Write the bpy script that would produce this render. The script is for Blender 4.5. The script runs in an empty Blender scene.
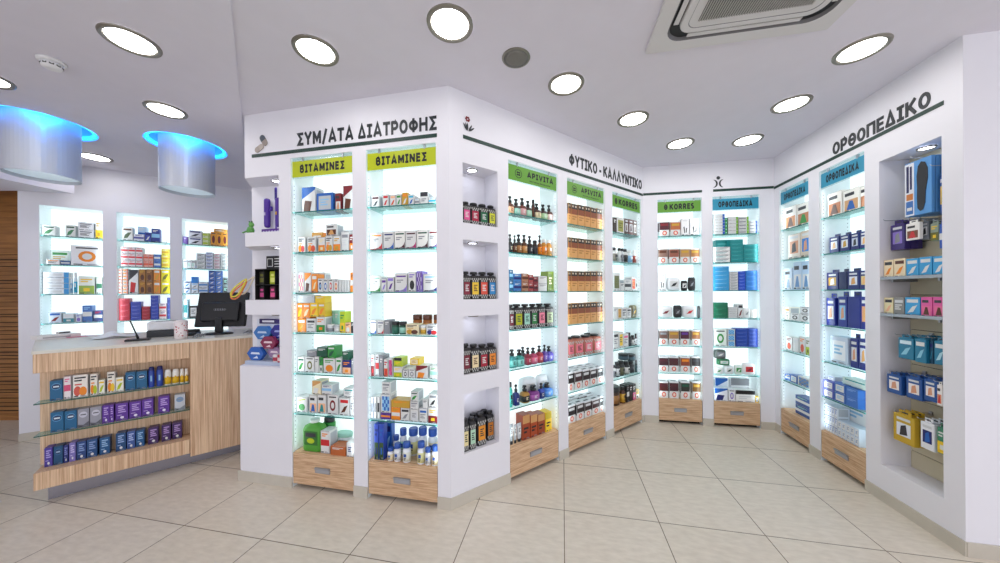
LAMP=15; STRIP=0.45; WORLD=1.08; EXPO=0.8; BACK=0.42; COVE=3.5; DRUM=1.6; DROT=0.25
import bpy, bmesh, math, random
from mathutils import Vector, Matrix
random.seed(7)
SC = bpy.context.scene
COL = SC.collection
PI = math.pi

# ---------------------------------------------------------------- materials
_mats = {}
def lin(c):
    return c/12.92 if c <= 0.04045 else ((c+0.055)/1.055)**2.4
def hexc(h):
    return tuple(lin(int(h[i:i+2], 16)/255) for i in (0, 2, 4))
def mat(name, col='ffffff', rough=0.5, metal=0.0, noise=0.0, nscale=30, emit=None, estr=0.0, spec=0.5, trans=0.0, bump=0.0):
    if name in _mats: return _mats[name]
    m = bpy.data.materials.new(name); m.use_nodes = True
    nt = m.node_tree; b = nt.nodes['Principled BSDF']
    c = hexc(col) if isinstance(col, str) else col
    b.inputs['Base Color'].default_value = (*c, 1)
    b.inputs['Roughness'].default_value = rough
    b.inputs['Metallic'].default_value = metal
    b.inputs['Specular IOR Level'].default_value = spec
    if emit:
        b.inputs['Emission Color'].default_value = (*(hexc(emit) if isinstance(emit, str) else emit), 1)
        b.inputs['Emission Strength'].default_value = estr
    if noise or bump:
        tc = nt.nodes.new('ShaderNodeTexCoord'); n = nt.nodes.new('ShaderNodeTexNoise')
        n.inputs['Scale'].default_value = nscale; n.inputs['Detail'].default_value = 4
        nt.links.new(tc.outputs['Object'], n.inputs['Vector'])
        if noise:
            mx = nt.nodes.new('ShaderNodeMix'); mx.data_type = 'RGBA'
            mx.inputs[6].default_value = (*[v*(1-noise) for v in c], 1)
            mx.inputs[7].default_value = (*[min(1, v*(1+noise)) for v in c], 1)
            nt.links.new(n.outputs['Fac'], mx.inputs[0]); nt.links.new(mx.outputs[2], b.inputs['Base Color'])
        if bump:
            bp = nt.nodes.new('ShaderNodeBump'); bp.inputs['Strength'].default_value = bump; bp.inputs['Distance'].default_value = 0.002
            nt.links.new(n.outputs['Fac'], bp.inputs['Height']); nt.links.new(bp.outputs['Normal'], b.inputs['Normal'])
    if trans:
        out = nt.nodes['Material Output']; t = nt.nodes.new('ShaderNodeBsdfTransparent')
        t.inputs['Color'].default_value = (*[0.5+0.5*v for v in c], 1)
        ms = nt.nodes.new('ShaderNodeMixShader'); ms.inputs[0].default_value = trans
        nt.links.new(b.outputs[0], ms.inputs[1]); nt.links.new(t.outputs[0], ms.inputs[2]); nt.links.new(ms.outputs[0], out.inputs['Surface'])
    _mats[name] = m
    return m
NAMED = dict(white='dededc', black='1a1a1c', red='c8262c', dkred='7a1420', maroon='4a1520', orange='ee8a1e', yellow='f0c828', lime='b4c81e',
    green='2f8f3c', dkgreen='14503a', teal='1f8f92', cyan='3cb4d8', blue='2060b4', navy='16206a', ltblue='8cc0e4', purple='5a2a8a', pink='e86a9a',
    grey='8a8c92', dkgrey='303036', ltgrey='d4d6d8', cream='efe0b8', amber='a05a18', brown='5a2c14', tan='d8a060', gold='c89a30', silver='c0c4c8',
    mint='9fd6c4', violet='8a74c8', olive='6a6a28', skin='d89a78', peach='f0b890', clear='dde8ea', kraft='c8945c', magenta='b4246c', petrol='1a5a80', lilac='b8b0d4', orangered='d8502c')
def pc(name):
    """printed colour"""
    return mat('print_'+name, NAMED.get(name, name), rough=0.38)

# ---------------------------------------------------------------- mesh builder
class MB:
    def __init__(s): s.v = []; s.f = []; s.m = []; s.mats = []; s.sm = []
    def mi(s, m):
        if m not in s.mats: s.mats.append(m)
        return s.mats.index(m)
    def face(s, pts, m, smooth=False):
        i = len(s.v); s.v += [tuple(p) for p in pts]; s.f.append(tuple(range(i, i+len(pts)))); s.m.append(s.mi(m)); s.sm.append(smooth)
    def box(s, x0, y0, z0, x1, y1, z1, m, bev=0.0):
        if bev:
            bm = bmesh.new(); bmesh.ops.create_cube(bm, size=1)
            for v in bm.verts: v.co = ((x0+x1)/2+v.co.x*(x1-x0), (y0+y1)/2+v.co.y*(y1-y0), (z0+z1)/2+v.co.z*(z1-z0))
            bmesh.ops.bevel(bm, geom=bm.edges[:], offset=bev, segments=2, affect='EDGES', profile=0.5)
            s.bm(bm, m); return
        P = [(x0,y0,z0),(x1,y0,z0),(x1,y1,z0),(x0,y1,z0),(x0,y0,z1),(x1,y0,z1),(x1,y1,z1),(x0,y1,z1)]
        i = len(s.v); s.v += P; k = s.mi(m)
        for q in ((0,3,2,1),(4,5,6,7),(0,1,5,4),(1,2,6,5),(2,3,7,6),(3,0,4,7)):
            s.f.append(tuple(i+j for j in q)); s.m.append(k); s.sm.append(False)
    def bm(s, bm, m, smooth=False, mx=None):
        i = len(s.v); bm.verts.index_update()
        s.v += [tuple((mx @ v.co) if mx else v.co) for v in bm.verts]; k = s.mi(m)
        for f in bm.faces:
            s.f.append(tuple(i+v.index for v in f.verts)); s.m.append(k); s.sm.append(smooth)
        bm.free()
    def lathe(s, prof, m, n=16, cx=0, cy=0, sx=1.0, sy=1.0, smooth=True, sq=0.0):
        """prof [(r,z)...] bottom to top; sq>0 makes a rounded-square section"""
        i = len(s.v); k = s.mi(m)
        for r, z in prof:
            for j in range(n):
                a = 2*PI*(j+0.5)/n; c, t = math.cos(a), math.sin(a)
                q = 1.0
                if sq: q = 1/((abs(c)**(2+sq)+abs(t)**(2+sq))**(1/(2+sq)))
                s.v.append((cx+r*c*q*sx, cy+r*t*q*sy, z))
        for a in range(len(prof)-1):
            for j in range(n):
                s.f.append((i+a*n+j, i+a*n+(j+1) % n, i+(a+1)*n+(j+1) % n, i+(a+1)*n+j)); s.m.append(k); s.sm.append(smooth)
        s.f.append(tuple(i+j for j in reversed(range(n)))); s.m.append(k); s.sm.append(False)
        b = i+(len(prof)-1)*n
        s.f.append(tuple(b+j for j in range(n))); s.m.append(k); s.sm.append(False)
    def tube(s, pts, r, m, n=8):
        pts = [Vector(p) for p in pts]; i = len(s.v); k = s.mi(m)
        for q, p in enumerate(pts):
            t = (pts[min(q+1, len(pts)-1)]-pts[max(q-1, 0)]).normalized()
            a = t.orthogonal().normalized() if q == 0 else (a - t*a.dot(t)).normalized()
            b = t.cross(a)
            for j in range(n):
                th = 2*PI*j/n; s.v.append(tuple(p+a*math.cos(th)*r+b*math.sin(th)*r))
        for q in range(len(pts)-1):
            for j in range(n):
                s.f.append((i+q*n+j, i+q*n+(j+1) % n, i+(q+1)*n+(j+1) % n, i+(q+1)*n+j)); s.m.append(k); s.sm.append(True)
        s.f.append(tuple(i+j for j in reversed(range(n)))); s.m.append(k); s.sm.append(False)
        b = i+(len(pts)-1)*n
        s.f.append(tuple(b+j for j in range(n))); s.m.append(k); s.sm.append(False)
    def mesh(s, name):
        me = bpy.data.meshes.new(name); me.from_pydata(s.v, [], s.f)
        for m in s.mats: me.materials.append(m)
        me.polygons.foreach_set('material_index', s.m); me.polygons.foreach_set('use_smooth', s.sm)
        me.update(); return me
    def obj(s, name, parent=None, me=None):
        o = bpy.data.objects.new(name, me or s.mesh(name)); COL.objects.link(o)
        if parent: o.parent = parent
        return o
def mobj(name, me, parent=None):
    o = bpy.data.objects.new(name, me); COL.objects.link(o)
    if parent: o.parent = parent
    return o
def tag(o, label=None, cat=None, group=None, kind=None):
    if label: o['label'] = label
    if cat: o['category'] = cat
    if group: o['group'] = group
    if kind: o['kind'] = kind
    return o
def thing(name, label, cat, loc=(0,0,0), rz=0.0, group=None):
    o = bpy.data.objects.new(name, None); COL.objects.link(o); o.empty_display_size = 0.05
    o.location = loc; o.rotation_euler = (0, 0, rz)
    return tag(o, label, cat, group)
def struct(o): o['kind'] = 'structure'; return o

# ---------------------------------------------------------------- frames: walls as straight lines on the floor
class Frame:
    def __init__(s, P0, P1=None, ang=None):
        s.P0 = Vector((P0[0], P0[1])); 
        if P1 is not None:
            d = Vector((P1[0]-P0[0], P1[1]-P0[1])); s.L = d.length; s.a = math.atan2(d.y, d.x)
        else: s.a = ang; s.L = 0
        s.u = Vector((math.cos(s.a), math.sin(s.a))); s.n = Vector((s.u.y, -s.u.x))
    def at(s, x, d, z):      # x along, d depth behind the face, z up
        p = s.P0+s.u*x-s.n*d; return Vector((p.x, p.y, z))
    def put(s, o, x=0, d=0, z=0, rot=0):
        o.location = s.at(x, d, z); o.rotation_euler = (0, 0, s.a+rot); return o
A=(-2.095,2.518); B=(-.345,2.157); C=(1.638,3.595); D=(2.94,3.366); E_=(2.595,1.758)
WL=Frame(A,B); WM=Frame(B,C); WB=Frame(C,D); WR=Frame(D,E_)
WK=Frame((-4.892,3.193), ang=math.radians(35.95))      # wall behind the counter
CF=Frame((-3.294,2.286), ang=math.radians(41.38))      # counter
HC=2.91
ZS=[2.117,1.806,1.496,1.188,0.875,0.566]; ZD=0.272; ZTOP=2.53; BD=0.225

M_wall=mat('white_painted_wall','ecebf1',rough=0.55,noise=0.02,nscale=6,bump=0.03)
M_ceil=mat('ceiling_paint','e2dfea',rough=0.8,noise=0.03,nscale=8)
M_base=mat('beige_tile_skirting','c9c2b4',rough=0.35,noise=0.08,nscale=9)
M_bay=mat('bay_white_laminate','eef6f8',rough=0.35,noise=0.01)
M_back=mat('white_panel_added_glow','f4fbfc',rough=0.5,noise=0.01,emit=(0.90,0.985,1.0),estr=BACK)  # emission added so the bay backs read bright white; the panels are no lamps
M_hole=mat('peg_hole_dark','2c3a40',rough=0.8)
M_dark=mat('dark_gap','15120f',rough=0.9)
M_chrome=mat('brushed_steel','b8bcc2',rough=0.28,metal=1.0)
M_alu=mat('satin_aluminium','a8aab0',rough=0.42,metal=0.9)
M_char=mat('dark_green_vinyl','12382f',rough=0.5)
M_let=mat('charcoal_lettering','262c30',rough=0.5)
M_blk=mat('black_plastic','121214',rough=0.35)
M_blk2=mat('satin_black_plastic','111113',rough=0.55)
M_wplas=mat('white_plastic','e8e8ea',rough=0.4)
def glassmat(name, col, trans, rough=0.05):
    m = mat(name, col, rough=rough, trans=trans); return m
M_glass=glassmat('clear_shelf_glass','c4e4e2',0.84)
M_gedge=mat('green_glass_edge','17706a',rough=0.15,emit=None)
M_plexi=glassmat('clear_plexiglass','e4f2f4',0.9)

# wood: streaks along local X (drawers) or Z (counter)
def wood(name, c1, c2, scale, bands):
    m = bpy.data.materials.new(name); m.use_nodes = True; nt = m.node_tree; b = nt.nodes['Principled BSDF']
    tc = nt.nodes.new('ShaderNodeTexCoord'); mp = nt.nodes.new('ShaderNodeMapping'); mp.inputs['Scale'].default_value = scale
    n = nt.nodes.new('ShaderNodeTexNoise'); n.inputs['Scale'].default_value = bands; n.inputs['Detail'].default_value = 6; n.inputs['Roughness'].default_value = 0.65
    r = nt.nodes.new('ShaderNodeValToRGB'); r.color_ramp.elements[0].position = 0.36; r.color_ramp.elements[1].position = 0.64
    r.color_ramp.elements[0].color = (*hexc(c1), 1); r.color_ramp.elements[1].color = (*hexc(c2), 1)
    nt.links.new(tc.outputs['Object'], mp.inputs[0]); nt.links.new(mp.outputs[0], n.inputs['Vector']); nt.links.new(n.outputs['Fac'], r.inputs[0])
    nt.links.new(r.outputs[0], b.inputs['Base Color']); b.inputs['Roughness'].default_value = 0.45
    return m
M_oak=wood('zebrano_drawer_wood','b88c68','e6c6a0',(1.0,9,20),5)
M_zeb=wood('zebrano_counter_wood','bc9270','f0d2ae',(26,26,0.35),6)
M_brown=wood('dark_walnut_panel','8a5a2c','b67e44',(0.5,2,8),4)

# ---------------------------------------------------------------- floor, ceiling
def floor_mat():
    m = bpy.data.materials.new('beige_floor_tiles'); m.use_nodes = True; nt = m.node_tree; b = nt.nodes['Principled BSDF']
    tc = nt.nodes.new('ShaderNodeTexCoord'); br = nt.nodes.new('ShaderNodeTexBrick')
    br.offset = 0; br.squash = 1
    br.inputs['Scale'].default_value = 1; br.inputs['Brick Width'].default_value = 0.6; br.inputs['Row Height'].default_value = 0.6
    br.inputs['Mortar Size'].default_value = 0.0028; br.inputs['Mortar Smooth'].default_value = 0.1
    br.inputs['Color1'].default_value = (*hexc('e8dfcf'), 1); br.inputs['Color2'].default_value = (*hexc('e3d9c8'), 1); br.inputs['Mortar'].default_value = (*hexc('7c6c54'), 1)
    n = nt.nodes.new('ShaderNodeTexNoise'); n.inputs['Scale'].default_value = 14; n.inputs['Detail'].default_value = 8
    mp = nt.nodes.new('ShaderNodeMapping'); mp.inputs['Scale'].default_value = (1, 2.6, 1)
    mx = nt.nodes.new('ShaderNodeMix'); mx.data_type = 'RGBA'; mx.blend_type = 'MULTIPLY'; mx.inputs[0].default_value = 1
    rp = nt.nodes.new('ShaderNodeValToRGB'); rp.color_ramp.elements[0].position = 0.3; rp.color_ramp.elements[0].color = (0.86, 0.85, 0.83, 1); rp.color_ramp.elements[1].position = 0.7
    nt.links.new(tc.outputs['Object'], br.inputs['Vector']); nt.links.new(tc.outputs['Object'], mp.inputs[0]); nt.links.new(mp.outputs[0], n.inputs['Vector'])
    nt.links.new(n.outputs['Fac'], rp.inputs[0]); nt.links.new(br.outputs['Color'], mx.inputs[6]); nt.links.new(rp.outputs[0], mx.inputs[7])
    nt.links.new(mx.outputs[2], b.inputs['Base Color']); b.inputs['Roughness'].default_value = 0.3
    return m
TH=-0.1963
mb = MB(); mb.face([(-10.2,-7.8,0),(10.2,-7.8,0),(10.2,6.6,0),(-10.2,6.6,0)], floor_mat())
fl = mb.obj('floor'); fl.location = (-0.1596, 2.2625, 0); fl.rotation_euler = (0, 0, TH); struct(fl)
# ceiling: two fields, the left one a little lower
cs0 = Vector((-2.095, 2.565)); cs1 = Vector((-1.288, 1.51)); cd = (cs1-cs0)
q0 = cs0-cd*2.5; q1 = cs0+cd*6.0
mb = MB(); mb.face([(q0.x,q0.y,HC),(q1.x,q1.y,HC),(6,q1.y,HC),(6,q0.y+1.5,HC),(q0.x,q0.y+1.5,HC)], M_ceil)
struct(mb.obj('ceiling'))
mb = MB(); zl = HC-0.012

from mathutils.geometry import tessellate_polygon
_lp = [[Vector((x,y,0)) for x, y in ((q0.x,q0.y),(-9,q0.y),(-9,q1.y),(q1.x,q1.y))]]
for hx, hy in ((-3.77,2.60),(-2.97,3.0)): _lp.append([Vector((hx+.284*math.cos(2*PI*j/48),hy+.284*math.sin(2*PI*j/48),0)) for j in range(48)])
_fl = [v for l in _lp for v in l]
for tr in tessellate_polygon(_lp): mb.face([(_fl[i].x,_fl[i].y,zl) for i in tr], M_ceil)
mb.face([(q0.x,q0.y,zl),(q1.x,q1.y,zl),(q1.x,q1.y,HC),(q0.x,q0.y,HC)], M_ceil)
struct(mb.obj('ceiling_left'))
# bulkhead over the far left end
mb = MB(); P = [(-4.70,1.7),(-4.46,3.30),(-4.86,3.19),(-5.0,3.19),(-8.5,3.19),(-8.5,1.7)]; zb = 2.55
mb.face([(x,y,zb) for x,y in P], M_ceil)
for i in range(len(P)):
    a, b = P[i], P[(i+1) % len(P)]; mb.face([(*a,zb),(*b,zb),(*b,zl),(*a,zl)], M_ceil)
struct(mb.obj('ceiling_bulkhead'))

# ---------------------------------------------------------------- walls with recesses
def wall(name, F, s0, s1, holes, ztop=HC, skip=None):
    """holes: (s0,s1,z0,z1,depth,kind); front face is cut, the recess gets sides and a back"""
    mb = MB()
    ss = sorted({s0, s1, *[h[0] for h in holes], *[h[1] for h in holes]}); zz = sorted({0.0, ztop, *[h[2] for h in holes], *[h[3] for h in holes]})
    for i in range(len(ss)-1):
        for j in range(len(zz)-1):
            cx, cz = (ss[i]+ss[i+1])/2, (zz[j]+zz[j+1])/2
            if any(h[0] < cx < h[1] and h[2] < cz < h[3] for h in holes): continue
            mb.face([(ss[i],0,zz[j]),(ss[i+1],0,zz[j]),(ss[i+1],0,zz[j+1]),(ss[i],0,zz[j+1])], M_wall)
    for (a, b, z0, z1, d, k) in holes:
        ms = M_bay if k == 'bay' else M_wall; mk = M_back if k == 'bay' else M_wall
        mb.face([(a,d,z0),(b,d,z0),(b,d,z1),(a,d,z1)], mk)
        if k != 'open': mb.face([(a,0,z0),(a,d,z0),(a,d,z1),(a,0,z1)], ms)
        mb.face([(b,d,z0),(b,0,z0),(b,0,z1),(b,d,z1)], ms)
        if z0 > 0: mb.face([(a,0,z0),(b,0,z0),(b,d,z0),(a,d,z0)], ms)
        mb.face([(a,d,z1),(b,d,z1),(b,0,z1),(a,0,z1)], ms)
        if k == 'bay':
            for xs, sg in ((a, 1), (b, -1)):
                for dd in (0.03, d-0.02):
                    z = 0.34
                    while z < z1-0.2:
                        e = 0.0028; x = xs+sg*0.0006
                        mb.face([(x,dd-e,z-e),(x,dd+e,z-e),(x,dd+e,z+e),(x,dd-e,z+e)], M_hole); z += 0.032
    return mb, F
def fin(name, mbF):
    mb, F = mbF; o = mb.obj(name); F.put(o); return struct(o)
def bay(a, b): return (a, b, 0.0, ZTOP, BD, 'bay')
BAYS = {  # name: (frame, s0, s1, floor level of the lowest recess)
 'b1':(WL,.503,1.037),'b2':(WL,1.15,1.692),'b3':(WM,.513,1.060),'b4':(WM,1.184,1.737),'b5':(WM,1.870,2.410),
 'b6':(WB,.157,.613),'b7':(WB,.723,1.184),'b8':(WR,.083,.488),'b9':(WR,.615,1.045),
 'k1':(WK,.130,.556),'k2':(WK,.657,1.084),'k3':(WK,1.187,1.618)}
NZ = [(1.985,2.41),(1.44,1.865),(.905,1.32),(.35,.77)]
# left wall; its left end is a corner niche open to the side
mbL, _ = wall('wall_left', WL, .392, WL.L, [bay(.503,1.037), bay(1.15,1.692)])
CN = [(1.975,2.41),(1.44,1.865),(.915,1.325)]; dn = .2; sk = -.10
solid = [(0,.915),(1.325,1.44),(1.865,1.975),(2.41,HC)]
for z0, z1 in solid:
    sa = .012 if z0 == 0 else .07
    mbL.face([(sa,0,z0),(.392,0,z0),(.392,0,z1),(sa,0,z1)], M_wall)
    mbL.face([(sk-.02,dn+.04,z0),(sa,0,z0),(sa,0,z1),(sk-.02,dn+.04,z1)], M_wall)
for z0, z1 in CN:
    sa = .012 if z0 < 1 else .07; sb = .07
    mbL.face([(sa,0,z0),(.392,0,z0),(.392,dn,z0),(sk,dn,z0)], M_wall); mbL.face([(sk,dn,z1),(.392,dn,z1),(.392,0,z1),(sb,0,z1)], M_wall)
    mbL.face([(sk,dn,z0),(.392,dn,z0),(.392,dn,z1),(sk,dn,z1)], M_wall); mbL.face([(.392,dn,z0),(.392,0,z0),(.392,0,z1),(.392,dn,z1)], M_wall)
    mbL.face([(sk-.02,dn+.04,z0),(sk,dn,z0),(sk,dn,z1),(sk-.02,dn+.04,z1)], M_wall)
mbL.face([(WL.L,dn+.04,0),(sk-.02,dn+.04,0),(sk-.02,dn+.04,HC),(WL.L,dn+.04,HC)], M_wall)
fin('wall_left', (mbL, WL))
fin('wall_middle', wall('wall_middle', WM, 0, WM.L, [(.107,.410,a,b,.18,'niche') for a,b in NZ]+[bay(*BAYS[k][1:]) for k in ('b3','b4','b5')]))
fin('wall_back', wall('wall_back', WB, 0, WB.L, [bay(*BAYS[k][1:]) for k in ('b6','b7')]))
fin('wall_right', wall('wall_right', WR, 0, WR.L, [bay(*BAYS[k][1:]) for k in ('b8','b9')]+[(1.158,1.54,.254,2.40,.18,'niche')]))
RR = Frame(E_, (E_[0]+.98*3.2, E_[1]-.2*3.2))
fin('wall_right_return', wall('w', RR, 0, 3.2, []))
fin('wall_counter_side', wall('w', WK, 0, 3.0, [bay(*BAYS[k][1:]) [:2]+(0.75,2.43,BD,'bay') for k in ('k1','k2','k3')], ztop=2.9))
e = WK.at(3.0,0,0); WX = Frame((e.x,e.y), (-1.2,2.62)); fin('wall_light_block', wall('w', WX, 0, WX.L, []))  # unseen closing wall, added to keep world light off the counter area
# end of the counter-side wall and the wood wall left of it
mb = MB(); mb.face([(0,.45,0),(0,0,0),(0,0,2.9),(0,.45,2.9)], M_wall); o = mb.obj('wall_counter_end'); WK.put(o); struct(o)
mb = MB(); mb.box(-9,3.75,0,-5.0,3.9,2.9,M_brown)
for i in range(38):
    z = .12+i*.05+random.uniform(-.012,.012); x0 = -8.9+random.uniform(0,1.2)
    mb.box(-9+random.uniform(0,.6),3.738,z,-5.02-random.uniform(0,.5),3.75,z+.004+random.uniform(0,.006),M_dark)
o = mb.obj('wall_wood_panelled'); struct(o)
mb = MB(); mb.face([(-8.6,3.75,0),(-8.6,-5.2,0),(-8.6,-5.2,2.9),(-8.6,3.75,2.9)], M_wall); struct(mb.obj('wall_far_left'))
# skirting
def skirt(name, F, segs):
    mb = MB()
    for a, b in segs: mb.box(a,-.009,0,b,0,.08,M_base); 
    o = mb.obj(name); F.put(o); struct(o)
skirt('baseboard_left', WL, [(-.005,.503),(1.037,1.15),(1.692,WL.L+.004)])
skirt('baseboard_middle', WM, [(-.004,.513),(1.06,1.184),(1.737,1.87),(2.41,WM.L-.008)])
skirt('baseboard_back', WB, [(.006,.157),(.613,.723),(1.184,WB.L-.008)])
skirt('baseboard_right', WR, [(.008,.083),(.488,.615),(1.045,WR.L+.006)])
skirt('baseboard_return', RR, [(0,3.2)]); skirt('baseboard_counter_side', WK, [(0,3.0)])
# ---------------------------------------------------------------- lettering
_gl = {}
def _arc(cx, cz, rx, rz, a0, a1, n=14):
    return [(cx+rx*math.cos(math.radians(a0+(a1-a0)*k/n)), cz+rz*math.sin(math.radians(a0+(a1-a0)*k/n))) for k in range(n+1)]
_T = .078; _H = .72
_o = _arc(.30,.36,.235,.295,0,360,24)
STROKES = {  # centre lines of heavy sans letters, cap height .72
 'Σ':[[(.50,.655),(.08,.655),(.32,.37),(.08,.065),(.52,.065)]], 'Υ':[[(.03,.72),(.29,.32)],[(.55,.72),(.29,.32),(.29,0)]],
 'Μ':[[(.07,0),(.07,.72)],[(.07,.68),(.34,.22),(.61,.68)],[(.61,.72),(.61,0)]], '/':[[(.03,-.08),(.33,.78)]],
 'Α':[[(.03,0),(.30,.70),(.57,0)],[(.14,.20),(.46,.20)]], 'Τ':[[(.01,.655),(.55,.655)],[(.28,.65),(.28,0)]],
 'Δ':[[(.02,.065),(.60,.065)],[(.06,.03),(.31,.70),(.56,.03)]], 'Ι':[[(.03,.66),(.43,.66)],[(.03,.06),(.43,.06)],[(.23,.66),(.23,.06)]],
 'Ρ':[[(.08,0),(.08,.72)],[(.08,.655),(.30,.655)]+_arc(.30,.48,.17,.175,90,-90,10)+[(.08,.305)]], 'Ο':[_o],
 'Φ':[_arc(.33,.36,.265,.20,0,360,24),[(.33,0),(.33,.74)]], 'Η':[[(.07,0),(.07,.72)],[(.53,0),(.53,.72)],[(.07,.38),(.53,.38)]],
 'Κ':[[(.07,0),(.07,.72)],[(.54,.72),(.12,.34)],[(.22,.42),(.56,0)]], 'Λ':[[(.03,0),(.30,.70),(.57,0)]],
 'Ν':[[(.07,0),(.07,.72)],[(.07,.69),(.53,.03)],[(.53,0),(.53,.72)]], '-':[[(.02,.29),(.28,.29)]],
 'Θ':[_o,[(.17,.36),(.43,.36)]], 'Π':[[(.07,0),(.07,.655),(.53,.655),(.53,0)]], 'Ε':[[(.46,.655),(.07,.655),(.07,.065),(.47,.065)],[(.07,.37),(.43,.37)]],
 'Β':[[(.07,.06),(.07,.66)],[(.07,.655),(.28,.655)]+_arc(.28,.515,.13,.14,90,-90,8)+[(.07,.375)],[(.28,.375)]+_arc(.30,.22,.16,.155,90,-90,8)+[(.07,.065)]],
 'V':[[(.03,.72),(.30,.03),(.57,.72)]], 'S':[_arc(.27,.52,.18,.135,35,270,10)+_arc(.27,.20,.19,.14,90,-145,10)],
 'R':[[(.08,0),(.08,.72)],[(.08,.655),(.30,.655)]+_arc(.30,.49,.165,.165,90,-90,10)+[(.08,.325)],[(.28,.325),(.52,0)]],
 'D':[[(.07,.06),(.07,.66)],[(.07,.655),(.24,.655)]+_arc(.24,.36,.27,.295,90,-90,12)+[(.07,.065)]], 'U':[[(.07,.72),(.07,.26)]+_arc(.29,.26,.22,.195,180,360,10)+[(.51,.72)]],
 'C':[_arc(.32,.36,.25,.295,50,310,16)], 'L':[[(.07,.72),(.07,.065),(.45,.065)]] }
for _a, _b in zip('AIPTKOEN', 'ΑΙΡΤΚΟΕΝ'): STROKES[_a] = STROKES[_b]
def glyph(ch, T=None):
    T = T or _T
    """strips of a letter: (verts, faces, width), base at 0"""
    if (ch, T) in _gl: return _gl[(ch, T)]
    V = []; Fc = []
    for pl in STROKES[ch]:
        closed = abs(pl[0][0]-pl[-1][0])+abs(pl[0][1]-pl[-1][1]) < 1e-6
        P = [Vector(p) for p in (pl[:-1] if closed else pl)]; n = len(P); L = []
        for i in range(n):
            a = P[i-1] if (i > 0 or closed) else None; c = P[(i+1) % n] if (i < n-1 or closed) else None
            d1 = (P[i]-a).normalized() if a is not None else None; d2 = (c-P[i]).normalized() if c is not None else None
            if d1 is None: d1 = d2
            if d2 is None: d2 = d1
            n1 = Vector((-d1.y, d1.x)); n2 = Vector((-d2.y, d2.x)); m = (n1+n2)
            m = m.normalized() if m.length > .01 else n1
            L.append((P[i], m*min(T/max(.35, m.dot(n1)), T*2.0)))
        i0 = len(V)
        for p, m in L: V += [(p.x+m.x, p.y+m.y), (p.x-m.x, p.y-m.y)]
        for i in range(n if closed else n-1):
            j = (i+1) % n; Fc.append((i0+2*i, i0+2*i+1, i0+2*j+1, i0+2*j))
    x0 = min(v[0] for v in V); x1 = max(v[0] for v in V)
    _gl[(ch, T)] = ([(x-x0, y) for x, y in V], Fc, x1-x0); return _gl[(ch, T)]
def layout(text, gap=.09, space=.28, T=None):
    out = []; x = 0
    for ch in text:
        if ch == ' ': x += space; continue
        V, Fc, w = glyph(ch, T); out.append((ch, x)); x += w+gap
    return out, x-gap
def letters(mb, text, x0, x1, z0, z1, y, m, gap=.12, T=.105):
    lay, W = layout(text, gap, .28, T); sx = (x1-x0)/W; sz = (z1-z0)/.72
    for ch, x in lay:
        V, Fc, w = glyph(ch, T)
        for f in Fc: mb.face([(x0+(x+V[i][0])*sx, y, z0+V[i][1]*sz) for i in f], m)
def wall_words(F, text, x0, x1, z0, z1, label, gap=.1):
    t = thing('wall_lettering', label, 'lettering', F.at(x0,-.004,z0), F.a)
    lay, W = layout(text, gap); sx = (x1-x0)/W; sz = (z1-z0)/.72
    for ch, x in lay:
        V, Fc, w = glyph(ch); mb = MB()
        bm = bmesh.new(); vs = [bm.verts.new((v[0]*sx, 0, v[1]*sz)) for v in V]
        for f in Fc:
            try: bm.faces.new([vs[i] for i in f])
            except ValueError: pass
        r = bmesh.ops.extrude_face_region(bm, geom=bm.faces[:])
        for g in r['geom']:
            if isinstance(g, bmesh.types.BMVert): g.co.y += .0038
        mb.bm(bm, M_let); o = mb.obj('letter', t); o.location = (x*sx, 0, 0)
    return t
wall_words(WL,'ΣΥΜ/ΑΤΑ ΔΙΑΤΡΟΦΗΣ',.562,1.70,2.617,2.712,'dark raised lettering above the two yellow signs')
wall_words(WM,'ΦΥΤΙΚΟ - ΚΑΛΛΥΝΤΙΚΟ',1.213,2.425,2.650,2.752,'dark raised lettering above the green signs')
wall_words(WR,'ΟΡΘΟΠΕΔΙΚΟ',.765,1.486,2.612,2.708,'dark raised lettering on the right-hand wall')
def stripe(F, a, b, label, z=2.578, hh=.013):
    mb = MB(); mb.box(0,-.003,z-hh,b-a,-.0002,z+hh,M_char); o = mb.obj('wall_stripe'); o.location = F.at(a,0,0); o.rotation_euler = (0,0,F.a)
    tag(o, label, 'stripe')
stripe(WL,.142,1.701,'dark green stripe under the lettering over the yellow signs')
stripe(WM,.111,2.446,'dark green stripe running over the niches and green signs',2.592)
stripe(WB,.004,.618,'short dark green stripe above the fourth green sign',2.598)
stripe(WB,.729,1.318,'short dark green stripe above the first blue sign',2.598)
stripe(WR,.004,1.553,'dark green stripe under the lettering on the right-hand wall',2.588)
# emblems on the walls
def capsule(mb, cx, cz, L, r, ang, m1, m2):
    for sgn, m in ((1,m1),(-1,m2)):
        pts = []
        for k in range(9):
            a = -PI/2+PI*k/8; pts.append((L/2+r*math.cos(a), r*math.sin(a)))
        pts = [(0,r),(0,-r)]+pts if True else pts
        pts = [(0,-r)]+pts[2:]+[(0,r)]
        ca, sa = math.cos(ang), math.sin(ang); q = [(cx+sgn*(x*ca-z*sa), 0, cz+sgn*(x*sa+z*ca)) for x, z in pts]
        bm = bmesh.new(); f = bm.faces.new([bm.verts.new(p) for p in q]); r_ = bmesh.ops.extrude_face_region(bm, geom=[f])
        for g in r_['geom']:
            if isinstance(g, bmesh.types.BMVert): g.co.y -= .004
        mb.bm(bm, m)
t = thing('pill_emblem','grey and beige two-capsule emblem at the left end of the stripe','emblem',WL.at(.245,-.001,2.67),WL.a)
mb = MB(); capsule(mb,.012,.02,.05,.023,math.radians(-58),mat('emblem_taupe','9a8f88'),mat('emblem_slate','4c5560')); mb.obj('capsule',t)
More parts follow.
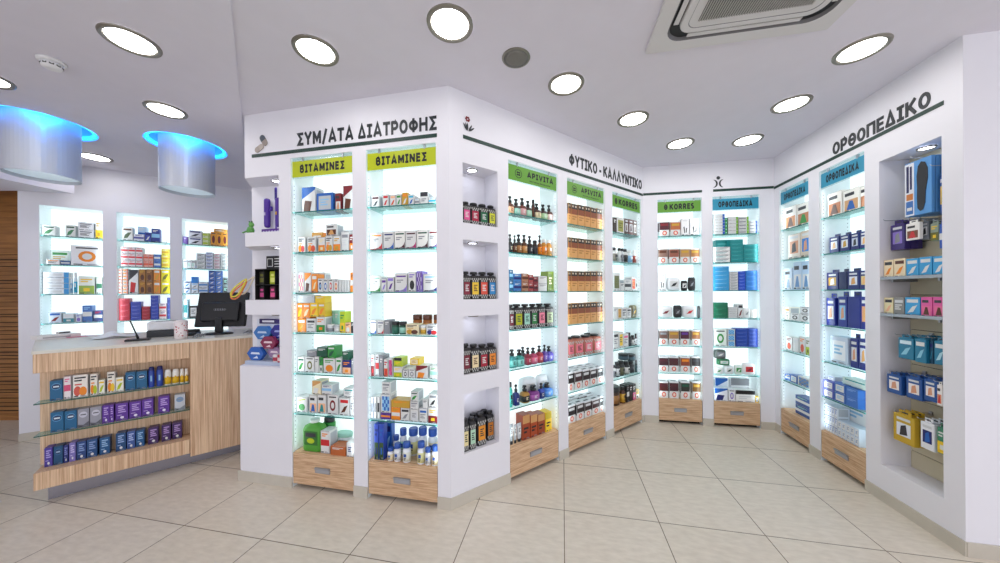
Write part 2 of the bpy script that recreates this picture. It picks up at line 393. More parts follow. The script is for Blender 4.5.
mb = MB(); capsule(mb,-.028,-.038,.046,.022,math.radians(28),mat('emblem_beige','b8aca4'),mat('emblem_pale','a89c94')); o = mb.obj('capsule',t); o.location = (0,-.001,0)
t = thing('flower_emblem','small red flower emblem with black leaves above the niches','emblem',WM.at(.148,-.001,2.69),WM.a)
mb = MB()
for k in range(6):
    a = k*PI/3; mb.face([(.008*math.cos(a+j*PI/4)+.013*math.cos(a),-.002-.0002*k,.035+.008*math.sin(a+j*PI/4)+.013*math.sin(a)) for j in range(8)], pc('dkred'))
mb.obj('blossom',t); mb = MB()
for ax, tilt in ((-.026,.5),(.0,.05),(.022,-.5),(.03,-.9),(-.012,.25)):
    pts = [(ax*.3+x*math.cos(tilt)-z*math.sin(tilt), -.003-abs(ax)*.01, -.05+x*math.sin(tilt)+z*math.cos(tilt)) for x, z in ((0,0),(.006,.02),(.005,.045),(0,.06),(-.005,.045),(-.006,.02))]
    mb.face(pts, M_let)
mb.obj('leaves',t)
t = thing('figure_emblem','black emblem of a dot between two curved strokes above the first blue sign','emblem',WB.at(.781,-.001,2.672),WB.a)
mb = MB(); mb.face([(.019*math.cos(a*PI/8),-.002,.062+.019*math.sin(a*PI/8)) for a in range(16)], M_let); mb.obj('dot',t); mb = MB()
for sg in (-1,1):
    mb2 = [(sg*(.060-.046*math.cos(a)), .046*math.sin(a)) for a in [(-1.2+2.4*k/10) for k in range(11)]]
    for i in range(10):
        (xa,za),(xb,zb_) = mb2[i],mb2[i+1]; w = .009
        mb.face([(xa-w,-.002,za),(xb-w,-.002,zb_),(xb+w,-.002,zb_),(xa+w,-.002,za)], M_let)
mb.obj('strokes',t)

M_ink=mat('black_sign_ink','0c0f10',rough=.5)
# ---------------------------------------------------------------- hanging signs
BAYNAME = dict(b1='left yellow-signed bay',b2='right yellow-signed bay',b3='first green-signed bay',b4='second green-signed bay',b5='third green-signed bay',
    b6='fourth green-signed bay',b7='first blue-signed bay',b8='second blue-signed bay',b9='third blue-signed bay',
    k1='left bay behind counter',k2='middle bay behind counter',k3='right bay behind counter')
def sign(k, text, col, label, sub=None, emblem=None, tx=(.13,.87), tz=(.26,.74), tcol=None):
    F, a, b = BAYS[k]; w = b-a-.008; zz = 2.383; hh = .122
    t = thing('hanging_sign', label, 'sign', F.at((a+b)/2, .014, zz), F.a, 'hanging signs over the shelf bays')
    mb = MB(); mb.box(-w/2,0,-.01,w/2,.004,hh+.028,M_plexi); mb.obj('clear_plate', t)
    mb = MB(); mb.box(-w/2,-.003,0,w/2,-.0006,hh,mat('sign_'+col,col,rough=.4))
    o = mb.obj('sign_board', t)
    m = tcol or M_ink; xa = tx[0]
    if text[0] == 'Θ' and text[1] == ' ':
        text = text[2:]; mb = MB(); letters(mb, 'Θ', -w/2+w*xa, -w/2+w*(xa+.085), hh*tz[0], hh*tz[1], -.0036, m); mb.obj('emblem', o); xa += .13
    mb = MB(); letters(mb, text, -w/2+w*xa, -w/2+w*tx[1], hh*tz[0], hh*tz[1], -.0036, m)
    if sub: letters(mb, sub, -w/2+w*.42, -w/2+w*.86, hh*.16, hh*.24, -.0036, m)
    mb.obj('lettering', o)
    if emblem:
        mb = MB(); cx = -w/2+w*.2; cz = hh*.5
        for k2 in range(20):
            a0, a1 = 2*PI*k2/20, 2*PI*(k2+1)/20; r0, r1 = .036, .031
            mb.face([(cx+r*math.cos(q),-.0036,cz+r*math.sin(q)) for r, q in ((r0,a0),(r0,a1),(r1,a1),(r1,a0))], m)
        for q in range(4):
            an = PI/4+q*PI/2; mb.face([(cx+.013*math.cos(an)+.011*math.cos(an+j*PI/3),-.0036,cz+.013*math.sin(an)+.008*math.sin(an+j*PI/3)) for j in range(6)], m)
        mb.obj('emblem', o)
    for sx in (-.32,.34):
        mb = MB(); mb.box(w*sx-.006,-.007,hh-.006,w*sx+.006,.007,hh+.03,M_chrome,bev=.002); mb.obj('clip', t)
Y='b9c400'; G='5f9a2c'; BL='2f93b4'
sign('b1','ΒΙΤΑΜΙΝΕΣ',Y,'yellow-green hanging sign, the nearer to the corner niches')
sign('b2','ΒΙΤΑΜΙΝΕΣ',Y,'yellow-green hanging sign, the one nearer the green signs')
sign('b3','APIVITA',G,'green hanging sign with round emblem beside the square niches','NATURAL PRODUCTS',True,(.37,.93),(.42,.78))
sign('b4','APIVITA',G,'green hanging sign with round emblem, second from the niches','NATURAL PRODUCTS',True,(.37,.93),(.42,.78))
sign('b5','Θ KORRES',G,'green hanging sign without a ring emblem on the slanted wall',tx=(.1,.9))
sign('b6','Θ KORRES',G,'green hanging sign on the back wall beside the blue sign',tx=(.15,.85))
sign('b7','ΟΡΘΟΠΕΔΙΚΑ',BL,'blue hanging sign on the back wall beside the green sign')
sign('b8','ΟΡΘΟΠΕΔΙΚΑ',BL,'blue hanging sign on the right wall, the farther one')
sign('b9','ΟΡΘΟΠΕΔΙΚΑ',BL,'blue hanging sign on the right wall, nearest the peg niche')

# ---------------------------------------------------------------- glass shelves and drawers
ORD = ['top','second','third','fourth','fifth','lowest','seventh']
def shelf_at(k, z, label):
    F, a, b = BAYS[k]; w = b-a-.006
    t = thing('glass_shelf', label, 'shelf', F.at((a+b)/2, 0, z), F.a, 'glass shelves in the lit bays')
    mb = MB(); mb.box(-w/2,.0125,-.008,w/2,.214,0,M_glass); mb.box(-w/2,.0105,-.008,w/2,.0124,0,M_gedge); mb.obj('glass_slab', t)
    for sx in (-1,1):
        mb = MB(); x = sx*(w/2-.004); mb.tube([(x-.007,.03,-.0135),(x+.007,.03,-.0135)],.005,M_chrome,8); mb.obj('shelf_pin', t)
def drawer(k, label):
    F, a, b = BAYS[k]; w = b-a-.008
    t = thing('drawer_unit', label, 'drawer', F.at((a+b)/2, 0, 0), F.a, 'wooden drawers at the foot of the bays')
    mb = MB(); mb.box(-w/2,.022,.036,w/2,.218,ZD,M_oak); mb.box(-w/2+.01,.05,0,w/2-.01,.21,.036,M_dark); mb.obj('carcass', t)
    mb = MB(); mb.box(-w/2+.001,.002,.034,w/2-.001,.0215,ZD-.003,M_oak,bev=.0015); f = mb.obj('drawer_front', t)
    mb = MB(); hw = .064; z0, z1 = .135, .177
    mb.box(-hw,-.003,z0,hw,.004,z1,M_alu,bev=.001)
    mb.box(-hw,-.012,z1-.012,hw,-.003,z1,M_alu,bev=.002); mb.box(-hw+.008,-.0036,z0+.006,hw-.008,-.0028,z1-.014,mat('handle_shadow_grey','b0b2b8',rough=.5,metal=.3))
    mb.obj('handle', f)
for k in BAYS:
    if k[0] == 'b':
        for i, z in enumerate(ZS): shelf_at(k, z, '%s clear glass shelf with green edge in %s' % (ORD[i], BAYNAME[k]))
        drawer(k, 'light wooden drawer with steel pull under %s' % BAYNAME[k])
KZ = [2.118,1.812,1.497,1.188,.90]
for k in ('k1','k2','k3'):
    for i, z in enumerate(KZ[:4]): shelf_at(k, z, '%s clear glass shelf with green edge in %s' % (ORD[i], BAYNAME[k]))

# ---------------------------------------------------------------- ceiling fixtures
M_lens=mat('downlight_glow','ffffff',emit=(1,.975,.95),estr=LAMP)
M_trim=mat('nickel_trim','8e8a80',rough=.35,metal=.85)
def downlight(x, y, z, label, r=.122, m=None, group='recessed ceiling downlights'):
    t = thing('downlight', label, 'downlight', (x,y,z), 0, group)
    mb = MB(); n = 40; pr = [(r,-.001),(r*.985,-.007),(r*.93,-.011),(r*.83,-.010),(r*.775,-.004)]
    for a in range(len(pr)-1):
        for j in range(n):
            t0, t1 = 2*PI*j/n, 2*PI*(j+1)/n
            mb.face([(q*math.cos(w),q*math.sin(w),zz) for q, zz, w in ((pr[a][0],pr[a][1],t0),(pr[a][0],pr[a][1],t1),(pr[a+1][0],pr[a+1][1],t1),(pr[a+1][0],pr[a+1][1],t0))], M_trim, True)
    mb.obj('trim_ring', t)
    mb = MB(); mb.face([(r*.775*math.cos(2*PI*j/n),-r*.775*math.sin(2*PI*j/n),-.0045) for j in range(n)], m or M_lens); mb.obj('lens', t)
for x, y, l in [(-2.043,1.748,'large round downlight in left ceiling beside the smoke detector'),(-2.544,2.404,'round downlight in left ceiling just before the right drum lamp'),
    (-4.131,3.215,'round downlight half hidden behind the left drum lamp'),(-3.33,2.03,'round downlight cut by the left edge above the left drum lamp')]:
    downlight(x, y, HC-.012, l)
for x, y, l in [(-1.07,1.843,'round downlight over the floor before the left yellow sign'),(-.256,1.664,'largest round downlight, left of the round ceiling speaker'),
    (.459,2.149,'round downlight just right of the round ceiling speaker'),(1.103,2.589,'second round downlight along the row right of the speaker'),
    (1.739,3.023,'third round downlight along the row right of the speaker'),(2.339,2.961,'round downlight deepest in the right corner of the ceiling'),
    (2.224,2.394,'round downlight in front of the farther blue sign on the right wall'),(2.14,1.857,'round downlight nearest on the right, beside the air conditioner')]:
    downlight(x, y, HC, l)
for i, (x, y) in enumerate([(-3.4,.6),(-1.9,.3),(-.5,.2),(.8,.2),(2.1,.4),(-2.8,-1.2),(-.8,-1.4),(1.2,-1.3)]):  # unseen downlights, added to help light the room
    downlight(x, y, HC if x > -1.2 else HC-.012, 'added round fill downlight, unseen behind the camera')
# ceiling speaker
t = thing('ceiling_speaker','round grey perforated speaker grille in the ceiling','speaker',(.106,1.908,HC))
mb = MB(); mb.lathe([(.078,-.006),(.084,-.004),(.086,-.0005)],M_trim,36); mb.obj('rim',t)
mb = MB(); mb.lathe([(.02,-.0095),(.05,-.0085),(.074,-.0062)],mat('speaker_mesh','77756f',rough=.6,noise=.5,nscale=420),36)
mb.obj('grille',t)
# smoke detector
t = thing('smoke_detector','white smoke detector with dark vent slots on the left ceiling','smoke detector',(-2.69,1.893,HC-.012))
mb = MB(); mb.lathe([(.044,-.016),(.056,-.012),(.058,-.0005)],M_wplas,28); mb.obj('base',t)
mb = MB(); mb.lathe([(.022,-.05),(.036,-.045),(.042,-.036),(.044,-.0165)],M_wplas,28); o = mb.obj('head',t); mb = MB()
for j in range(10):
    a = 2*PI*j/10; c, s = math.cos(a), math.sin(a)
    mb.face([((.0432)*math.cos(a+q),.0432*math.sin(a+q),zz) for q, zz in ((-.2,-.036),(.2,-.036),(.2,-.026),(-.2,-.026))], M_dark)
mb.obj('vent_slot',o)
# drum lamps glowing blue at the top
M_drum=mat('satin_metal_drum','c8ccd4',rough=.5,metal=.25,noise=.02,nscale=200)
_b=M_drum.node_tree.nodes['Principled BSDF']; _b.inputs['Anisotropic'].default_value=.9; _b.inputs['Anisotropic Rotation'].default_value=DROT
_tg=M_drum.node_tree.nodes.new('ShaderNodeTangent'); _tg.direction_type='RADIAL'; _tg.axis='Z'; M_drum.node_tree.links.new(_tg.outputs[0],_b.inputs['Tangent'])
M_drumlens=glassmat('frosted_drum_glass','e6eef4',.15,.3)
_d=M_drumlens.node_tree.nodes['Principled BSDF']; _d.inputs['Emission Color'].default_value=(.62,.80,.92,1); _d.inputs['Emission Strength'].default_value=.22
M_cove=mat('cyan_cove_paint','cfeaf8',rough=.6)
M_covelamp=mat('blue_lamp_glow','3aa0ff',emit=(.01,.30,1.0),estr=COVE)
def drum(x, y, label):
    z = HC-.012
    t = thing('drum_lamp', label, 'pendant lamp', (x,y,z), 0, 'blue-lit drum lamps over the counter')
    n = 48; r = .194
    def rings(mb, seq, m):
        for ra, za, rb, zb2 in seq:
            for j in range(n):
                t0, t1 = 2*PI*j/n, 2*PI*(j+1)/n
                mb.face([(q*math.cos(w),q*math.sin(w),zz) for q, zz, w in ((ra,za,t0),(ra,za,t1),(rb,zb2,t1),(rb,zb2,t0))], m, True)
    mb = MB(); rings(mb, ((r,-.435,r,.10),(r-.004,.10,r-.004,-.435),(r-.004,-.435,r,-.435)), M_drum); mb.obj('drum_shade', t)
    mb = MB(); mb.face([((r-.005)*math.cos(2*PI*j/n),-(r-.005)*math.sin(2*PI*j/n),-.408) for j in range(n)], M_drumlens); mb.obj('diffuser', t)
    mb = MB(); rings(mb, ((.284,-.0005,.284,.12),(.284,.12,.02,.12)), M_cove); mb.obj('ceiling_cove', t)
    mb = MB(); mb.tube([(.262*math.cos(2*PI*j/32),.262*math.sin(2*PI*j/32),.018) for j in range(33)],.011,M_covelamp,8); mb.obj('lamp_ring', t)
drum(-3.77,2.60,'large metal drum lamp lit blue, nearer the left edge')
drum(-2.97,3.0,'metal drum lamp lit blue, nearer the corner niches')
# air conditioner cassette
AF = Frame((.869,1.866),(1.773,1.697)); wA = .92
t = thing('air_conditioner','white square ceiling cassette air conditioner with slatted intake grille','air conditioner',AF.at(wA/2,-wA/2,HC),AF.a)
M_ac=mat('ac_white_plastic','d6d4d4',rough=.45)
def rrect(h, r, n=6):
    P = []
    for cx, cy, a0 in ((h-r,h-r,0),(-h+r,h-r,PI/2),(-h+r,-h+r,PI),(h-r,-h+r,1.5*PI)):
        for k in range(n+1): P.append((cx+r*math.cos(a0+PI/2*k/n), cy+r*math.sin(a0+PI/2*k/n)))
    return P
def ringface(mb, Pa, za, Pb, zb2, m):
    for i in range(len(Pa)):
        j = (i+1) % len(Pa); mb.face([(*Pa[j],za),(*Pa[i],za),(*Pb[i],zb2),(*Pb[j],zb2)], m)
def capface(mb, P, z, m): mb.face([(x,y,z) for x, y in reversed(P)], m)
h = wA/2
mb = MB(); o0 = rrect(h,.012); o1 = rrect(h-.004,.012); o2 = rrect(.385,.09)
ringface(mb,o0,-.0005,o0,-.014,M_ac); ringface(mb,o0,-.014,o1,-.018,M_ac); ringface(mb,o1,-.018,o2,-.018,M_ac); mb.obj('panel_frame',t)
mb = MB(); o3 = rrect(.375,.085); o4 = rrect(.335,.07); ringface(mb,o2,-.018,o3,-.004,mat('ac_slot_grey','6a6a6e',rough=.5)); ringface(mb,o3,-.004,o4,-.006,M_blk2); mb.obj('air_slot',t)
mb = MB(); o5 = rrect(.333,.07); o6 = rrect(.325,.068); ringface(mb,o4,-.006,o5,-.020,M_ac); ringface(mb,o5,-.020,o6,-.024,M_ac); o7 = rrect(.30,.05); o8 = rrect(.297,.05)
ringface(mb,o6,-.024,o7,-.024,M_ac); ringface(mb,o7,-.024,o8,-.0225,mat('ac_seam','7a7a7c')); capface(mb,o8,-.0225,M_ac); mb.obj('centre_panel',t)
mb = MB(); gh = .255; mb.face([(gh,-gh,-.0232),(-gh,-gh,-.0232),(-gh,gh,-.0232),(gh,gh,-.0232)],M_blk2)
nl = 44
for i in range(nl):
    x = -gh+2*gh*(i+.5)/nl; mb.box(x-.0032,-gh,-.0285,x+.0022,gh,-.0236,mat('ac_slat','b4b2ae',rough=.5))
mb.obj('intake_grille',t)
for sx, sy in ((0,-1),(0,1),(1,0),(-1,0)):
    mb = MB(); L = .27
    if sx == 0: mb.box(-L,sy*.355-.012,-.016,L,sy*.355+.012,-.013,M_ac)
    else: mb.box(sx*.355-.012,-L,-.016,sx*.355+.012,L,-.013,M_ac)
    mb.obj('louvre',t)
# niche downlights
M_small=mat('niche_spot_glow','ffffff',emit=(.82,.86,1.0),estr=8)
for (F, s, d, z, l) in [(WL,.27,.10,2.41,'small spotlight in the ceiling of the top corner niche'),(WL,.27,.10,1.865,'small spotlight in the ceiling of the middle corner niche'),(WL,.27,.10,1.325,'small spotlight in the ceiling of the lowest corner niche'),
    (WM,.235,.085,2.41,'small spotlight in the topmost square niche'),(WM,.235,.085,1.865,'small spotlight in the second square niche from the top'),(WM,.235,.085,1.32,'small spotlight in the third square niche from the top'),(WM,.235,.085,.77,'small spotlight in the lowest square niche'),
    (WR,1.37,.08,2.40,'small spotlight in the top of the tall peg niche')]:
    p = F.at(s,d,z); downlight(p.x,p.y,p.z,l,.042,M_small,'niche spotlights')
# ---------------------------------------------------------------- counter
M_stone=mat('pale_counter_stone','dcd8cc',rough=.3,noise=.05,nscale=20)
M_kick=mat('brushed_kick_plate','9c9aa4',rough=.25,metal=.7)
t = thing('shop_counter','long wooden shop counter with an open shelf recess in its front','counter',CF.at(0,0,0),CF.a)
def cpart(name, *boxes, m=M_zeb, parent=t, bev=.0015):
    mb = MB()
    for b in boxes: mb.box(*b, m, bev=bev)
    return mb.obj(name, parent)
def slab(mb, P, z0, z1, m):
    mb.face([(x,-y,z1) for x,y in reversed(P)], m); mb.face([(x,-y,z0) for x,y in P], m)
    for i in range(len(P)):
        a, b = P[i], P[(i+1)%len(P)]; mb.face([(a[0],-a[1],z0),(a[0],-a[1],z1),(b[0],-b[1],z1),(b[0],-b[1],z0)], m)
mb = MB(); slab(mb, [(-.033,.125),(1.75,.125),(1.75,-.55),(.95,-.72),(.3,-1.02),(-.32,-1.06)], 1.078, 1.1, M_stone); mb.obj('worktop', t)
cpart('upper_front_band',(-.03,-.12,.945,.743,.0,1.0775))
cpart('lower_front_band',(-.03,-.12,.13,.743,.05,.25))
cpart('back_board',(-.045,.05,.2505,.742,.07,.9445))
cpart('side_panel',(.745,-.12,.10,1.74,.05,1.0775))
cpart('plinth',(-.0,.0,0,1.72,.04,.134),m=M_kick)
cpart('inner_carcass',(.02,.0705,.0,.74,.09,1.07),(.7,.0505,.14,1.72,.35,1.07),bev=0)
def cshelf(z, label):
    s = thing('glass_shelf', label, 'shelf', CF.at(.353,0,z), CF.a, 'glass shelves in the counter front')
    mb = MB(); mb.box(-.398,-.053,-.008,.387,.0485,0,M_glass); mb.box(-.398,-.0555,-.008,.387,-.0531,0,mat('dark_glass_edge','2c5a50',rough=.15)); mb.obj('glass_slab', s)
    for x in (-.33,.33):
        mb = MB(); mb.tube([(x,.02,-.0125),(x,.0485,-.0125)],.0042,M_chrome,8); mb.obj('shelf_pin', s)
cshelf(.72,'upper glass shelf in the wooden counter front'); cshelf(.49,'lower glass shelf in the wooden counter front')
# monitor, seen from behind
mo = thing('computer_monitor','black computer monitor seen from behind on the counter','monitor',CF.at(.925,.22,1.1),CF.a-.52)
mb = MB(); mb.lathe([(.12,0),(.12,.008),(.10,.016),(.03,.022)],M_blk,28,sy=.8); mb.obj('foot',mo)
mb = MB(); mb.box(-.03,-.005,.018,.03,.03,.16,M_blk,bev=.006); mb.obj('stand_neck',mo)
bm = bmesh.new(); 
fr = [(-.225,-.004),(.225,-.004)]
mb = MB(); mb.box(-.215,-.0,0,.215,.035,.345,M_blk2,bev=.01); o = mb.obj('screen_housing',mo); o.location = (0,.015,.072); o.rotation_euler = (math.radians(-13),0,0)
mb = MB(); mb.box(-.16,-.028,.05,.16,-.0005,.24,M_blk,bev=.012); mb.obj('back_bulge',o)
mb = MB(); mb.box(-.05,-.0295,.155,.05,-.0285,.172,M_alu)
for i in range(7): mb.box(-.048+i*.0145,-.0302,.156,-.038+i*.0145,-.0296,.171,M_blk2)
mb.obj('maker_badge',o)
mb = MB(); mb.box(-.2,.0352,.02,.2,.037,.325,mat('dark_screen','0a0c10',rough=.15)); mb.obj('screen',o)
# mug full of red-dotted sticks: a red and white speckled pot
mg = thing('pencil_pot','white pot speckled with red dots in front of the printer','pot',CF.at(.682,.05,1.1),CF.a)
mb = MB(); mb.lathe([(.040,0),(.043,.01),(.044,.15)],pc('f0e6e4'),24); po = mb.obj('pot_body',mg)
mb = MB()
for k in range(90):
    a = random.uniform(0,2*PI); z = random.uniform(.015,.14); q = random.uniform(.003,.0062); r = .0448
    mb.face([((r)*math.cos(a+q/r*math.cos(j*PI/3)), (r)*math.sin(a+q/r*math.cos(j*PI/3)), z+q*math.sin(j*PI/3)) for j in range(6)], pc('c23a48' if k%3 else '8a1c30'))
d = mb.obj('dots',po); d['kind'] = 'stuff'
mb = MB(); mb.lathe([(.030,.1505),(.042,.1508),(.042,.156),(.030,.162)],pc('f0e6e4'),24); mb.obj('lid',mg)
# small printer
pr = thing('receipt_printer','white and dark grey receipt printer on the counter','printer',CF.at(.555,.40,1.1),CF.a)
mb = MB(); mb.box(-.11,-.09,0,.11,.10,.062,mat('printer_graphite','34363a',rough=.5),bev=.006); mb.obj('base',pr)
mb = MB(); mb.box(-.108,-.085,.0625,.108,.098,.14,M_wplas,bev=.012); mb.obj('cover',pr)
mb = MB(); mb.box(-.06,-.03,.1402,.08,.03,.144,mat('printer_slot','6a6c70',rough=.5),bev=.001); mb.obj('paper_slot',pr)
# pen on a stand
ps = thing('pen_stand','black desk stand with an upright black pen','pen stand',CF.at(.42,.13,1.1),CF.a)
mb = MB(); mb.box(-.07,-.045,0,.07,.05,.016,M_blk,bev=.004); mb.obj('base',ps)
mb = MB(); mb.tube([(.0,.0,.016),(-.008,.0,.05)],.008,M_blk,10); mb.tube([(-.008,0,.05),(-.045,.01,.17)],.0048,M_blk2,10); mb.obj('pen',ps)
# card terminal
ct = thing('card_terminal','small black card terminal beside the speckled pot','card terminal',CF.at(.735,.27,1.1),CF.a-.2)
mb = MB(); mb.box(-.055,-.06,0,.055,.06,.03,M_blk2,bev=.006); mb.box(-.05,-.0,.0,.05,.058,.055,M_blk2,bev=.008); mb.obj('body',ct)
mb = MB(); mb.box(-.036,.012,.0552,.036,.045,.0565,mat('lcd_grey','8a9a94',rough=.2)); mb.obj('display',ct)
for i in range(3):
    for j in range(3):
        mb = MB(); mb.box(-.032+i*.023,-.05+j*.015,.0302,-.016+i*.023,-.04+j*.015,.0335,M_dark if False else mat('key_grey','5c6064',rough=.5)); mb.obj('key',ct)
# papers, leaflet, boxes
pp = MB(); n = 10
for k in range(2):
    for i in range(n):
        for j in range(n):
            def P(i, j, k=k):
                x = -.13+.26*i/n; y = -.11+.22*j/n
                return (x+.01*k, y, .0022+.003*k+.045*math.exp(-((x+.02)/.05)**2)*(.4+.6*j/n)+.006*k*math.sin(j))
            for dz, rv in ((0,False),(-.0008,True)):
                q = [P(i,j),P(i+1,j),P(i+1,j+1),P(i,j+1)]; q = [(a,b,c+dz) for a,b,c in q]
                pp.face(q[::-1] if rv else q, pc('eeeff2'), True)
o = pp.obj('paper_sheets'); CF.put(o,.22,.58,1.102,.25); tag(o,'loose curling white paper sheets on the counter','paper')
o = MB(); o.box(-.10,-.07,0,.10,.07,.004,pc('e8dfe4')); o.box(-.095,-.066,.0041,.02,.03,.0055,pc('c8346a')); o = o.obj('leaflet'); CF.put(o,-.02,.88,1.1,.35); tag(o,'pink and white leaflet lying behind the counter papers','leaflet')
def cart(mb, w, d, h, c): mb.box(-w/2,0,0,w/2,d,h,pc(c),bev=.0012)
mb = MB(); cart(mb,.24,.13,.034,'f0eeec'); mb.box(-.09,-.0006,.008,.06,-.0002,.02,pc('b8b4b8')); o = mb.obj('flat_carton'); CF.put(o,-.14,.84,1.1,.5); tag(o,'long flat white carton lying at the left end of the counter','box')
mb = MB(); cart(mb,.075,.04,.05,'f2f0ee'); mb.box(-.034,-.0006,.006,.034,-.0002,.03,pc('red')); mb.box(-.03,-.0009,.034,.03,-.0005,.044,pc('dkgrey')); o = mb.obj('small_carton'); CF.put(o,-.15,.995,1.1,.5); tag(o,'small red and white carton behind the long flat white carton','box')
# cable bundle by the monitor
for (x, y, r0, lab) in ((1.17,.06,.045,'looped grey cable lying right of the monitor foot'),(.80,.02,.03,'coiled pale cable left of the monitor foot')):
    mb = MB(); pts = []
    for k in range(60):
        a = k*.33; r = r0*(.6+.4*math.sin(k*.21)); pts.append((r*1.5*math.cos(a), r*math.sin(a), .006+.03*(.5+.5*math.sin(k*.55))*min(1,k/8)))
    mb.tube(pts,.003,mat('cable_grey','8c8e90',rough=.5),6); o = mb.obj('cable'); CF.put(o,x,y,1.1); tag(o,lab,'cable')

# ---------------------------------------------------------------- corner niches left of the yellow bays
n1, n2, n3 = CN[0][0], CN[1][0], CN[2][0]
t = thing('bottle_display','white display board with two purple capsule-shaped holders in the top corner niche','display',WL.at(.228,.095,n1+.0005),WL.a)
mb = MB(); mb.box(-.11,.0,0,.155,.10,.045,pc('purple'),bev=.003)
for i in range(8): mb.box(-.095+i*.028,-.0008,.012,-.079+i*.028,-.0002,.03,pc('lilac'))
mb.obj('base',t)
mb = MB(); mb.box(-.11,.035,.0455,.155,.04,.30,pc('f2f0f6')); mb.obj('board',t)
mb = MB(); mb.box(-.004,.028,.045,.008,.0345,.39,pc('violet')); mb.box(-.006,.026,.29,.010,.0346,.385,pc('301a80')); mb.obj('post',t)
for x in (-.05,.06):
    mb = MB(); mb.lathe([(.010,.055),(.020,.062),(.023,.08),(.023,.27),(.020,.286),(.010,.292)],pc('4e2a96'),20,cx=x,cy=0); c = mb.obj('capsule_holder',t)
    mb = MB(); mb.box(x-.008,-.0245,.15,x+.008,-.023,.175,pc('gold' if x>0 else 'lilac'),bev=.0005); mb.obj('badge',c)
    mb = MB(); mb.box(x+.023,-.006,.19,x+.048,.006,.20,pc('4e2a96')); mb.box(x+.038,-.006,.20,x+.048,.006,.225,pc('4e2a96')); mb.obj('clip',c)
t = thing('frog_toy','small green frog toy at the left of the purple display','toy',WL.at(.070,.045,n1+.0005),WL.a)
mb = MB(); mb.lathe([(.012,0),(.028,.008),(.030,.03),(.022,.052),(.008,.062)],pc('5a9a4a'),16,sy=.8); mb.obj('body',t)
mb = MB(); mb.lathe([(.006,.055),(.017,.062),(.02,.075),(.014,.09),(.004,.096)],pc('6cae58'),16,cx=.008); mb.obj('head',t)
for sx in (-1,1):
    mb = MB(); mb.lathe([(.002,.088),(.006,.092),(.006,.098),(.002,.103)],pc('2c5a2c'),10,cx=.008+sx*.011,cy=-.006); mb.obj('eye',t)
    mb = MB(); mb.tube([(sx*.02,-.01,.022),(sx*.038,-.02,.012),(sx*.04,-.032,.004)],.006,pc('5a9a4a'),8); mb.obj('leg',t)
t = thing('display_case','black display case with small compartments in the middle corner niche','display',WL.at(.235,.06,n2+.0005),WL.a)
mb = MB(); W=.285; Hh=.36
mb.box(-W/2,.10,0,W/2,.11,Hh,M_blk2)
for x in (-W/2,-W/2+.085,.05,W/2-.004): mb.box(x,0,0,x+.004,.0999,.245,M_blk2)
for z in (0,.12,.245): mb.box(-W/2,-.001,z,W/2,.0999,z+.005,M_blk2)
mb.obj('case',t)
mb = MB(); mb.box(-W/2+.01,.092,.255,W/2-.004,.0995,Hh+.005,M_blk); mb.box(-W/2+.02,.0905,.275,-W/2+.075,.0918,.345,pc('d0d0cc')); mb.box(-W/2+.026,.0898,.281,-W/2+.069,.0904,.339,M_blk)
for i, wv in enumerate((.11,.16,.15,.17)): mb.box(-.05,.0905,.338-i*.022,-.05+wv,.0918,.345-i*.022,pc('d8d8d4'))
mb.obj('header_card',t)
for i, (x, z, c, c2, lab) in enumerate([(-.10,.127,'2a2620','6a6a20','dark pouch with olive print in the upper left compartment of the display case'),(.004,.127,'b8c81e','e8ec80','lime green pouch in the upper middle compartment of the display case'),(.097,.127,'3a4ea8','a8c8f0','blue pouch in the upper right compartment of the display case'),
    (-.10,.006,'1e1a1e','cc4488','dark pouch with pale figure in the lower left compartment of the display case'),(.004,.006,'5a2438','f05a98','pink pouch in the lower middle compartment of the display case'),(.097,.006,'c83c7c','f4b0cc','bright pink pouch in the lower right compartment of the display case')]):
    mb = MB(); w = .036; hh = .105
    mb.box(-w,.0,0,w,.05,hh,pc(c),bev=.006); mb.box(-w*.7,-.0012,hh*.16,w*.7,-.0002,hh*.5,pc(c2)); mb.box(-w*.6,-.0012,hh*.62,w*.2,-.0002,hh*.8,pc(c2))
    o = mb.obj('foil_pouch'); WL.put(o,.235+x+.004,.085,n2+z); tag(o,lab,'pouch')
for k, (dx, dz, c, lab) in enumerate([(0,0,'e8d84a','yellow looped band hanging off the middle corner shelf'),(-.035,-.02,'f08a50','orange looped band hanging off the middle corner shelf'),(.005,.02,'f4e8d0','cream looped band hanging beside the black display case')]):
    mb = MB(); pts = []
    for j in range(33):
        a = 2*PI*j/32; x = .10*math.cos(a); z = .028*math.sin(a); ca, sa = math.cos(.75), math.sin(.75)
        pts.append((x*ca-z*sa, .01*math.sin(2*a), x*sa+z*ca))
    mb.tube(pts,.006,pc(c),8); o = mb.obj('hair_band'); WL.put(o,-.03+dx,.03+k*.03,n2+.095+dz+.003); tag(o,lab,'band')
t = thing('counter_display','blue and white cardboard display of hexagon packs in the lowest corner niche','display',WL.at(.205,.13,n3+.0005),WL.a)
mb = MB(); mb.box(-.21,.03,0,.15,.036,.36,pc('dfe4ee')); mb.obj('backing_card',t)
mb = MB(); mb.box(-.20,-.085,0,.16,.029,.03,pc('b8c4d8'),bev=.002); mb.obj('tray',t)
mb = MB(); mb.box(-.18,.024,.322,.04,.0296,.362,pc('2a1a58')); mb.box(-.15,.0232,.334,-.03,.0238,.350,pc('e8e8f0')); mb.obj('header_strip',t)
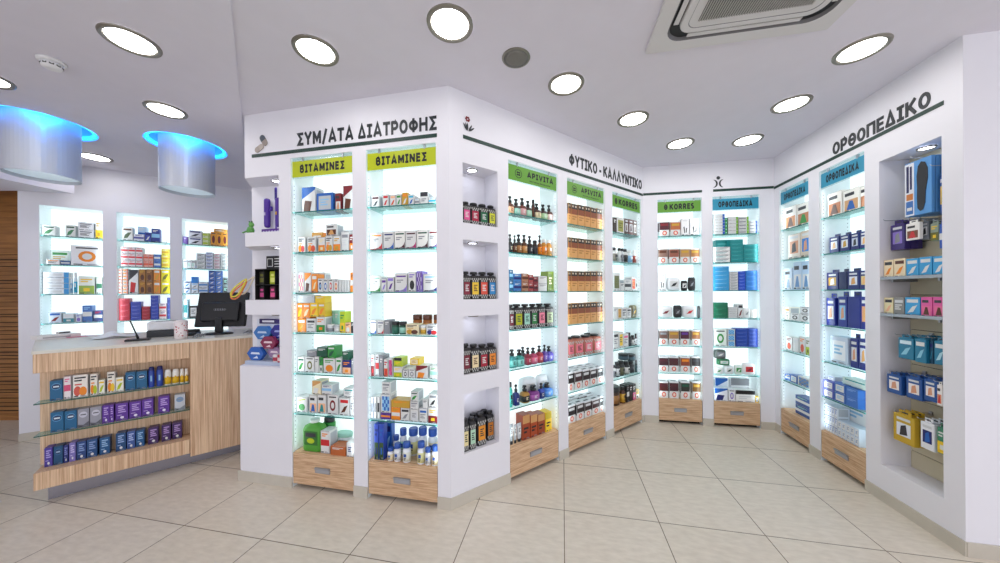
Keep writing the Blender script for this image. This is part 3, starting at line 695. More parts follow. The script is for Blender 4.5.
def hexa(x, z, r, c, c2, y, lab, half=False):
    x = x*1.12-.03; r = r*1.12; y = y-.0
    mb = MB(); P = [(r*math.cos(PI/3*k), r*.72*math.sin(PI/3*k)) for k in range(6)]
    mb.face([(px,-.03,pz) for px,pz in P], pc(c)); mb.face([(px,0,pz) for px,pz in reversed(P)], pc(c))
    for k in range(6):
        a, b = P[k], P[(k+1)%6]; mb.face([(a[0],-.03,a[1]),(a[0],0,a[1]),(b[0],0,b[1]),(b[0],-.03,b[1])], pc(c))
    mb.face([(-r*.55,-.0306,-.004),(r*.55,-.0306,-.004),(r*.45,-.0306,.012),(-r*.45,-.0306,.012)], pc(c2)); mb.face([(-r*.3,-.0306,-r*.45),(r*.35,-.0306,-r*.45),(r*.2,-.0306,-r*.2)], pc(c2))
    o = mb.obj('hexagon_pack'); WL.put(o,.205+x,y,n3+z); tag(o,lab,'pack')
for x,z,r,c,c2,y,lab in [(-.075,.25,.078,'3a78c0','c8dcf4',.15,'light blue hexagon pack, upper left on the cardboard display'),(.075,.262,.078,'2a2a88','a0a8e0',.15,'dark blue hexagon pack, upper right on the cardboard display'),
    (.01,.175,.07,'8a2a50','f0d8e0',.117,'maroon hexagon pack in the middle of the cardboard display'),(.115,.178,.062,'40206a','d8b0c8',.155,'purple hexagon pack at the right of the cardboard display'),(-.085,.085,.075,'2a62b8','dfe8f8',.10,'blue hexagon pack, lower left on the cardboard display'),(.05,.095,.06,'9a7aa0','f0e0e8',.13,'mauve hexagon pack, lower middle on the cardboard display')]:
    hexa(x,z,r,c,c2,y,lab)
for x, c, c2, lab in [(.10,'d8d2d4','b0304a','white and red round tin on the right of the cardboard display'),(.145,'c03048','f0d8dc','red round tin at the right edge of the lowest corner niche')]:
    mb = MB(); mb.lathe([(.024,.0),(.026,.004),(.026,.055),(.022,.06)],pc(c),20); o = mb.obj('round_tin'); mb = MB(); mb.lathe([(.0265,.012),(.0265,.04)],pc(c2),20); mb.obj('label_band',o); WL.put(o,.205+x,.055,n3+.031); tag(o,lab,'tin')
# ---------------------------------------------------------------- products
# every design returns printed marks on the front face: (shape, x0, z0, x1, z1, colour) in fractions of the face
def lines(x0, x1, z0, z1, n, c='dkgrey'):
    out = []
    for i in range(n):
        z = z1-(z1-z0)*i/n; hh = (z1-z0)/n*.55; out.append(('r', x0, z-hh, x1-(x1-x0)*(.35 if i % 3 == 1 else .12 if i % 3 == 2 else 0), z, c))
    return out
DES = {
 'plain': lambda a, b: lines(.12,.85,.62,.86,2,a),
 'text': lambda a, b: [('r',.1,.7,.9,.86,a)]+lines(.12,.8,.25,.6,3,b),
 'swoosh': lambda a, b: [('r',.1,.80,.92,.88,b)]+lines(.14,.7,.45,.66,2,'grey')+[('p',((0,0),(1,0),(1,.42),(.9,.24),(.7,.12),(.35,.05),(0,.04)),a)],
 'band': lambda a, b: [('r',0,.34,1,.62,a)]+lines(.15,.8,.72,.9,2,b),
 'half': lambda a, b: [('r',0,0,1,.48,a)]+lines(.12,.85,.62,.86,2,b)+[('r',.3,.15,.7,.34,b)],
 'top': lambda a, b: [('r',0,.66,1,1,a)]+lines(.15,.8,.2,.5,2,b),
 'blob': lambda a, b: [('e',.18,.1,.82,.58,a)]+lines(.12,.85,.68,.9,2,b),
 'fruit': lambda a, b: [('e',.05,.06,.55,.5,a),('e',.42,.04,.95,.46,b)]+lines(.1,.88,.66,.9,2,'dkgrey')+[('r',.12,.54,.6,.6,a)],
 'leaf': lambda a, b: [('p',((.1,.12),(.5,.2),(.88,.62),(.55,.6),(.25,.42)),a)]+[('r',.1,.76,.88,.88,b)],
 'roundel': lambda a, b: [('e',.22,.18,.78,.74,a),('e',.34,.30,.66,.62,b)]+lines(.15,.85,.8,.92,1),
 'picture': lambda a, b: [('r',.08,.08,.92,.55,a),('p',((.2,.1),(.75,.1),(.6,.48),(.4,.5)),b)]+[('r',.1,.72,.7,.86,'dkgrey')],
 'panel': lambda a, b: [('r',.12,.14,.88,.86,a)]+lines(.22,.75,.3,.7,3,b),
 'oval': lambda a, b: [('e',.12,.52,.88,.86,a),('r',.24,.66,.76,.72,b)]+[('p',((0,0),(1,0),(1,.3),(.5,.12),(0,.18)),b)],
 'diag': lambda a, b: [('p',((0,.55),(1,.9),(1,1),(0,1)),a),('p',((.1,.05),(.6,.05),(.75,.45),(.2,.5)),b)],
 'check': lambda a, b: [('r',.1+.2*i,.1+.2*j,.3+.2*i,.3+.2*j,a if (i+j) % 2 else b) for i in range(4) for j in range(4)],
 'gradbox': lambda a, b: [('r',0,.5,1,.78,a),('r',0,.76,1,1,b)]+[('r',.15,.84,.38,.93,'c8b8a0'),('r',.6,.84,.85,.93,'c8b8a0')]+lines(.15,.85,.2,.42,2,'b07c3c'),
 'haircolour': lambda a, b: [('r',0,.46,1,.98,a),('r',.12,.74,.88,.9,b),('e',.28,.08,.76,.40,'d84a34'),('e',.38,.14,.66,.34,'f4d8c8')],
 'hairmark': lambda a, b: [('p',((.28,.5),(.4,.55),(.5,.2),(.4,.15)),a),('p',((.62,.46),(.74,.44),(.68,.18),(.58,.2)),a),('r',.2,.86,.8,.9,b)],
 'photo': lambda a, b: [('r',.14,.22,.86,.72,a),('p',((.3,.24),(.7,.3),(.62,.68),(.36,.6)),b)]+[('r',.15,.82,.85,.92,'ltgrey')],
 'stripe': lambda a, b: [('r',0,.30,.72,.72,b),('r',.8,0,1,1,a)],
 'tri': lambda a, b: [('p',((.15,.15),(.55,.2),(.85,.6),(.5,.5)),a),('r',.1,.72,.9,.9,b)],
 'spine': lambda a, b: lines(.2,.85,.42,.88,4,a)+[('e',.36,.1,.68,.25,b),('r',.12,.3,.5,.34,a)],
 'brandoval': lambda a, b: [('e',.1,.52,.9,.88,a),('e',.14,.56,.86,.84,'163a66'),('r',.26,.66,.74,.73,b)],
 'none': lambda a, b: [],
}
def marks_on(mb, mk, w, h, y, ox=0, oz=0, eps=.00025):
    for k, q in enumerate(mk):
        yy = y-eps*(1+.5*k)
        if q[0] == 'p': pts = q[1]; c = q[2]
        elif q[0] == 'r': _, x0, z0, x1, z1, c = q; pts = ((x0,z0),(x1,z0),(x1,z1),(x0,z1))
        else:
            _, x0, z0, x1, z1, c = q; pts = [((x0+x1)/2+(x1-x0)/2*math.cos(2*PI*j/14),(z0+z1)/2+(z1-z0)/2*math.sin(2*PI*j/14)) for j in range(14)]
        mb.face([(ox+(px-.5)*w, yy, oz+pz*h) for px, pz in pts], pc(c))
LIGHT = ('white','ltgrey','cream','clear')
_cache = {}
def parts_for(kind, w, h, d, cols):
    """list of (part name, mesh); the first with name None is the thing itself when it has no parts"""
    key = (kind, round(w,3), round(h,3), round(d,3), cols)
    if key in _cache: return _cache[key]
    K, _, des = kind.partition('.'); c0, c1, c2 = (list(cols)+['dkgrey','grey'])[:3]
    P = []
    def add(n, mb): P.append((n, mb.mesh(n or 'carton')))
    if K == 'box':
        mb = MB(); mb.box(-w/2,0,0,w/2,d,h,pc(c0),bev=min(.0012,w*.05)); marks_on(mb, DES[des](c1,c2), w-.003, h-.003, 0, 0, .0015)
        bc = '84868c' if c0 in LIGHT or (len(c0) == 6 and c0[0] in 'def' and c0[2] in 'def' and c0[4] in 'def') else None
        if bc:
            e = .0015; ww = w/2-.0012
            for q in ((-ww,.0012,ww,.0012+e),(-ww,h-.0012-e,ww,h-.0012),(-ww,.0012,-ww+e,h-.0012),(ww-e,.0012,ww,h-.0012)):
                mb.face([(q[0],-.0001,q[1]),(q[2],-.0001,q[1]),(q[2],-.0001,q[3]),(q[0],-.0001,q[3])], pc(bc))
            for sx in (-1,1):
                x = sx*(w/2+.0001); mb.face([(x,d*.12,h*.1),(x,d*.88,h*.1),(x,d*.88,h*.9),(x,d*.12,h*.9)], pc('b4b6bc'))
        if des not in ('none','plain','gradbox','haircolour') and w > .03: marks_on(mb, [('r',.08,.03,.36,.075,'dkgrey'),('r',.5,.03,.92,.05,'grey'),('r',.5,.065,.8,.08,'grey')], w-.003, h-.003, -.0014, 0, .0015)
        if h > .05 and d > .03: mb.box(-w/2+.004,.0,h+.0001,w/2-.004,.0006,h+.0004,pc(c1))
        if des in ('gradbox','haircolour'):     # printed colour runs round the sides
            for sx in (-1,1):
                x = sx*(w/2+.0002); zc = .5 if des == 'gradbox' else .46
                mb.face([(x,0.002,h*zc),(x,d-.002,h*zc),(x,d-.002,h*.985),(x,.002,h*.985)], pc(c2 if des == 'gradbox' else c1))
        add(None, mb)
    elif K == 'hair':   # hair colour carton with a clear lid above
        mb = MB(); mb.box(-w/2,0,0,w/2,d,h*.94,pc(c0),bev=.001); marks_on(mb, DES['haircolour'](c1,c2), w-.002, h*.93, 0)
        for sx in (-1,1): mb.face([(sx*(w/2+.0002),.002,h*.3),(sx*(w/2+.0002),d-.002,h*.42),(sx*(w/2+.0002),d-.002,h*.92),(sx*(w/2+.0002),.002,h*.92)], pc(c1))
        add('carton_body', mb); mb = MB(); mb.box(-w/2,.001,h*.9405,w/2,d,h,pc('e6e6ea'),bev=.001); mb.box(-w*.3,.2*d,h+.0001,w*.3,.5*d,h+.0004,pc('dkgrey')); add('lid', mb)
    elif K == 'sqb':    # square bottle, patterned sleeve with a bright label
        mb = MB(); r = w/2; hb = h*.86
        mb.lathe([(r*.94,0),(r,.004),(r,hb*.93),(r*.8,hb),(r*.34,hb*1.03),(r*.34,h*.9)], pc(c0), 20, cy=d/2, sy=d/w, sq=5); add('bottle_body', mb)
        mb = MB(); n = 7; e = w*.9/n
        for i in range(n):
            for zq in (.04,.12,.74,.82):
                if (i+int(zq*12)) % 2: mb.box(-w*.45+i*e,-.0008,hb*zq,-w*.45+(i+1)*e,.001,hb*zq+hb*.07,pc('b8b8b4'))
        mb.box(-w*.36,-.0012,hb*.2,w*.36,.001,hb*.72,pc(c1)); marks_on(mb, lines(.2,.8,.2,.8,4,c2), w*.7, hb*.5, -.0012, 0, hb*.21); add('label', mb)
        mb = MB(); mb.lathe([(r*.72,h*.902),(r*.76,h*.905),(r*.76,h*.985),(r*.68,h)], pc('black'), 16, cy=d/2, sy=min(1,1.1*d/w)); add('cap', mb)
    elif K == 'pump':
        mb = MB(); r = w/2; hb = h*.62
        mb.lathe([(r*.92,0),(r,.005),(r,hb*.8),(r*.75,hb*.94),(r*.36,hb),(r*.36,hb*1.05)], pc(c0), 18, cy=d/2, sy=d/w, sq=(3 if des == 'sq' else 0)); add('bottle_body', mb)
        mb = MB(); z0, z1 = hb*.12, hb*.68; mb.lathe([(r*1.012,z0),(r*1.012,z1)], pc(c1), 18, cy=d/2, sy=d/w, sq=(3 if des == 'sq' else 0)); marks_on(mb, lines(.3,.7,.25,.8,3,c2), w*.8, z1-z0, -.0006+(d/2-d/2*1.02 if des == 'sq' else -.0006), 0, z0); add('label', mb)
        mb = MB(); mb.lathe([(r*.52,hb*1.051),(r*.56,hb*1.06),(r*.52,hb*1.26),(r*.26,hb*1.28),(r*.26,h*.90),(r*.46,h*.905),(r*.46,h*.985),(r*.3,h)], pc('black'), 14, cy=d/2); mb.tube([(0,d/2,h*.96),(-r*.7,d/2-r*.3,h*.955),(-r*.85,d/2-r*.36,h*.93)], r*.15, pc('black'), 8); add('pump_head', mb)
    elif K == 'bot':
        mb = MB(); r = w/2; hb = h*(.72 if des == 'wide' else .78)
        mb.lathe([(r*.93,0),(r,.004),(r,hb*.86),(r*.72,hb*.97),(r*.6,hb),(r*.6,hb*1.03)], pc(c0), 20, cy=d/2, sy=d/w); add('bottle_body', mb)
        mb = MB(); mb.lathe([(r*1.012,hb*.1),(r*1.012,hb*.74)], pc(c2), 20, cy=d/2, sy=d/w); marks_on(mb, [('r',.2,.5,.8,.85,c1)]+lines(.25,.75,.1,.4,2), w*.62, hb*.64, -.001-.0005, 0, hb*.1); add('label', mb)
        mb = MB(); rc = r*(.92 if des == 'wide' else .72); mb.lathe([(rc*.98,hb*1.031),(rc,hb*1.04),(rc,h*.97),(rc*.9,h)], pc(c1), 20, cy=d/2); add('cap', mb)
    elif K == 'jar':
        mb = MB(); r = w/2; mb.lathe([(r*.9,0),(r*.97,.004),(r*.97,h*.66),(r*.9,h*.72)], pc(c0), 22, cy=d/2, sy=d/w); add('jar_body', mb)
        mb = MB(); mb.lathe([(r*.985,h*.12),(r*.985,h*.55)], pc(c2), 22, cy=d/2, sy=d/w); add('label', mb)
        mb = MB(); mb.lathe([(r*.98,h*.721),(r,h*.74),(r,h*.96),(r*.93,h)], pc(c1), 22, cy=d/2, sy=d/w); add('lid', mb)
    elif K == 'tube':   # cosmetic tube standing on its cap
        mb = MB(); r = w/2
        prof = [(.62,.16),(.86,.22),(.95,.6),(1,1)]
        m = mb; i = len(m.v); n = 18
        for q, zq in prof:
            for j in range(n):
                a = 2*PI*j/n; f = 1-.9*max(0,(zq-.22)/.78); m.v.append((r*q*math.cos(a), d/2+d/2*q*f*math.sin(a), h*zq))
        k = m.mi(pc(c0))
        for a in range(len(prof)-1):
            for j in range(n): m.f.append((i+a*n+j,i+a*n+(j+1)%n,i+(a+1)*n+(j+1)%n,i+(a+1)*n+j)); m.m.append(k); m.sm.append(True)
        m.f.append(tuple(i+3*n+j for j in range(n))); m.m.append(k); m.sm.append(False)
        add('tube_body', mb); mb = MB(); mb.box(-w*.3,.1*d,h*.42,w*.3,.14*d,h*.84,pc(c2)); marks_on(mb, lines(.2,.8,.2,.8,3,c1), w*.56, h*.4, .1*d, 0, h*.43); add('label', mb)
        mb = MB(); mb.lathe([(r*.66,0),(r*.7,.003),(r*.68,h*.159)], pc('black'), 18, cy=d/2, sy=min(1,d/w)); add('cap', mb)
    elif K == 'pouch':  # soft filled bag lying or standing
        bm = bmesh.new(); bmesh.ops.create_uvsphere(bm, u_segments=20, v_segments=12, radius=1)
        for v in bm.verts:
            x, y, z = v.co
            sg = lambda t, p: math.copysign(abs(t)**p, t)
            v.co = (sg(x,.4)*w/2, d/2+sg(y,.7)*d/2, h/2+sg(z,.42)*h/2+(.04*h*math.sin(9*x+3*y)))
        for v in bm.verts: v.co.z = max(0, min(h, v.co.z))
        mb = MB(); mb.bm(bm, pc(c0), True); add('bag', mb)
        mb = MB(); mb.box(-w*.3,-.002,h*.28,w*.3,d*.3,h*.72,pc(c1)); marks_on(mb, [('p',((.1,.1),(.6,.2),(.9,.8),(.4,.6)),c2)], w*.6, h*.44, -.002, 0, h*.28); add('label', mb)
    elif K == 'jug':    # large square canister with handle and cap
        mb = MB(); r = w/2; mb.lathe([(r*.92,0),(r,.008),(r,h*.68),(r*.85,h*.8),(r*.35,h*.87),(r*.35,h*.9)], pc(c0), 24, cy=d/2, sy=d/w, sq=4); add('canister_body', mb)
        mb = MB(); mb.box(-w*.36,-.002,h*.22,w*.36,.004,h*.66,pc(c1)); marks_on(mb, [('r',.1,.6,.9,.9,'dkgrey'),('e',.2,.1,.8,.5,c2)], w*.7, h*.42, -.002, 0, h*.23); add('label', mb)
        mb = MB(); mb.lathe([(r*.42,h*.901),(r*.44,h*.91),(r*.42,h)], pc('e8f0e8'), 18, cy=d/2); add('cap', mb)
    elif K == 'can':
        mb = MB(); r = w/2; mb.lathe([(r*.94,0),(r,.004),(r,h*.78),(r*.9,h*.82)], pc(c0), 20, cy=d/2, sy=d/w); marks_on(mb, [('r',.3,.35,.7,.75,c2)], w*.7, h*.7, -.001, 0, h*.05); 
        if des == 'half': mb.lathe([(r*1.008,h*.06),(r*1.008,h*.5)], pc(c2), 20, cy=d/2, sy=d/w)
        add('can_body', mb)
        mb = MB(); mb.lathe([(r*.86,h*.821),(r*.88,h*.83),(r*.84,h*.96),(r*.6,h)], pc(c1), 20, cy=d/2, sy=d/w); add('cap', mb)
    elif K == 'hang':   # carded pack with a hang tab
        mb = MB(); hb = h*.86; mb.box(-w/2,0,0,w/2,d,hb,pc(c0),bev=min(.003,d*.3)); marks_on(mb, DES[des](c1,c2), w*.94, hb*.94, 0, 0, hb*.03, .0003); add('pack_body', mb)
        mb = MB(); tw = w*.3; mb.box(-tw,d*.3,hb+.0002,tw,d*.3+.0015,h,pc(c0)); mb.box(-tw*.5,d*.3-.0004,hb+(h-hb)*.35,tw*.5,d*.3-.0001,hb+(h-hb)*.65,pc('dkgrey')); add('hang_tab', mb)
    elif K == 'sleeve':     # big clear insole pack with a printed strip
        mb = MB(); mb.box(-w/2,0,0,w/2,d,h,pc(c0),bev=.002); marks_on(mb, [('r',.0,.0,.36,1,'e6e8f0'),('r',.04,.03,.32,.28,'3a70b8'),('r',.08,.1,.28,.16,'white'),('r',.06,.45,.16,.96,c2),('r',.2,.5,.28,.94,c2),('r',.06,.3,.32,.42,'c87a3c')], w, h*.97, 0, 0, h*.01, .0003); add('clear_pack', mb)
        mb = MB(); pts = [(.58,.06),(.68,.08),(.76,.2),(.78,.4),(.86,.62),(.86,.8),(.76,.92),(.62,.95),(.5,.88),(.45,.7),(.47,.5),(.46,.3),(.48,.12)]
        bm = bmesh.new(); f = bm.faces.new([bm.verts.new(((x-.5)*w+.02*w,-.0008,z*h)) for x, z in pts]); r_ = bmesh.ops.extrude_face_region(bm, geom=[f])
        for g in r_['geom']:
            if isinstance(g, bmesh.types.BMVert): g.co.y -= .0018
        mb.bm(bm, pc('26262c')); add('insole', mb)
    _cache[key] = P; return P
NAMES = {'box':'carton','hair':'hair_colour_carton','sqb':'square_bottle','pump':'pump_bottle','bot':'bottle','jar':'jar','tube':'tube','pouch':'pouch','jug':'canister','can':'spray_can','hang':'hanging_pack','sleeve':'insole_pack'}
CATS = {'box':'box','hair':'box','sqb':'bottle','pump':'bottle','bot':'bottle','jar':'jar','tube':'tube','pouch':'pouch','jug':'canister','can':'can','hang':'pack','sleeve':'pack'}
FRAMES = dict(L=WL, M=WM, B=WB, R=WR, K=WK, C=CF)
def product(fr, s, dp, z, rot, kind, w, h, d, cols, label, group, name=None):
    F = FRAMES[fr]; K = kind.partition('.')[0]; P = parts_for(kind, w, h, d, cols); name = name or NAMES[K]
    if P[0][0] is None: root = mobj(name, P[0][1]); rest = P[1:]
    else:
        root = bpy.data.objects.new(name, None); COL.objects.link(root); root.empty_display_size = .02; rest = P
    for n, me in rest: mobj(n, me, root)
    F.put(root, s, dp, z, rot); tag(root, label, CATS[K], group); return root
# kinds of packs: (shape and print, colours)
KINDS = [
 ('box.diag', 'white blue brown'),
 ('box.panel', 'blue silver ltblue'),
 ('box.picture', 'dkred white skin'),
 ('box.diag', 'white dkred brown'),
 ('box.fruit', 'white orange red'),
 ('box.fruit', 'white orange orangered'),
 ('box.half', 'white orange cream'),
 ('box.fruit', 'white orange gold'),
 ('box.half', 'white orange gold'),
 ('box.text', 'white grey ltgrey'),
 ('box.half', 'dkred orange white'),
 ('box.plain', 'd89a3c white orange'),
 ('box.half', 'orange white gold'),
 ('box.top', 'white ltgrey grey'),
 ('box.picture', 'white brown tan'),
 ('box.check', 'white pink cream'),
 ('box.diag', 'white orange brown'),
 ('box.tri', 'orange cream white'),
 ('box.roundel', 'white navy ltblue'),
 ('box.roundel', 'white blue white'),
 ('box.roundel', 'white red white'),
 ('box.roundel', 'white orangered cream'),
 ('box.plain', 'white ltgrey grey'),
 ('box.band', 'orange white brown'),
 ('box.plain', 'e2e2e0 grey grey'),
 ('box.tri', 'orange gold white'),
 ('box.text', 'white dkgrey grey'),
 ('box.half', 'white green orange'),
 ('jar', 'ltgrey white grey'),
 ('jar', 'ltgrey silver white'),
 ('box.half', 'lime yellow green'),
 ('box.blob', 'peach white black'),
 ('box.plain', 'black white grey'),
 ('box.plain', 'mint white grey'),
 ('box.leaf', 'orange yellow white'),
 ('box.leaf', 'orange cream white'),
 ('box.leaf', 'yellow orange white'),
 ('box.leaf', 'e0b828 orange white'),
 ('box.plain', 'yellow white grey'),
 ('box.plain', 'silver white dkgrey'),
 ('box.leaf', 'white green dkgreen'),
 ('box.roundel', 'white olive white'),
 ('box.plain', 'white grey grey'),
 ('box.half', 'green white dkgreen'),
 ('box.blob', 'white orange green'),
 ('box.leaf', 'white green green'),
 ('box.half', 'navy peach orange'),
 ('box.plain', 'grey white white'),
 ('box.text', 'e2e2e0 grey green'),
 ('box.plain', 'dkgreen white green'),
 ('box.leaf', 'green dkgreen white'),
 ('box.blob', 'white green lime'),
 ('box.picture', 'white peach blue'),
 ('box.picture', 'white peach teal'),
 ('box.roundel', 'white dkred white'),
 ('box.tri', 'white brown red'),
 ('box.panel', 'white ltgrey grey'),
 ('box.text', 'e2e2e0 grey orange'),
 ('box.text', 'white teal grey'),
 ('box.band', 'white ltblue navy'),
 ('box.diag', 'cream tan white'),
 ('jug', '4f9e34 2f6e28 lime'),
 ('box.band', 'white red orange'),
 ('box.plain', 'b8602c white dkred'),
 ('box.panel', 'white ltgrey navy'),
 ('can', 'green dkgrey lime'),
 ('jar', 'clear mint white'),
 ('box.tri', 'white dkgrey maroon'),
 ('box.tri', 'white red red'),
 ('box.tri', 'white orangered peach'),
 ('box.tri', 'white green green'),
 ('box.tri', 'gold white orange'),
 ('box.tri', 'white blue cyan'),
 ('box.band', 'white grey ltblue'),
 ('box.top', 'white dkgrey grey'),
 ('box.band', 'white cyan ltblue'),
 ('box.swoosh', 'white red orange'),
 ('box.swoosh', 'white blue navy'),
 ('box.swoosh', 'f0efe9 maroon dkgreen'),
 ('box.swoosh', 'white magenta maroon'),
 ('box.swoosh', 'white purple dkred'),
 ('box.swoosh', 'eef2ea green mint'),
 ('box.tri', 'white violet purple'),
 ('box.tri', 'white purple violet'),
 ('box.swoosh', 'white violet purple'),
 ('box.blob', 'white black violet'),
 ('box.check', 'violet lilac purple'),
 ('box.swoosh', 'white navy ltblue'),
 ('box.swoosh', 'white red navy'),
 ('jar', 'dkgreen black 2f6e5c'),
 ('jar', 'dkgreen black mint'),
 ('box.fruit', 'cream gold brown'),
 ('jar', 'cream white gold'),
 ('box.fruit', 'white navy red'),
 ('jar', 'amber brown cream'),
 ('jar', 'amber brown tan'),
 ('jar', 'amber brown white'),
 ('box.half', 'white dkred red'),
 ('box.band', 'ltgrey red maroon'),
 ('box.half', 'white orangered red'),
 ('box.check', 'white magenta pink'),
 ('box.half', 'white lime yellow'),
 ('box.roundel', 'white dkgrey white'),
 ('box.roundel', 'white grey white'),
 ('box.diag', 'white dkred orange'),
 ('box.band', 'white mint green'),
 ('box.text', 'e2e2e0 grey dkred'),
 ('box.panel', 'yellow cream gold'),
 ('box.top', 'lime black yellow'),
 ('box.stripe', 'white blue grey'),
 ('box.stripe', 'white dkgrey grey'),
 ('box.stripe', 'white grey dkgrey'),
 ('box.band', 'purple orange navy'),
 ('box.band', 'orange white gold'),
 ('box.tri', 'white grey dkgrey'),
 ('box.text', 'white blue grey'),
 ('box.half', 'white dkred yellow'),
 ('box.text', 'white grey grey'),
 ('box.plain', 'gold orange brown'),
 ('box.plain', 'white dkgrey grey'),
 ('box.check', 'white blue ltblue'),
 ('box.tri', 'white black grey'),
 ('box.half', '2a48b0 2c4a1e navy'),
 ('box.half', '2a48b0 2c4a1e blue'),
 ('bot.wide', 'eceef2 2c54a8 cream'),
 ('bot.wide', 'eceef2 2c54a8 ltgrey'),
 ('bot.wide', 'eceef2 2c54a8 e6e6d8'),
 ('bot.wide', 'eceef2 2c54a8 e0dca0'),
 ('box.tri', 'blue ltblue navy'),
 ('bot.wide', 'eceef2 2c54a8 mint'),
 ('pump.sq', '5a2c14 peach brown'),
 ('pump.sq', '3a2018 mint white'),
 ('pump.sq', '6a2a1c d8a0a0 white'),
 ('pump.sq', '3a2018 a8d4b8 white'),
 ('bot', '3a1c14 black brown'),
 ('pump.sq', '4a2418 cream olive'),
 ('pump.sq', '3a2018 a8c898 white'),
 ('pump.sq', '4a2418 e0c0b8 white'),
 ('pump', '201a18 dkgrey cream'),
 ('pump', '2a1c16 brown cream'),
 ('pump', '2a1c16 a06a3a cream'),
 ('pump', '5a3216 c88a4a cream'),
 ('pump', '2a1c16 dkgrey white'),
 ('bot', '2a1c16 black dkgrey'),
 ('pump', '8a5220 orange brown'),
 ('bot', 'c8862c white orange'),
 ('bot', 'c8862c white d89a4a'),
 ('box.band', 'petrol ltblue white'),
 ('box.band', '3a7ab8 navy white'),
 ('box.band', 'b07a5a brown white'),
 ('box.band', 'b04a48 maroon white'),
 ('box.band', '8a2c34 maroon white'),
 ('box.plain', 'white grey pink'),
 ('box.panel', '7a9030 5a7020 cream'),
 ('sqb', '1c1a1c 6a2430 white'),
 ('sqb', '1c1a1c b4b820 dkgreen'),
 ('sqb', '1c1a1c a8dcc8 dkgreen'),
 ('sqb', '1c1a1c 2f8040 white'),
 ('sqb', '1c1a1c f08aa0 maroon'),
 ('sqb', '1c1a1c b8c8a0 dkgrey'),
 ('pump.sq', '3a8a8a 7accc4 black'),
 ('pump.sq', '3a9a90 8ad4cc black'),
 ('pump.sq', '8a1c34 b84058 white'),
 ('pump.sq', 'b84068 e87898 white'),
 ('pump.sq', 'a02438 c85060 white'),
 ('pump.sq', '5a3a9a 7a5ab8 white'),
 ('pump.sq', '5448a8 7a70c8 white'),
 ('pump.sq', '6a7074 ltgrey white'),
 ('bot', '2a9a8c black 48b8a8'),
 ('pump.sq', '1c2a6a navy white'),
 ('pump.sq', 'a87c34 black cream'),
 ('pump.sq', '7a3080 a858a8 white'),
 ('pump.sq', '3a4aa8 navy white'),
 ('pump.sq', '3a78c8 5a98e0 white'),
 ('pouch', 'eef0f2 white ltgrey'),
 ('pouch', 'eef0f2 white ltblue'),
 ('tube', '9aa0a4 dkgrey white'),
 ('tube', 'b4b8bc dkgrey white'),
 ('tube', 'c0c4c8 black white'),
 ('box.top', '9a3c1c kraft black'),
 ('box.top', 'a8441c kraft black'),
 ('box.top', '98401c kraft black'),
 ('box.top', 'yellow c8b020 black'),
 ('box.gradbox', 'd8a060 8a4a28 2a2220'),
 ('sqb', 'b06a5c e07080 maroon'),
 ('sqb', 'b4705c e87888 maroon'),
 ('sqb', 'b06a5c e07080 white'),
 ('sqb', 'b4705c e87888 white'),
 ('sqb', '8a5048 c05868 maroon'),
 ('hair', 'white 1e1618 ltgrey'),
 ('hair', 'white 3a1c22 ltgrey'),
 ('hair', 'white 2a1a1e ltgrey'),
 ('hair', 'white 241a20 ltgrey'),
 ('hair', 'white 1a161c ltgrey'),
 ('box.plain', '3a2a24 white grey'),
 ('box.panel', 'white 9a9a50 olive'),
 ('box.photo', '4a3028 ltgrey brown'),
 ('box.photo', '6a3a38 ltgrey maroon'),
 ('box.photo', '5a4038 white brown'),
 ('bot', 'white dkgrey 8a8478'),
 ('bot', 'white black ltgrey'),
 ('bot', 'ltgrey black grey'),
 ('bot', 'white dkgrey black'),
 ('bot', 'clear white ltblue'),
 ('bot', 'white white 9a3c2c'),
 ('box.panel', 'white 6a7048 olive'),
 ('box.band', 'white black grey'),
 ('box.panel', 'white orangered orange'),
 ('box.panel', 'white gold tan'),
 ('box.text', 'white grey dkgrey'),
 ('pouch', '7a7458 4a4630 gold'),
 ('box.panel', 'white yellow olive'),
 ('box.text', 'white pink grey'),
 ('bot', '2a2426 black dkgrey'),
 ('bot', '3a3032 black white'),
 ('bot', '4a3038 black ltgrey'),
 ('bot', 'white black grey'),
 ('bot', '2a2c30 black ltgrey'),
 ('bot', '2a2c2a black 6a6a50'),
 ('bot', '202224 black white'),
 ('bot', '202426 black dkgrey'),
 ('bot', '202426 black 2a4a50'),
 ('jar', '2a3a44 black 46606c'),
 ('jar', '2a3a44 black 3a5460'),
 ('jar', '3a2418 black 8a6034'),
 ('bot', '4a2c1a black gold'),
 ('box.band', 'black white grey'),
 ('box.plain', '241c1e white grey'),
 ('box.half', 'black pink white'),
 ('box.half', 'c8a850 white black'),
 ('hair', 'white maroon dkred'),
 ('hair', 'white b8683a gold'),
 ('box.hairmark', 'f4f2f2 black ltgrey'),
 ('hair', 'white 8a6a5c brown'),
 ('hair', 'white 9a5844 brown'),
 ('hair', 'white b88a5a gold'),
 ('hair', 'white a8703c gold'),
 ('pouch', 'f2f2f4 white black'),
 ('pouch', 'black white dkgrey'),
 ('pouch', '1c1c1f dkgrey grey'),
 ('pouch', 'eeeef0 white dkred'),
 ('pouch', '1c1c1f 3a3a3e grey'),
 ('pouch', 'eeeef0 white red'),
 ('pouch', '161618 dkgrey dkgrey'),
 ('hair', 'white 6a4c44 grey'),
 ('hair', 'white a87848 gold'),
 ('hair', 'white 4a1428 purple'),
 ('hair', 'white 9a6030 gold'),
 ('hair', 'white 3a141e maroon'),
 ('hair', 'white 4a1c1e maroon'),
 ('hair', 'white 8a3c22 orange'),
 ('hair', 'white 241c1e dkgrey'),
 ('hair', 'white 4a1414 maroon'),
 ('hair', 'white 40121e maroon'),
 ('hair', 'white 2a2a24 dkgreen'),
 ('hair', 'white 7a5420 gold'),
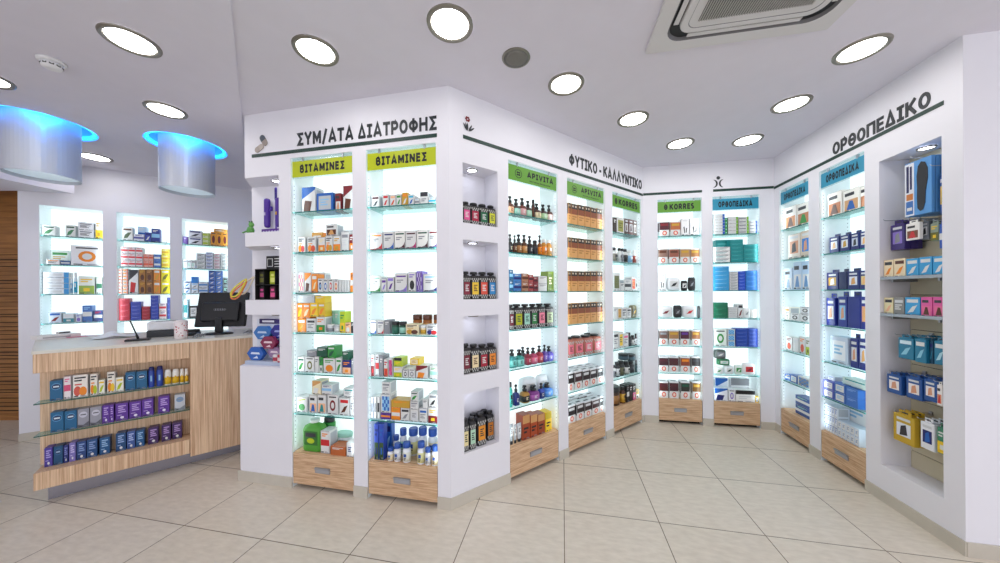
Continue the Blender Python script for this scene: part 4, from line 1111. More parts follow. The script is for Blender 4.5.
 ('box.stripe', 'white 2a58b0 ltgrey'),
 ('box.stripe', 'green dkgreen mint'),
 ('box.stripe', 'white 78b030 ltgrey'),
 ('box.stripe', 'white 78b030 grey'),
 ('box.stripe', 'white 2a58b0 grey'),
 ('box.text', 'f0f0ee grey teal'),
 ('box.plain', '1f8a8c 4ab4b4 teal'),
 ('box.plain', '1f8a8c 4ab4b4 white'),
 ('box.plain', '2a9a9a 5ac0c0 white'),
 ('box.plain', '3a9ad0 9ad4f0 white'),
 ('box.plain', '2a4ec0 8aa4f0 white'),
 ('box.plain', '2a72c0 5a9ae0 white'),
 ('box.plain', '1a6a4c 3a8a6a mint'),
 ('box.check', 'f2f0ee white ltgrey'),
 ('box.tri', 'white dkred dkgrey'),
 ('pouch', 'eceaea white grey'),
 ('pouch', 'f0eeea white cream'),
 ('box.roundel', 'e8f0e8 green white'),
 ('box.check', 'white 4a9ad8 ltblue'),
 ('box.plain', '1a3c9a 5a7ad0 white'),
 ('box.plain', '1a3c9a 5a7ad0 ltblue'),
 ('pouch', 'eef2ee white green'),
 ('pouch', 'e8eef0 white dkgreen'),
 ('pouch', 'e6efe8 green white'),
 ('pouch', 'f2eeee red dkred'),
 ('pouch', '2f7a50 white mint'),
 ('pouch', '5a605c grey white'),
 ('box.diag', 'e8ecf4 blue navy'),
 ('box.roundel', 'eeeef2 violet white'),
 ('box.top', 'f0f0ee black ltgrey'),
 ('box.check', 'yellow navy white'),
 ('box.diag', 'dfe6f2 blue navy'),
 ('box.top', 'e4e4e8 grey pink'),
 ('box.picture', 'f2efe8 d8905c brown'),
 ('box.picture', 'f2efe8 b87850 green'),
 ('box.photo', 'e8dcd0 skin dkgrey'),
 ('box.photo', 'd8c4b0 2a78c8 skin'),
 ('box.picture', 'c8d8e8 white 8aa4c0'),
 ('box.picture', 'c0d4e8 white 6a94c0'),
 ('box.picture', 'b8d0e8 white 6a94c0'),
 ('box.text', 'f2ece0 tan grey'),
 ('box.roundel', 'eeeeee black white'),
 ('box.roundel', 'eeeeee black ltgrey'),
 ('box.roundel', 'e4e6ea black white'),
 ('box.blob', 'white orangered dkred'),
 ('box.blob', 'white orangered orange'),
 ('box.half', 'white lime olive'),
 ('box.band', 'blue white yellow'),
 ('box.panel', '2a5aa8 white ltblue'),
 ('box.check', 'white 4a80c0 grey'),
 ('box.band', '3a5a9a white mint'),
 ('box.picture', 'f2efe8 c07a50 brown'),
 ('box.picture', 'f2efe8 d0a070 blue'),
 ('box.picture', 'f0ece4 b87850 skin'),
 ('hang.photo', '1e2a6e dfe4ee d8a878'),
 ('hang.photo', '1e2a6e dfe4ee gold'),
 ('hang.photo', '1e2a6e c8d0e0 dkgrey'),
 ('hang.photo', '1e2a6e ltgrey tan'),
 ('hang.photo', '202a6a gold dfe4ee'),
 ('hang.none', '181e50 navy navy'),
 ('hang.photo', '202a6a dfe4ee tan'),
 ('hang.photo', '202a6a d8c080 tan'),
 ('hang.photo', '1a2a8a ltgrey skin'),
 ('hang.photo', '1c2c8c ltblue skin'),
 ('hang.none', '1a2680 navy navy'),
 ('hang.photo', '1a2680 skin tan'),
 ('box.panel', 'c4d4e6 e8eef4 ltblue'),
 ('hang.photo', '1c2878 ltgrey skin'),
 ('hang.photo', '1c2878 c8d0e0 tan'),
 ('box.panel', '4a52b0 white violet'),
 ('box.panel', '3a6ab8 white ltblue'),
 ('box.plain', '3a70c0 8ab0e8 white'),
 ('box.text', 'e4eaf2 blue grey'),
 ('box.text', 'cfe4dc teal white'),
 ('box.text', 'dfe4ec 7a8ab8 blue'),
 ('box.panel', 'ccd8e6 white 6a8ab8'),
 ('box.plain', 'eef2f4 ltblue grey'),
 ('box.leaf', 'e8ece8 4a8a5a dkgreen'),
 ('box.leaf', 'e4e8e4 4a8a5a dkgreen'),
 ('box.text', 'ececee grey dkgrey'),
 ('box.half', 'ececee yellow gold'),
 ('box.text', 'f0f0f0 orange dkgrey'),
 ('box.band', '4a6a9a white navy'),
 ('box.roundel', 'eeeef0 orange white'),
 ('box.text', 'e4ece4 green gold'),
 ('box.stripe', 'e6eaee 3a9ad8 ltgrey'),
 ('bot', 'dce8f0 white ltblue'),
 ('bot', 'dce8f0 white cyan'),
 ('box.half', 'e8ece4 9ab84a yellow'),
 ('box.band', 'd8e4d8 3a7a5a white'),
 ('box.tri', 'd4e0f0 dkred blue'),
 ('box.half', 'e0e8ec 3a8a9a white'),
 ('box.blob', 'dce0f0 violet blue'),
 ('box.band', '4a74b8 white ltblue'),
 ('box.band', '3a4a80 white red'),
 ('box.leaf', 'e8e8e4 5a6a50 brown'),
 ('box.band', 'e0e0ea 5a5a9a navy'),
 ('box.tri', '3a4aa0 white navy'),
 ('box.band', '2a3a8a ltblue white'),
 ('box.plain', 'eaeaea ltgrey grey'),
 ('box.band', 'b8d4ec blue white'),
 ('box.band', 'e8e0e0 d83a44 red'),
 ('box.band', 'e8a898 e05a3a red'),
 ('box.band', '4a78c0 white navy'),
 ('box.band', 'd8c840 gold white'),
 ('box.stripe', 'ece4e0 e0603a orangered'),
 ('box.stripe', 'ece4e0 e0603a orange'),
 ('box.diag', 'ececea dkgrey red'),
 ('box.blob', 'a8702c brown gold'),
 ('box.blob', '8a5a28 brown tan'),
 ('box.tri', 'e08a2c gold white'),
 ('box.leaf', 'd8c41e olive white'),
 ('box.plain', 'b83040 e07080 white'),
 ('box.plain', '3a4cb0 8a98e0 white'),
 ('box.plain', 'b02c3c e07080 ltgrey'),
 ('box.plain', '3448b0 8a98e0 ltgrey'),
 ('box.band', 'e4d8d8 c03a44 navy'),
 ('box.plain', '2a3a80 6a78c0 white'),
 ('box.plain', '5a3a8a lilac white'),
 ('box.tri', 'dcdce4 dkgrey navy'),
 ('box.stripe', 'd8e0b0 9ab02c lime'),
 ('box.roundel', 'e0962c brown dkred'),
 ('box.text', 'e0a040 brown white'),
 ('box.text', 'e6e8e8 grey mint'),
 ('box.text', 'e4e6e4 grey dkgreen'),
 ('box.text', 'dfe4f0 navy blue'),
 ('box.text', 'ecdfe2 c05070 grey'),
 ('box.text', 'e2e6e2 grey dkgrey'),
 ('box.tri', 'dfe6f0 5a8ac8 navy'),
 ('box.tri', 'e2e6ec grey ltblue'),
 ('box.band', 'e0e6ee 4a88c8 grey'),
 ('box.tri', '4a74c0 white navy'),
 ('box.tri', '4a78c4 white grey'),
 ('box.panel', '7a8a8a dkgrey mint'),
 ('box.plain', '2a80d0 blue white'),
 ('box.stripe', 'd4e6ea 2a7a90 teal'),
 ('box.panel', '2a2e30 ececec grey'),
 ('sqb', '1c1a1c e85a98 white'),
 ('sqb', '1c1a1c b02444 white'),
 ('sqb', '1c1a1c 1f6a44 white'),
 ('sqb', '1c1a1c dcdc3a dkgreen'),
 ('sqb', '1c1a1c 8a2034 white'),
 ('sqb', '1c1a1c f0c830 brown'),
 ('sqb', '1c1a1c e0503a white'),
 ('sqb', '1c1a1c 2a88c8 white'),
 ('sqb', '1c1a1c 7a1c30 white'),
 ('sqb', '1c1a1c f0dcae brown'),
 ('sqb', '1c1a1c a81c34 white'),
 ('sqb', '1c1a1c f09030 brown'),
 ('sqb', '1c1a1c f0e0a8 dkgrey'),
 ('sqb', '1c1a1c b8dcc0 dkgrey'),
 ('sqb', '1c1a1c e8962c dkgrey'),
 ('sqb', '1c1a1c c87820 dkgrey'),
 ('sqb', '1c1a1c 3a3a3c ltgrey'),
 ('box.brandoval', '14608c 5a9ac8 dceaf2'),
 ('box.band', 'f2e8ea d8507a pink'),
 ('box.fruit', 'f4efe6 d85a4a orange'),
 ('box.fruit', 'f4efe2 orange lime'),
 ('box.leaf', 'f4f2e2 lime yellow'),
 ('box.fruit', 'f4efe2 orange yellow'),
 ('can', '2a48a8 navy ltblue'),
 ('can.half', 'f0efe6 f6f6f2 e6b81e'),
 ('box.oval', '9898a4 c8c8d4 5a5a64'),
 ('box.spine', '5c2f96 c0a4e0 e8e0f4'),
 ('box.oval', 'c4cad2 7a9ac0 8a929a'),
 ('box.spine', '4a3a98 b0a4dc white'),
 ('box.brandoval', '124a74 3a6a98 a8c0d8'),
 ('box.spine', '1e2c72 8a94d0 white'),
 ('box.spine', '7a70b8 d0c8ea white'),
 ('box.spine', '20407c 8aa4d0 white'),
 ('box.spine', '1c4a80 8aa4d0 white'),
 ('box.spine', '1a5488 9ac0e0 white'),
 ('box.spine', '1b4a7c 9ab4dc white'),
 ('box.spine', '3a5898 b4c4ec white'),
 ('box.spine', '3c1e5c b89ad4 white'),
 ('sleeve', '5a9ad8 white 2a2a5a'),
 ('hang.photo', '2a5aa0 yellow black'),
 ('hang.photo', '3a2a70 violet grey'),
 ('hang.picture', 'f0eeea 7a4630 red'),
 ('hang.photo', '7a8088 ltgrey dkgrey'),
 ('hang.half', '8a9a8a olive yellow'),
 ('hang.band', '2a5ab8 white blue'),
 ('hang.tri', '1f7a9c 8ac8dc d8ecf4'),
 ('hang.tri', '1f7a9c 8ac8dc white'),
 ('hang.tri', '124a68 2a7a9c navy'),
 ('hang.tri', '1f7a9c b0dcea white'),
 ('hang.photo', '1f4f94 f0e8e4 skin'),
 ('hang.picture', 'f2eeea d88a6a red'),
 ('hang.photo', 'c8a42c e4e8f0 dkgrey'),
 ('hang.photo', 'eceef2 navy blue'),
 ('hang.half', '3a8a6a yellow white'),
 ('box.tri', 'f0dcb8 orange dkgrey'),
 ('box.tri', 'f0dcb8 orange brown'),
 ('box.tri', '3aa0d8 white white'),
 ('box.tri', 'e8dcb0 peach dkgrey'),
 ('box.text', '8a8a88 ltgrey white'),
 ('box.picture', 'e05aa0 pink brown'),
]
# rows: wall, group, name, end of label, items (kind, along mm, depth mm, height 0.1 mm, width, height, thickness mm, label)
DATA = [
 ('L','packs on top shelf, left yellow-signed bay','vitamin_carton',', top shelf, left yellow-signed bay',[
  (0,597,70,21176,123,206,90,'blue-topped white picture carton, first from left'),
  (1,743,70,21176,146,150,90,'blue carton with silver panel, second from left'),
  (2,861,70,21176,50,140,90,'maroon and white carton, third from left'),
  (3,951,70,21176,92,192,90,'tall maroon and white carton, fourth from left'),
 ]),
 ('L','packs on second shelf, left yellow-signed bay','vitamin_carton',', second shelf, left yellow-signed bay',[
  (4,539,60,18066,65,128,74,'white carton with orange fruit print, first from left'),
  (5,630,60,18066,77,124,74,'white carton with orange fruit print, second from left'),
  (6,721,60,18066,60,117,74,'orange and white carton, third from left'),
  (7,787,60,18066,61,124,74,'orange and white carton, fourth from left'),
  (8,855,60,18066,63,122,74,'orange and white carton, fifth from left'),
  (9,926,60,18066,65,151,74,'white carton with grey band, sixth from left'),
  (10,983,60,18066,37,128,74,'maroon and orange carton, seventh from left'),
  (11,611,140,18066,98,174,67,'golden carton, first from left at back'),
  (12,699,140,18066,66,166,67,'orange carton, second from left at back'),
  (12,766,140,18066,66,166,67,'orange carton, third from left at back'),
  (13,840,140,18066,63,178,67,'white and grey carton, fourth from left at back'),
  (13,904,140,18066,63,178,67,'white and grey carton, fifth from left at back'),
  (14,809,60,19318,97,87,74,'house-shaped white carton, first from left on top'),
 ]),
 ('L','packs on third shelf, left yellow-signed bay','vitamin_carton',', third shelf, left yellow-signed bay',[
  (15,533,60,14966,53,159,74,'pink and white carton, first from left'),
  (16,594,60,14966,60,155,74,'white carton with orange print, second from left'),
  (17,654,60,14966,49,144,74,'orange carton, third from left'),
  (18,706,60,14966,43,108,74,'slim white carton with blue dot, fourth from left'),
  (19,753,60,14966,42,103,74,'slim white carton with blue dot, fifth from left'),
  (20,800,60,14966,41,105,74,'slim white carton with red dot, sixth from left'),
  (21,846,60,14966,40,100,74,'slim white carton with red dot, seventh from left'),
  (22,882,60,14966,22,94,74,'narrow plain white carton, eighth from left'),
  (22,906,60,14966,22,94,74,'narrow plain white carton, ninth from left'),
  (22,929,60,14966,22,94,74,'narrow plain white carton, tenth from left'),
  (22,953,60,14966,22,94,74,'narrow plain white carton, eleventh from left'),
  (23,985,60,14966,30,150,74,'orange carton at shelf end, twelfth from left'),
  (24,535,140,14966,57,161,67,'white carton, first from left at back'),
  (24,594,140,14966,57,161,67,'white carton, second from left at back'),
  (24,652,140,14966,57,161,67,'white carton, third from left at back'),
 ]),
 ('L','packs on fourth shelf, left yellow-signed bay','vitamin_carton',', fourth shelf, left yellow-signed bay',[
  (25,545,50,11886,76,103,74,'bright orange carton, first from left'),
  (26,630,50,11886,85,107,74,'white carton with dark writing, second from left'),
  (27,717,50,11886,77,120,74,'white carton with green foot, third from left'),
  (28,788,50,11886,53,63,53,'grey and white tub, fourth from left'),
  (29,850,50,11886,61,61,61,'grey and white tub, fifth from left'),
  (30,907,50,11886,43,162,74,'lime and yellow carton, sixth from left'),
  (31,955,50,11886,45,78,74,'beige carton with dark corner, seventh from left'),
  (32,993,50,11886,23,84,74,'narrow black carton, eighth from left'),
  (33,714,130,11886,37,163,77,'pale green carton, first from left at back'),
  (33,753,130,11886,37,163,77,'pale green carton, second from left at back'),
  (33,792,130,11886,37,163,77,'pale green carton, third from left at back'),
  (34,531,50,12928,49,120,74,'orange carton, first from left on top'),
  (35,590,50,12963,60,117,74,'orange carton, third from left on top'),
  (36,658,50,13096,68,108,74,'yellow carton, fourth from left on top'),
  (37,726,50,13096,60,108,74,'yellow carton, sixth from left on top'),
  (38,712,50,14180,84,52,74,'flat yellow carton, fifth from left on top'),
  (39,584,50,14180,154,58,74,'flat grey and white carton, second from left on top'),
 ]),
 ('L','packs on fifth shelf, left yellow-signed bay','vitamin_carton',', fifth shelf, left yellow-signed bay',[
  (40,538,50,8756,62,119,84,'white carton with green leaf sprig, first from left'),
  (41,616,50,8756,84,122,84,'white carton with leaf ring, second from left'),
  (42,681,50,8756,36,126,84,'plain white carton, third from left'),
  (43,718,50,8756,30,123,84,'slim green and white carton, fourth from left'),
  (44,791,50,8756,104,116,84,'white carton with orange fruit, fifth from left'),
  (45,874,50,8756,50,122,84,'white carton with green foot, sixth from left'),
  (46,941,50,8756,71,109,84,'navy and orange carton, seventh from left'),
  (47,993,50,8756,20,120,84,'grey carton at shelf end, eighth from left'),
  (48,542,140,8756,70,106,67,'white carton, first from left at back'),
  (48,614,140,8756,70,106,67,'white carton, second from left at back'),
  (48,686,140,8756,70,106,67,'white carton, third from left at back'),
  (48,758,140,8756,70,106,67,'white carton, fourth from left at back'),
  (47,634,50,10027,85,45,84,'flat grey carton, first from left on top'),
  (49,934,50,9853,58,63,84,'small green carton, fourth from left on top'),
  (49,727,50,10027,87,72,84,'dark green carton, second from left on top'),
  (50,810,50,9919,66,95,84,'green carton, third from left on top'),
 ]),
 ('L','packs on lowest shelf, left yellow-signed bay','vitamin_carton',', lowest shelf, left yellow-signed bay',[
  (51,552,40,5666,91,117,89,'white carton with green cabbage print, first from left'),
  (52,654,40,5666,70,138,89,'peach and white carton over blue tray, second from left'),
  (53,732,40,5666,74,146,89,'peach and white carton over blue tray, third from left'),
  (54,827,40,5666,92,152,89,'white carton with red ring, fourth from left'),
  (55,927,40,5666,86,134,89,'white carton with brown figure, fifth from left'),
  (56,992,40,5666,34,144,89,'white carton with grey panel, sixth from left'),
  (57,741,135,5666,64,140,72,'white carton, first from left at back'),
  (57,806,135,5666,64,140,72,'white carton, second from left at back'),
  (58,965,40,7111,87,64,89,'white and teal carton, third from left on top'),
  (59,774,40,7193,86,73,89,'white and blue carton, second from left on top'),
  (60,685,40,7136,78,103,89,'beige angled carton, first from left on top'),
 ]),
 ('L','packs on drawer top, left yellow-signed bay','remedy_carton',', drawer top, left yellow-signed bay',[
  (61,641,30,2726,162,238,89,'large green canister, first from left'),
  (62,767,30,2726,77,169,89,'white and red tall carton, second from left'),
  (63,887,20,2726,127,68,90,'orange-brown low carton, third from left'),
  (64,989,20,2726,58,105,90,'white carton with dark edge, fourth from left'),
  (65,690,130,2726,98,224,77,'tall green can, first from left at back'),
  (66,833,125,2726,135,111,82,'pale clear plastic tub, second from left at back'),
 ]),
 ('L','packs on top shelf, right yellow-signed bay','supplement_carton',', top shelf, right yellow-signed bay',[
  (67,1192,50,21176,64,93,90,'small white carton with dark corner, first from left'),
  (68,1275,50,21176,48,96,90,'small white and red carton, second from left'),
  (69,1333,50,21176,47,90,90,'small white and coral carton, third from left'),
  (70,1381,50,21176,40,91,90,'small white and green carton, fourth from left'),
  (71,1429,50,21176,44,99,90,'small golden carton, fifth from left'),
  (72,1478,50,21176,45,82,90,'small white and blue carton, sixth from left'),
  (73,1524,50,21176,38,52,90,'low white carton, seventh from left'),
  (74,1578,50,21176,60,93,90,'white carton with dark cap print, eighth from left'),
  (75,1640,50,21176,54,53,90,'low white and cyan carton, ninth from left'),
 ]),
 ('L','packs on second shelf, right yellow-signed bay','supplement_carton',', second shelf, right yellow-signed bay',[
  (76,1206,35,18066,100,125,90,'white carton with red swoosh, first from left'),
  (77,1306,35,18066,84,130,90,'white carton with blue swoosh, second from left'),
  (78,1395,35,18066,83,131,90,'white carton with dark green swoosh, third from left'),
  (79,1482,35,18066,83,129,90,'white carton with crimson swoosh, fourth from left'),
  (78,1571,35,18066,85,131,90,'white carton with maroon swoosh, fifth from left'),
  (80,1653,35,18066,71,130,90,'white carton with purple swoosh, sixth from left'),
 ]),
 ('L','packs on third shelf, right yellow-signed bay','supplement_carton',', third shelf, right yellow-signed bay',[
  (81,1197,35,14966,85,121,90,'white carton with green swoosh, first from left'),
  (82,1266,35,14966,41,97,90,'small violet carton, second from left'),
  (83,1320,35,14966,53,112,90,'white and purple carton, third from left'),
  (84,1403,35,14966,94,135,90,'tall white carton with violet swoosh, fourth from left'),
  (85,1489,35,14966,59,142,90,'white carton with black mark, fifth from left'),
  (86,1546,35,14966,45,148,90,'violet striped carton, sixth from left'),
  (87,1632,35,14966,113,125,90,'wide white carton with navy swoosh, seventh from left'),
 ]),
 ('L','packs on fourth shelf, right yellow-signed bay','supplement_carton',', fourth shelf, right yellow-signed bay',[
  (77,1179,35,11886,51,100,79,'white carton with blue swoosh, first from left'),
  (88,1237,35,11886,53,99,79,'white carton with red swoosh, second from left'),
  (47,1289,35,11886,41,106,79,'grey carton, third from left'),
  (89,1344,35,11886,54,93,54,'dark green jar with black lid, fourth from left'),
  (90,1404,35,11886,54,92,54,'dark green jar with black lid, fifth from left'),
  (91,1488,35,11886,100,78,79,'wide cream carton with round prints, sixth from left'),
  (92,1567,35,11886,47,70,47,'low cream jar, seventh from left'),
  (93,1639,35,11886,85,76,79,'white carton with navy and red prints, eighth from left'),
  (94,1472,120,11886,70,138,70,'brown-capped amber jar, first from left at back'),
  (95,1553,120,11886,69,138,69,'brown-capped amber jar, second from left at back'),
  (96,1630,120,11886,42,139,42,'brown-capped amber jar, third from left at back'),
 ]),
 ('L','packs on fifth shelf, right yellow-signed bay','supplement_carton',', fifth shelf, right yellow-signed bay',[
  (97,1168,40,8756,29,161,89,'tall red and white carton, first from left'),
  (98,1205,40,8756,32,163,89,'tall red-marked carton, second from left'),
  (47,1239,40,8756,28,156,89,'slim grey carton, third from left'),
  (99,1275,40,8756,32,130,89,'slim white and red carton, fourth from left'),
  (100,1313,40,8756,34,140,89,'slim pink and white carton, fifth from left'),
  (101,1370,40,8756,67,79,89,'white and lime carton, sixth from left'),
  (102,1430,40,8756,41,63,89,'white carton with black swirl, seventh from left'),
  (103,1481,40,8756,51,67,89,'white carton with grey oval, eighth from left'),
  (104,1558,40,8756,91,95,89,'white and red carton, ninth from left'),
  (105,1647,40,8756,61,93,89,'low pale green carton, tenth from left'),
  (106,1398,135,8756,61,69,72,'white carton, first from left at back'),
  (106,1460,135,8756,61,69,72,'white carton, second from left at back'),
  (106,1523,135,8756,61,69,72,'white carton, third from left at back'),
  (107,1502,40,9712,69,48,89,'bright yellow carton, second from left on top'),
  (108,1372,40,9554,62,65,89,'lime and black carton, first from left on top'),
 ]),
 ('L','packs on lowest shelf, right yellow-signed bay','supplement_carton',', lowest shelf, right yellow-signed bay',[
  (109,1164,35,5666,21,155,90,'white carton with blue spine, first from left'),
  (110,1191,35,5666,23,159,90,'white carton with dark spine, second from left'),
  (111,1219,35,5666,24,163,90,'white carton with grey spine, third from left'),
  (112,1274,35,5666,77,49,90,'purple carton, fourth from left'),
  (113,1354,35,5666,68,93,90,'orange and white carton, fifth from left'),
  (114,1429,35,5666,70,93,90,'white carton with curved stroke, sixth from left'),
  (56,1500,35,5666,63,89,90,'white and grey carton, seventh from left'),
  (115,1569,35,5666,62,101,90,'white carton with blue text, eighth from left'),
  (116,1642,35,5666,71,112,90,'white carton with red foot, ninth from left'),
  (117,1500,35,6564,62,55,90,'flat white and grey carton, fourth from left on top'),
  (118,1392,35,6607,144,52,90,'long gold carton, third from left on top'),
  (119,1585,35,6680,39,66,90,'white carton with dark edge, sixth from left on top'),
  (120,1276,35,6163,76,134,90,'blue and white slanted carton, first from left on top'),
  (121,1644,35,6798,67,94,90,'white and black carton, seventh from left on top'),
  (40,1502,35,7125,58,71,90,'small green and white carton, fifth from left on top'),
  (117,1278,35,7507,68,90,90,'small white carton, second from left on top'),
 ]),
 ('L','packs on drawer top, right yellow-signed bay','vitamin_bottle',', drawer top, right yellow-signed bay',[
  (122,1205,25,2726,34,260,50,'tall blue and dark green pack, first from left'),
  (123,1245,25,2726,35,263,50,'tall blue and dark green pack, second from left'),
  (124,1310,20,2726,44,93,44,'white bottle with blue cap, third from left'),
  (125,1363,20,2726,51,125,51,'white bottle with blue cap, fourth from left'),
  (126,1434,20,2726,58,139,58,'white bottle with blue cap, fifth from left'),
  (127,1547,20,2726,53,153,53,'white bottle with blue cap, sixth from left'),
  (125,1602,20,2726,42,119,42,'white bottle with blue cap, seventh from left'),
  (124,1654,20,2726,51,137,51,'white bottle with blue cap, eighth from left'),
  (128,1242,115,2726,61,234,50,'blue carton, first from left at back'),
  (124,1300,115,2726,45,138,45,'white bottle with blue cap, second from left at back'),
  (129,1356,115,2726,53,193,53,'white bottle with blue cap, third from left at back'),
  (127,1434,115,2726,73,197,73,'white bottle with blue cap, fourth from left at back'),
  (125,1512,115,2726,66,211,66,'white bottle with blue cap, fifth from left at back'),
  (124,1591,115,2726,69,210,69,'white bottle with blue cap, sixth from left at back'),
 ]),
 ('M','packs on top shelf, first green-signed bay','pump_bottle',', top shelf, first green-signed bay',[
  (130,587,50,21176,54,155,54,'amber pump bottle with cream label, first from left'),
  (131,653,50,21176,61,144,61,'brown pump bottle with mint label, second from left'),
  (132,718,50,21176,60,163,60,'amber pump bottle with rose label, third from left'),
  (133,781,50,21176,56,149,56,'brown pump bottle with mint label, fourth from left'),
  (134,830,50,21176,31,164,31,'slim dark brown bottle, fifth from left'),
  (135,885,50,21176,66,143,66,'brown pump bottle with cream label, sixth from left'),
  (136,960,50,21176,64,146,64,'brown pump bottle with green label, seventh from left'),
  (137,1029,50,21176,55,151,55,'brown pump bottle with blush label, eighth from left'),
 ]),
 ('M','packs on second shelf, first green-signed bay','pump_bottle',', second shelf, first green-signed bay',[
  (138,581,50,18066,44,155,44,'black pump bottle with grey label, first from left'),
  (139,626,50,18066,35,150,35,'black pump bottle with brown label, second from left'),
  (140,676,50,18066,55,164,55,'black pump bottle with amber label, third from left'),
  (141,736,50,18066,55,167,55,'amber pump bottle, fourth from left'),
  (142,796,50,18066,53,163,53,'dark pump bottle, fifth from left'),
  (143,855,50,18066,50,129,50,'short dark bottle, sixth from left'),
  (144,907,50,18066,42,179,42,'amber pump bottle with orange label, seventh from left'),
  (145,961,50,18066,53,148,53,'golden bottle with white cap, eighth from left'),
  (146,1023,50,18066,56,149,56,'golden bottle with white cap, ninth from left'),
 ]),
 ('M','packs on third shelf, first green-signed bay','face_cream_carton',', third shelf, first green-signed bay',[
  (147,576,50,14966,38,87,90,'blue carton, lower of first column'),
  (147,576,50,15849,38,87,90,'blue carton, upper of first column'),
  (148,640,50,14966,81,72,90,'blue carton, lower of second column'),
  (148,640,50,15691,81,72,90,'blue carton, upper of second column'),
  (149,722,50,14966,70,74,90,'brown and tan carton, lower of third column'),
  (149,722,50,15716,70,74,90,'brown and tan carton, upper of third column'),
  (150,787,50,14966,49,70,90,'red carton, lower of fourth column'),
  (150,787,50,15679,49,70,90,'red carton, upper of fourth column'),
  (151,842,50,14966,52,61,90,'dark red carton, lower of fifth column'),
  (151,842,50,15584,52,61,90,'dark red carton, upper of fifth column'),
  (152,924,50,14966,102,66,90,'white carton, lower of sixth column'),
  (152,924,50,15636,102,66,90,'white carton, upper of sixth column'),
  (153,1020,50,14966,73,176,90,'tall olive green carton, seventh from left'),
 ]),
 ('M','packs on fourth shelf, first green-signed bay','square_bottle',', fourth shelf, first green-signed bay',[
  (154,565,30,11886,51,203,41,'black square bottle with maroon label, first from left'),
  (155,638,30,11886,87,204,69,'black square bottle with chartreuse label, second from left'),
  (156,726,30,11886,80,202,64,'black square bottle with mint label, third from left'),
  (157,808,30,11886,76,202,60,'black square bottle with green label, fourth from left'),
  (158,894,30,11886,86,203,69,'black square bottle with pink label, fifth from left'),
  (159,989,30,11886,92,200,73,'black square bottle with sage label, sixth from left'),
 ]),
 ('M','packs on fifth shelf, first green-signed bay','bath_bottle',', fifth shelf, first green-signed bay',[
  (160,603,50,8756,70,146,69,'teal bottle with black cap, first from left'),
  (161,681,50,8756,72,137,69,'teal bottle with black cap, second from left'),
  (162,770,50,8756,54,144,54,'crimson bottle with black cap, third from left'),
  (163,834,50,8756,65,136,65,'pink bottle with black cap, fourth from left'),
  (164,902,50,8756,59,147,59,'red bottle with black cap, fifth from left'),
  (165,960,50,8756,47,148,47,'purple bottle with black cap, sixth from left'),
  (166,1023,50,8756,67,129,67,'violet bottle with black cap, seventh from left'),
  (167,778,125,8756,56,139,56,'smoke grey bottle, first from left at back'),
 ]),
 ('M','packs on lowest shelf, first green-signed bay','bath_bottle',', lowest shelf, first green-signed bay',[
  (168,563,40,5666,41,198,41,'teal bottle with black cap, first from left'),
  (169,628,40,5666,50,167,50,'navy bottle with black cap, second from left'),
  (170,730,40,5666,72,140,72,'gold bottle with black cap, third from left'),
  (171,828,40,5666,103,125,74,'plum bottle with black cap, fourth from left'),
  (172,909,40,5666,50,131,50,'dark blue bottle, fifth from left'),
  (173,991,40,5666,91,119,74,'blue bottle, sixth from left'),
  (174,835,120,5666,174,174,87,'clear wrapped white pack, first from left at back'),
  (175,995,120,5666,123,175,61,'clear wrapped white pack, second from left at back'),
 ]),
 ('M','packs on drawer top, first green-signed bay','sun_care_carton',', drawer top, first green-signed bay',[
  (176,559,30,2726,37,164,22,'grey tube on black cap, first from left'),
  (177,597,30,2726,30,152,18,'grey tube on black cap, second from left'),
  (178,641,30,2726,44,150,26,'silver tube on black cap, third from left'),
  (179,709,30,2726,78,203,90,'copper-brown carton with kraft top, fourth from left'),
  (180,794,30,2726,78,186,90,'copper-brown carton with kraft top, fifth from left'),
  (181,879,30,2726,79,173,90,'copper-brown carton with kraft top, sixth from left'),
  (182,965,30,2726,74,168,90,'yellow carton with black lid band, seventh from left'),
 ]),
 ('M','packs on top shelf, second green-signed bay','shampoo_carton',', top shelf, second green-signed bay',[
  (183,1250,30,21176,36,198,90,'caramel carton with black top band, first from left'),
  (183,1317,30,21176,88,197,90,'caramel carton with black top band, second from left'),
  (183,1416,30,21176,96,202,90,'caramel carton with black top band, third from left'),
  (183,1510,30,21176,81,205,90,'caramel carton with black top band, fourth from left'),
  (183,1600,30,21176,86,204,90,'caramel carton with black top band, fifth from left'),
  (183,1692,30,21176,83,210,90,'caramel carton with black top band, sixth from left'),
 ]),
 ('M','packs on second shelf, second green-signed bay','shampoo_carton',', second shelf, second green-signed bay',[
  (183,1247,30,18066,35,190,90,'caramel carton with black top band, first from left'),
  (183,1314,30,18066,88,191,90,'caramel carton with black top band, second from left'),
  (183,1413,30,18066,96,193,90,'caramel carton with black top band, third from left'),
  (183,1507,30,18066,81,194,90,'caramel carton with black top band, fourth from left'),
  (183,1597,30,18066,86,196,90,'caramel carton with black top band, fifth from left'),
  (183,1690,30,18066,87,199,90,'caramel carton with black top band, sixth from left'),
 ]),
 ('M','packs on third shelf, second green-signed bay','shampoo_carton',', third shelf, second green-signed bay',[
  (183,1244,30,14966,35,187,90,'caramel carton with black top band, first from left'),
  (183,1312,30,14966,88,188,90,'caramel carton with black top band, second from left'),
  (183,1410,30,14966,96,190,90,'caramel carton with black top band, third from left'),
  (183,1504,30,14966,80,192,90,'caramel carton with black top band, fourth from left'),
  (183,1594,30,14966,86,195,90,'caramel carton with black top band, fifth from left'),
  (183,1688,30,14966,89,198,90,'caramel carton with black top band, sixth from left'),
 ]),
 ('M','packs on fourth shelf, second green-signed bay','shampoo_carton',', fourth shelf, second green-signed bay',[
  (183,1241,30,11886,35,190,90,'caramel carton with black top band, first from left'),
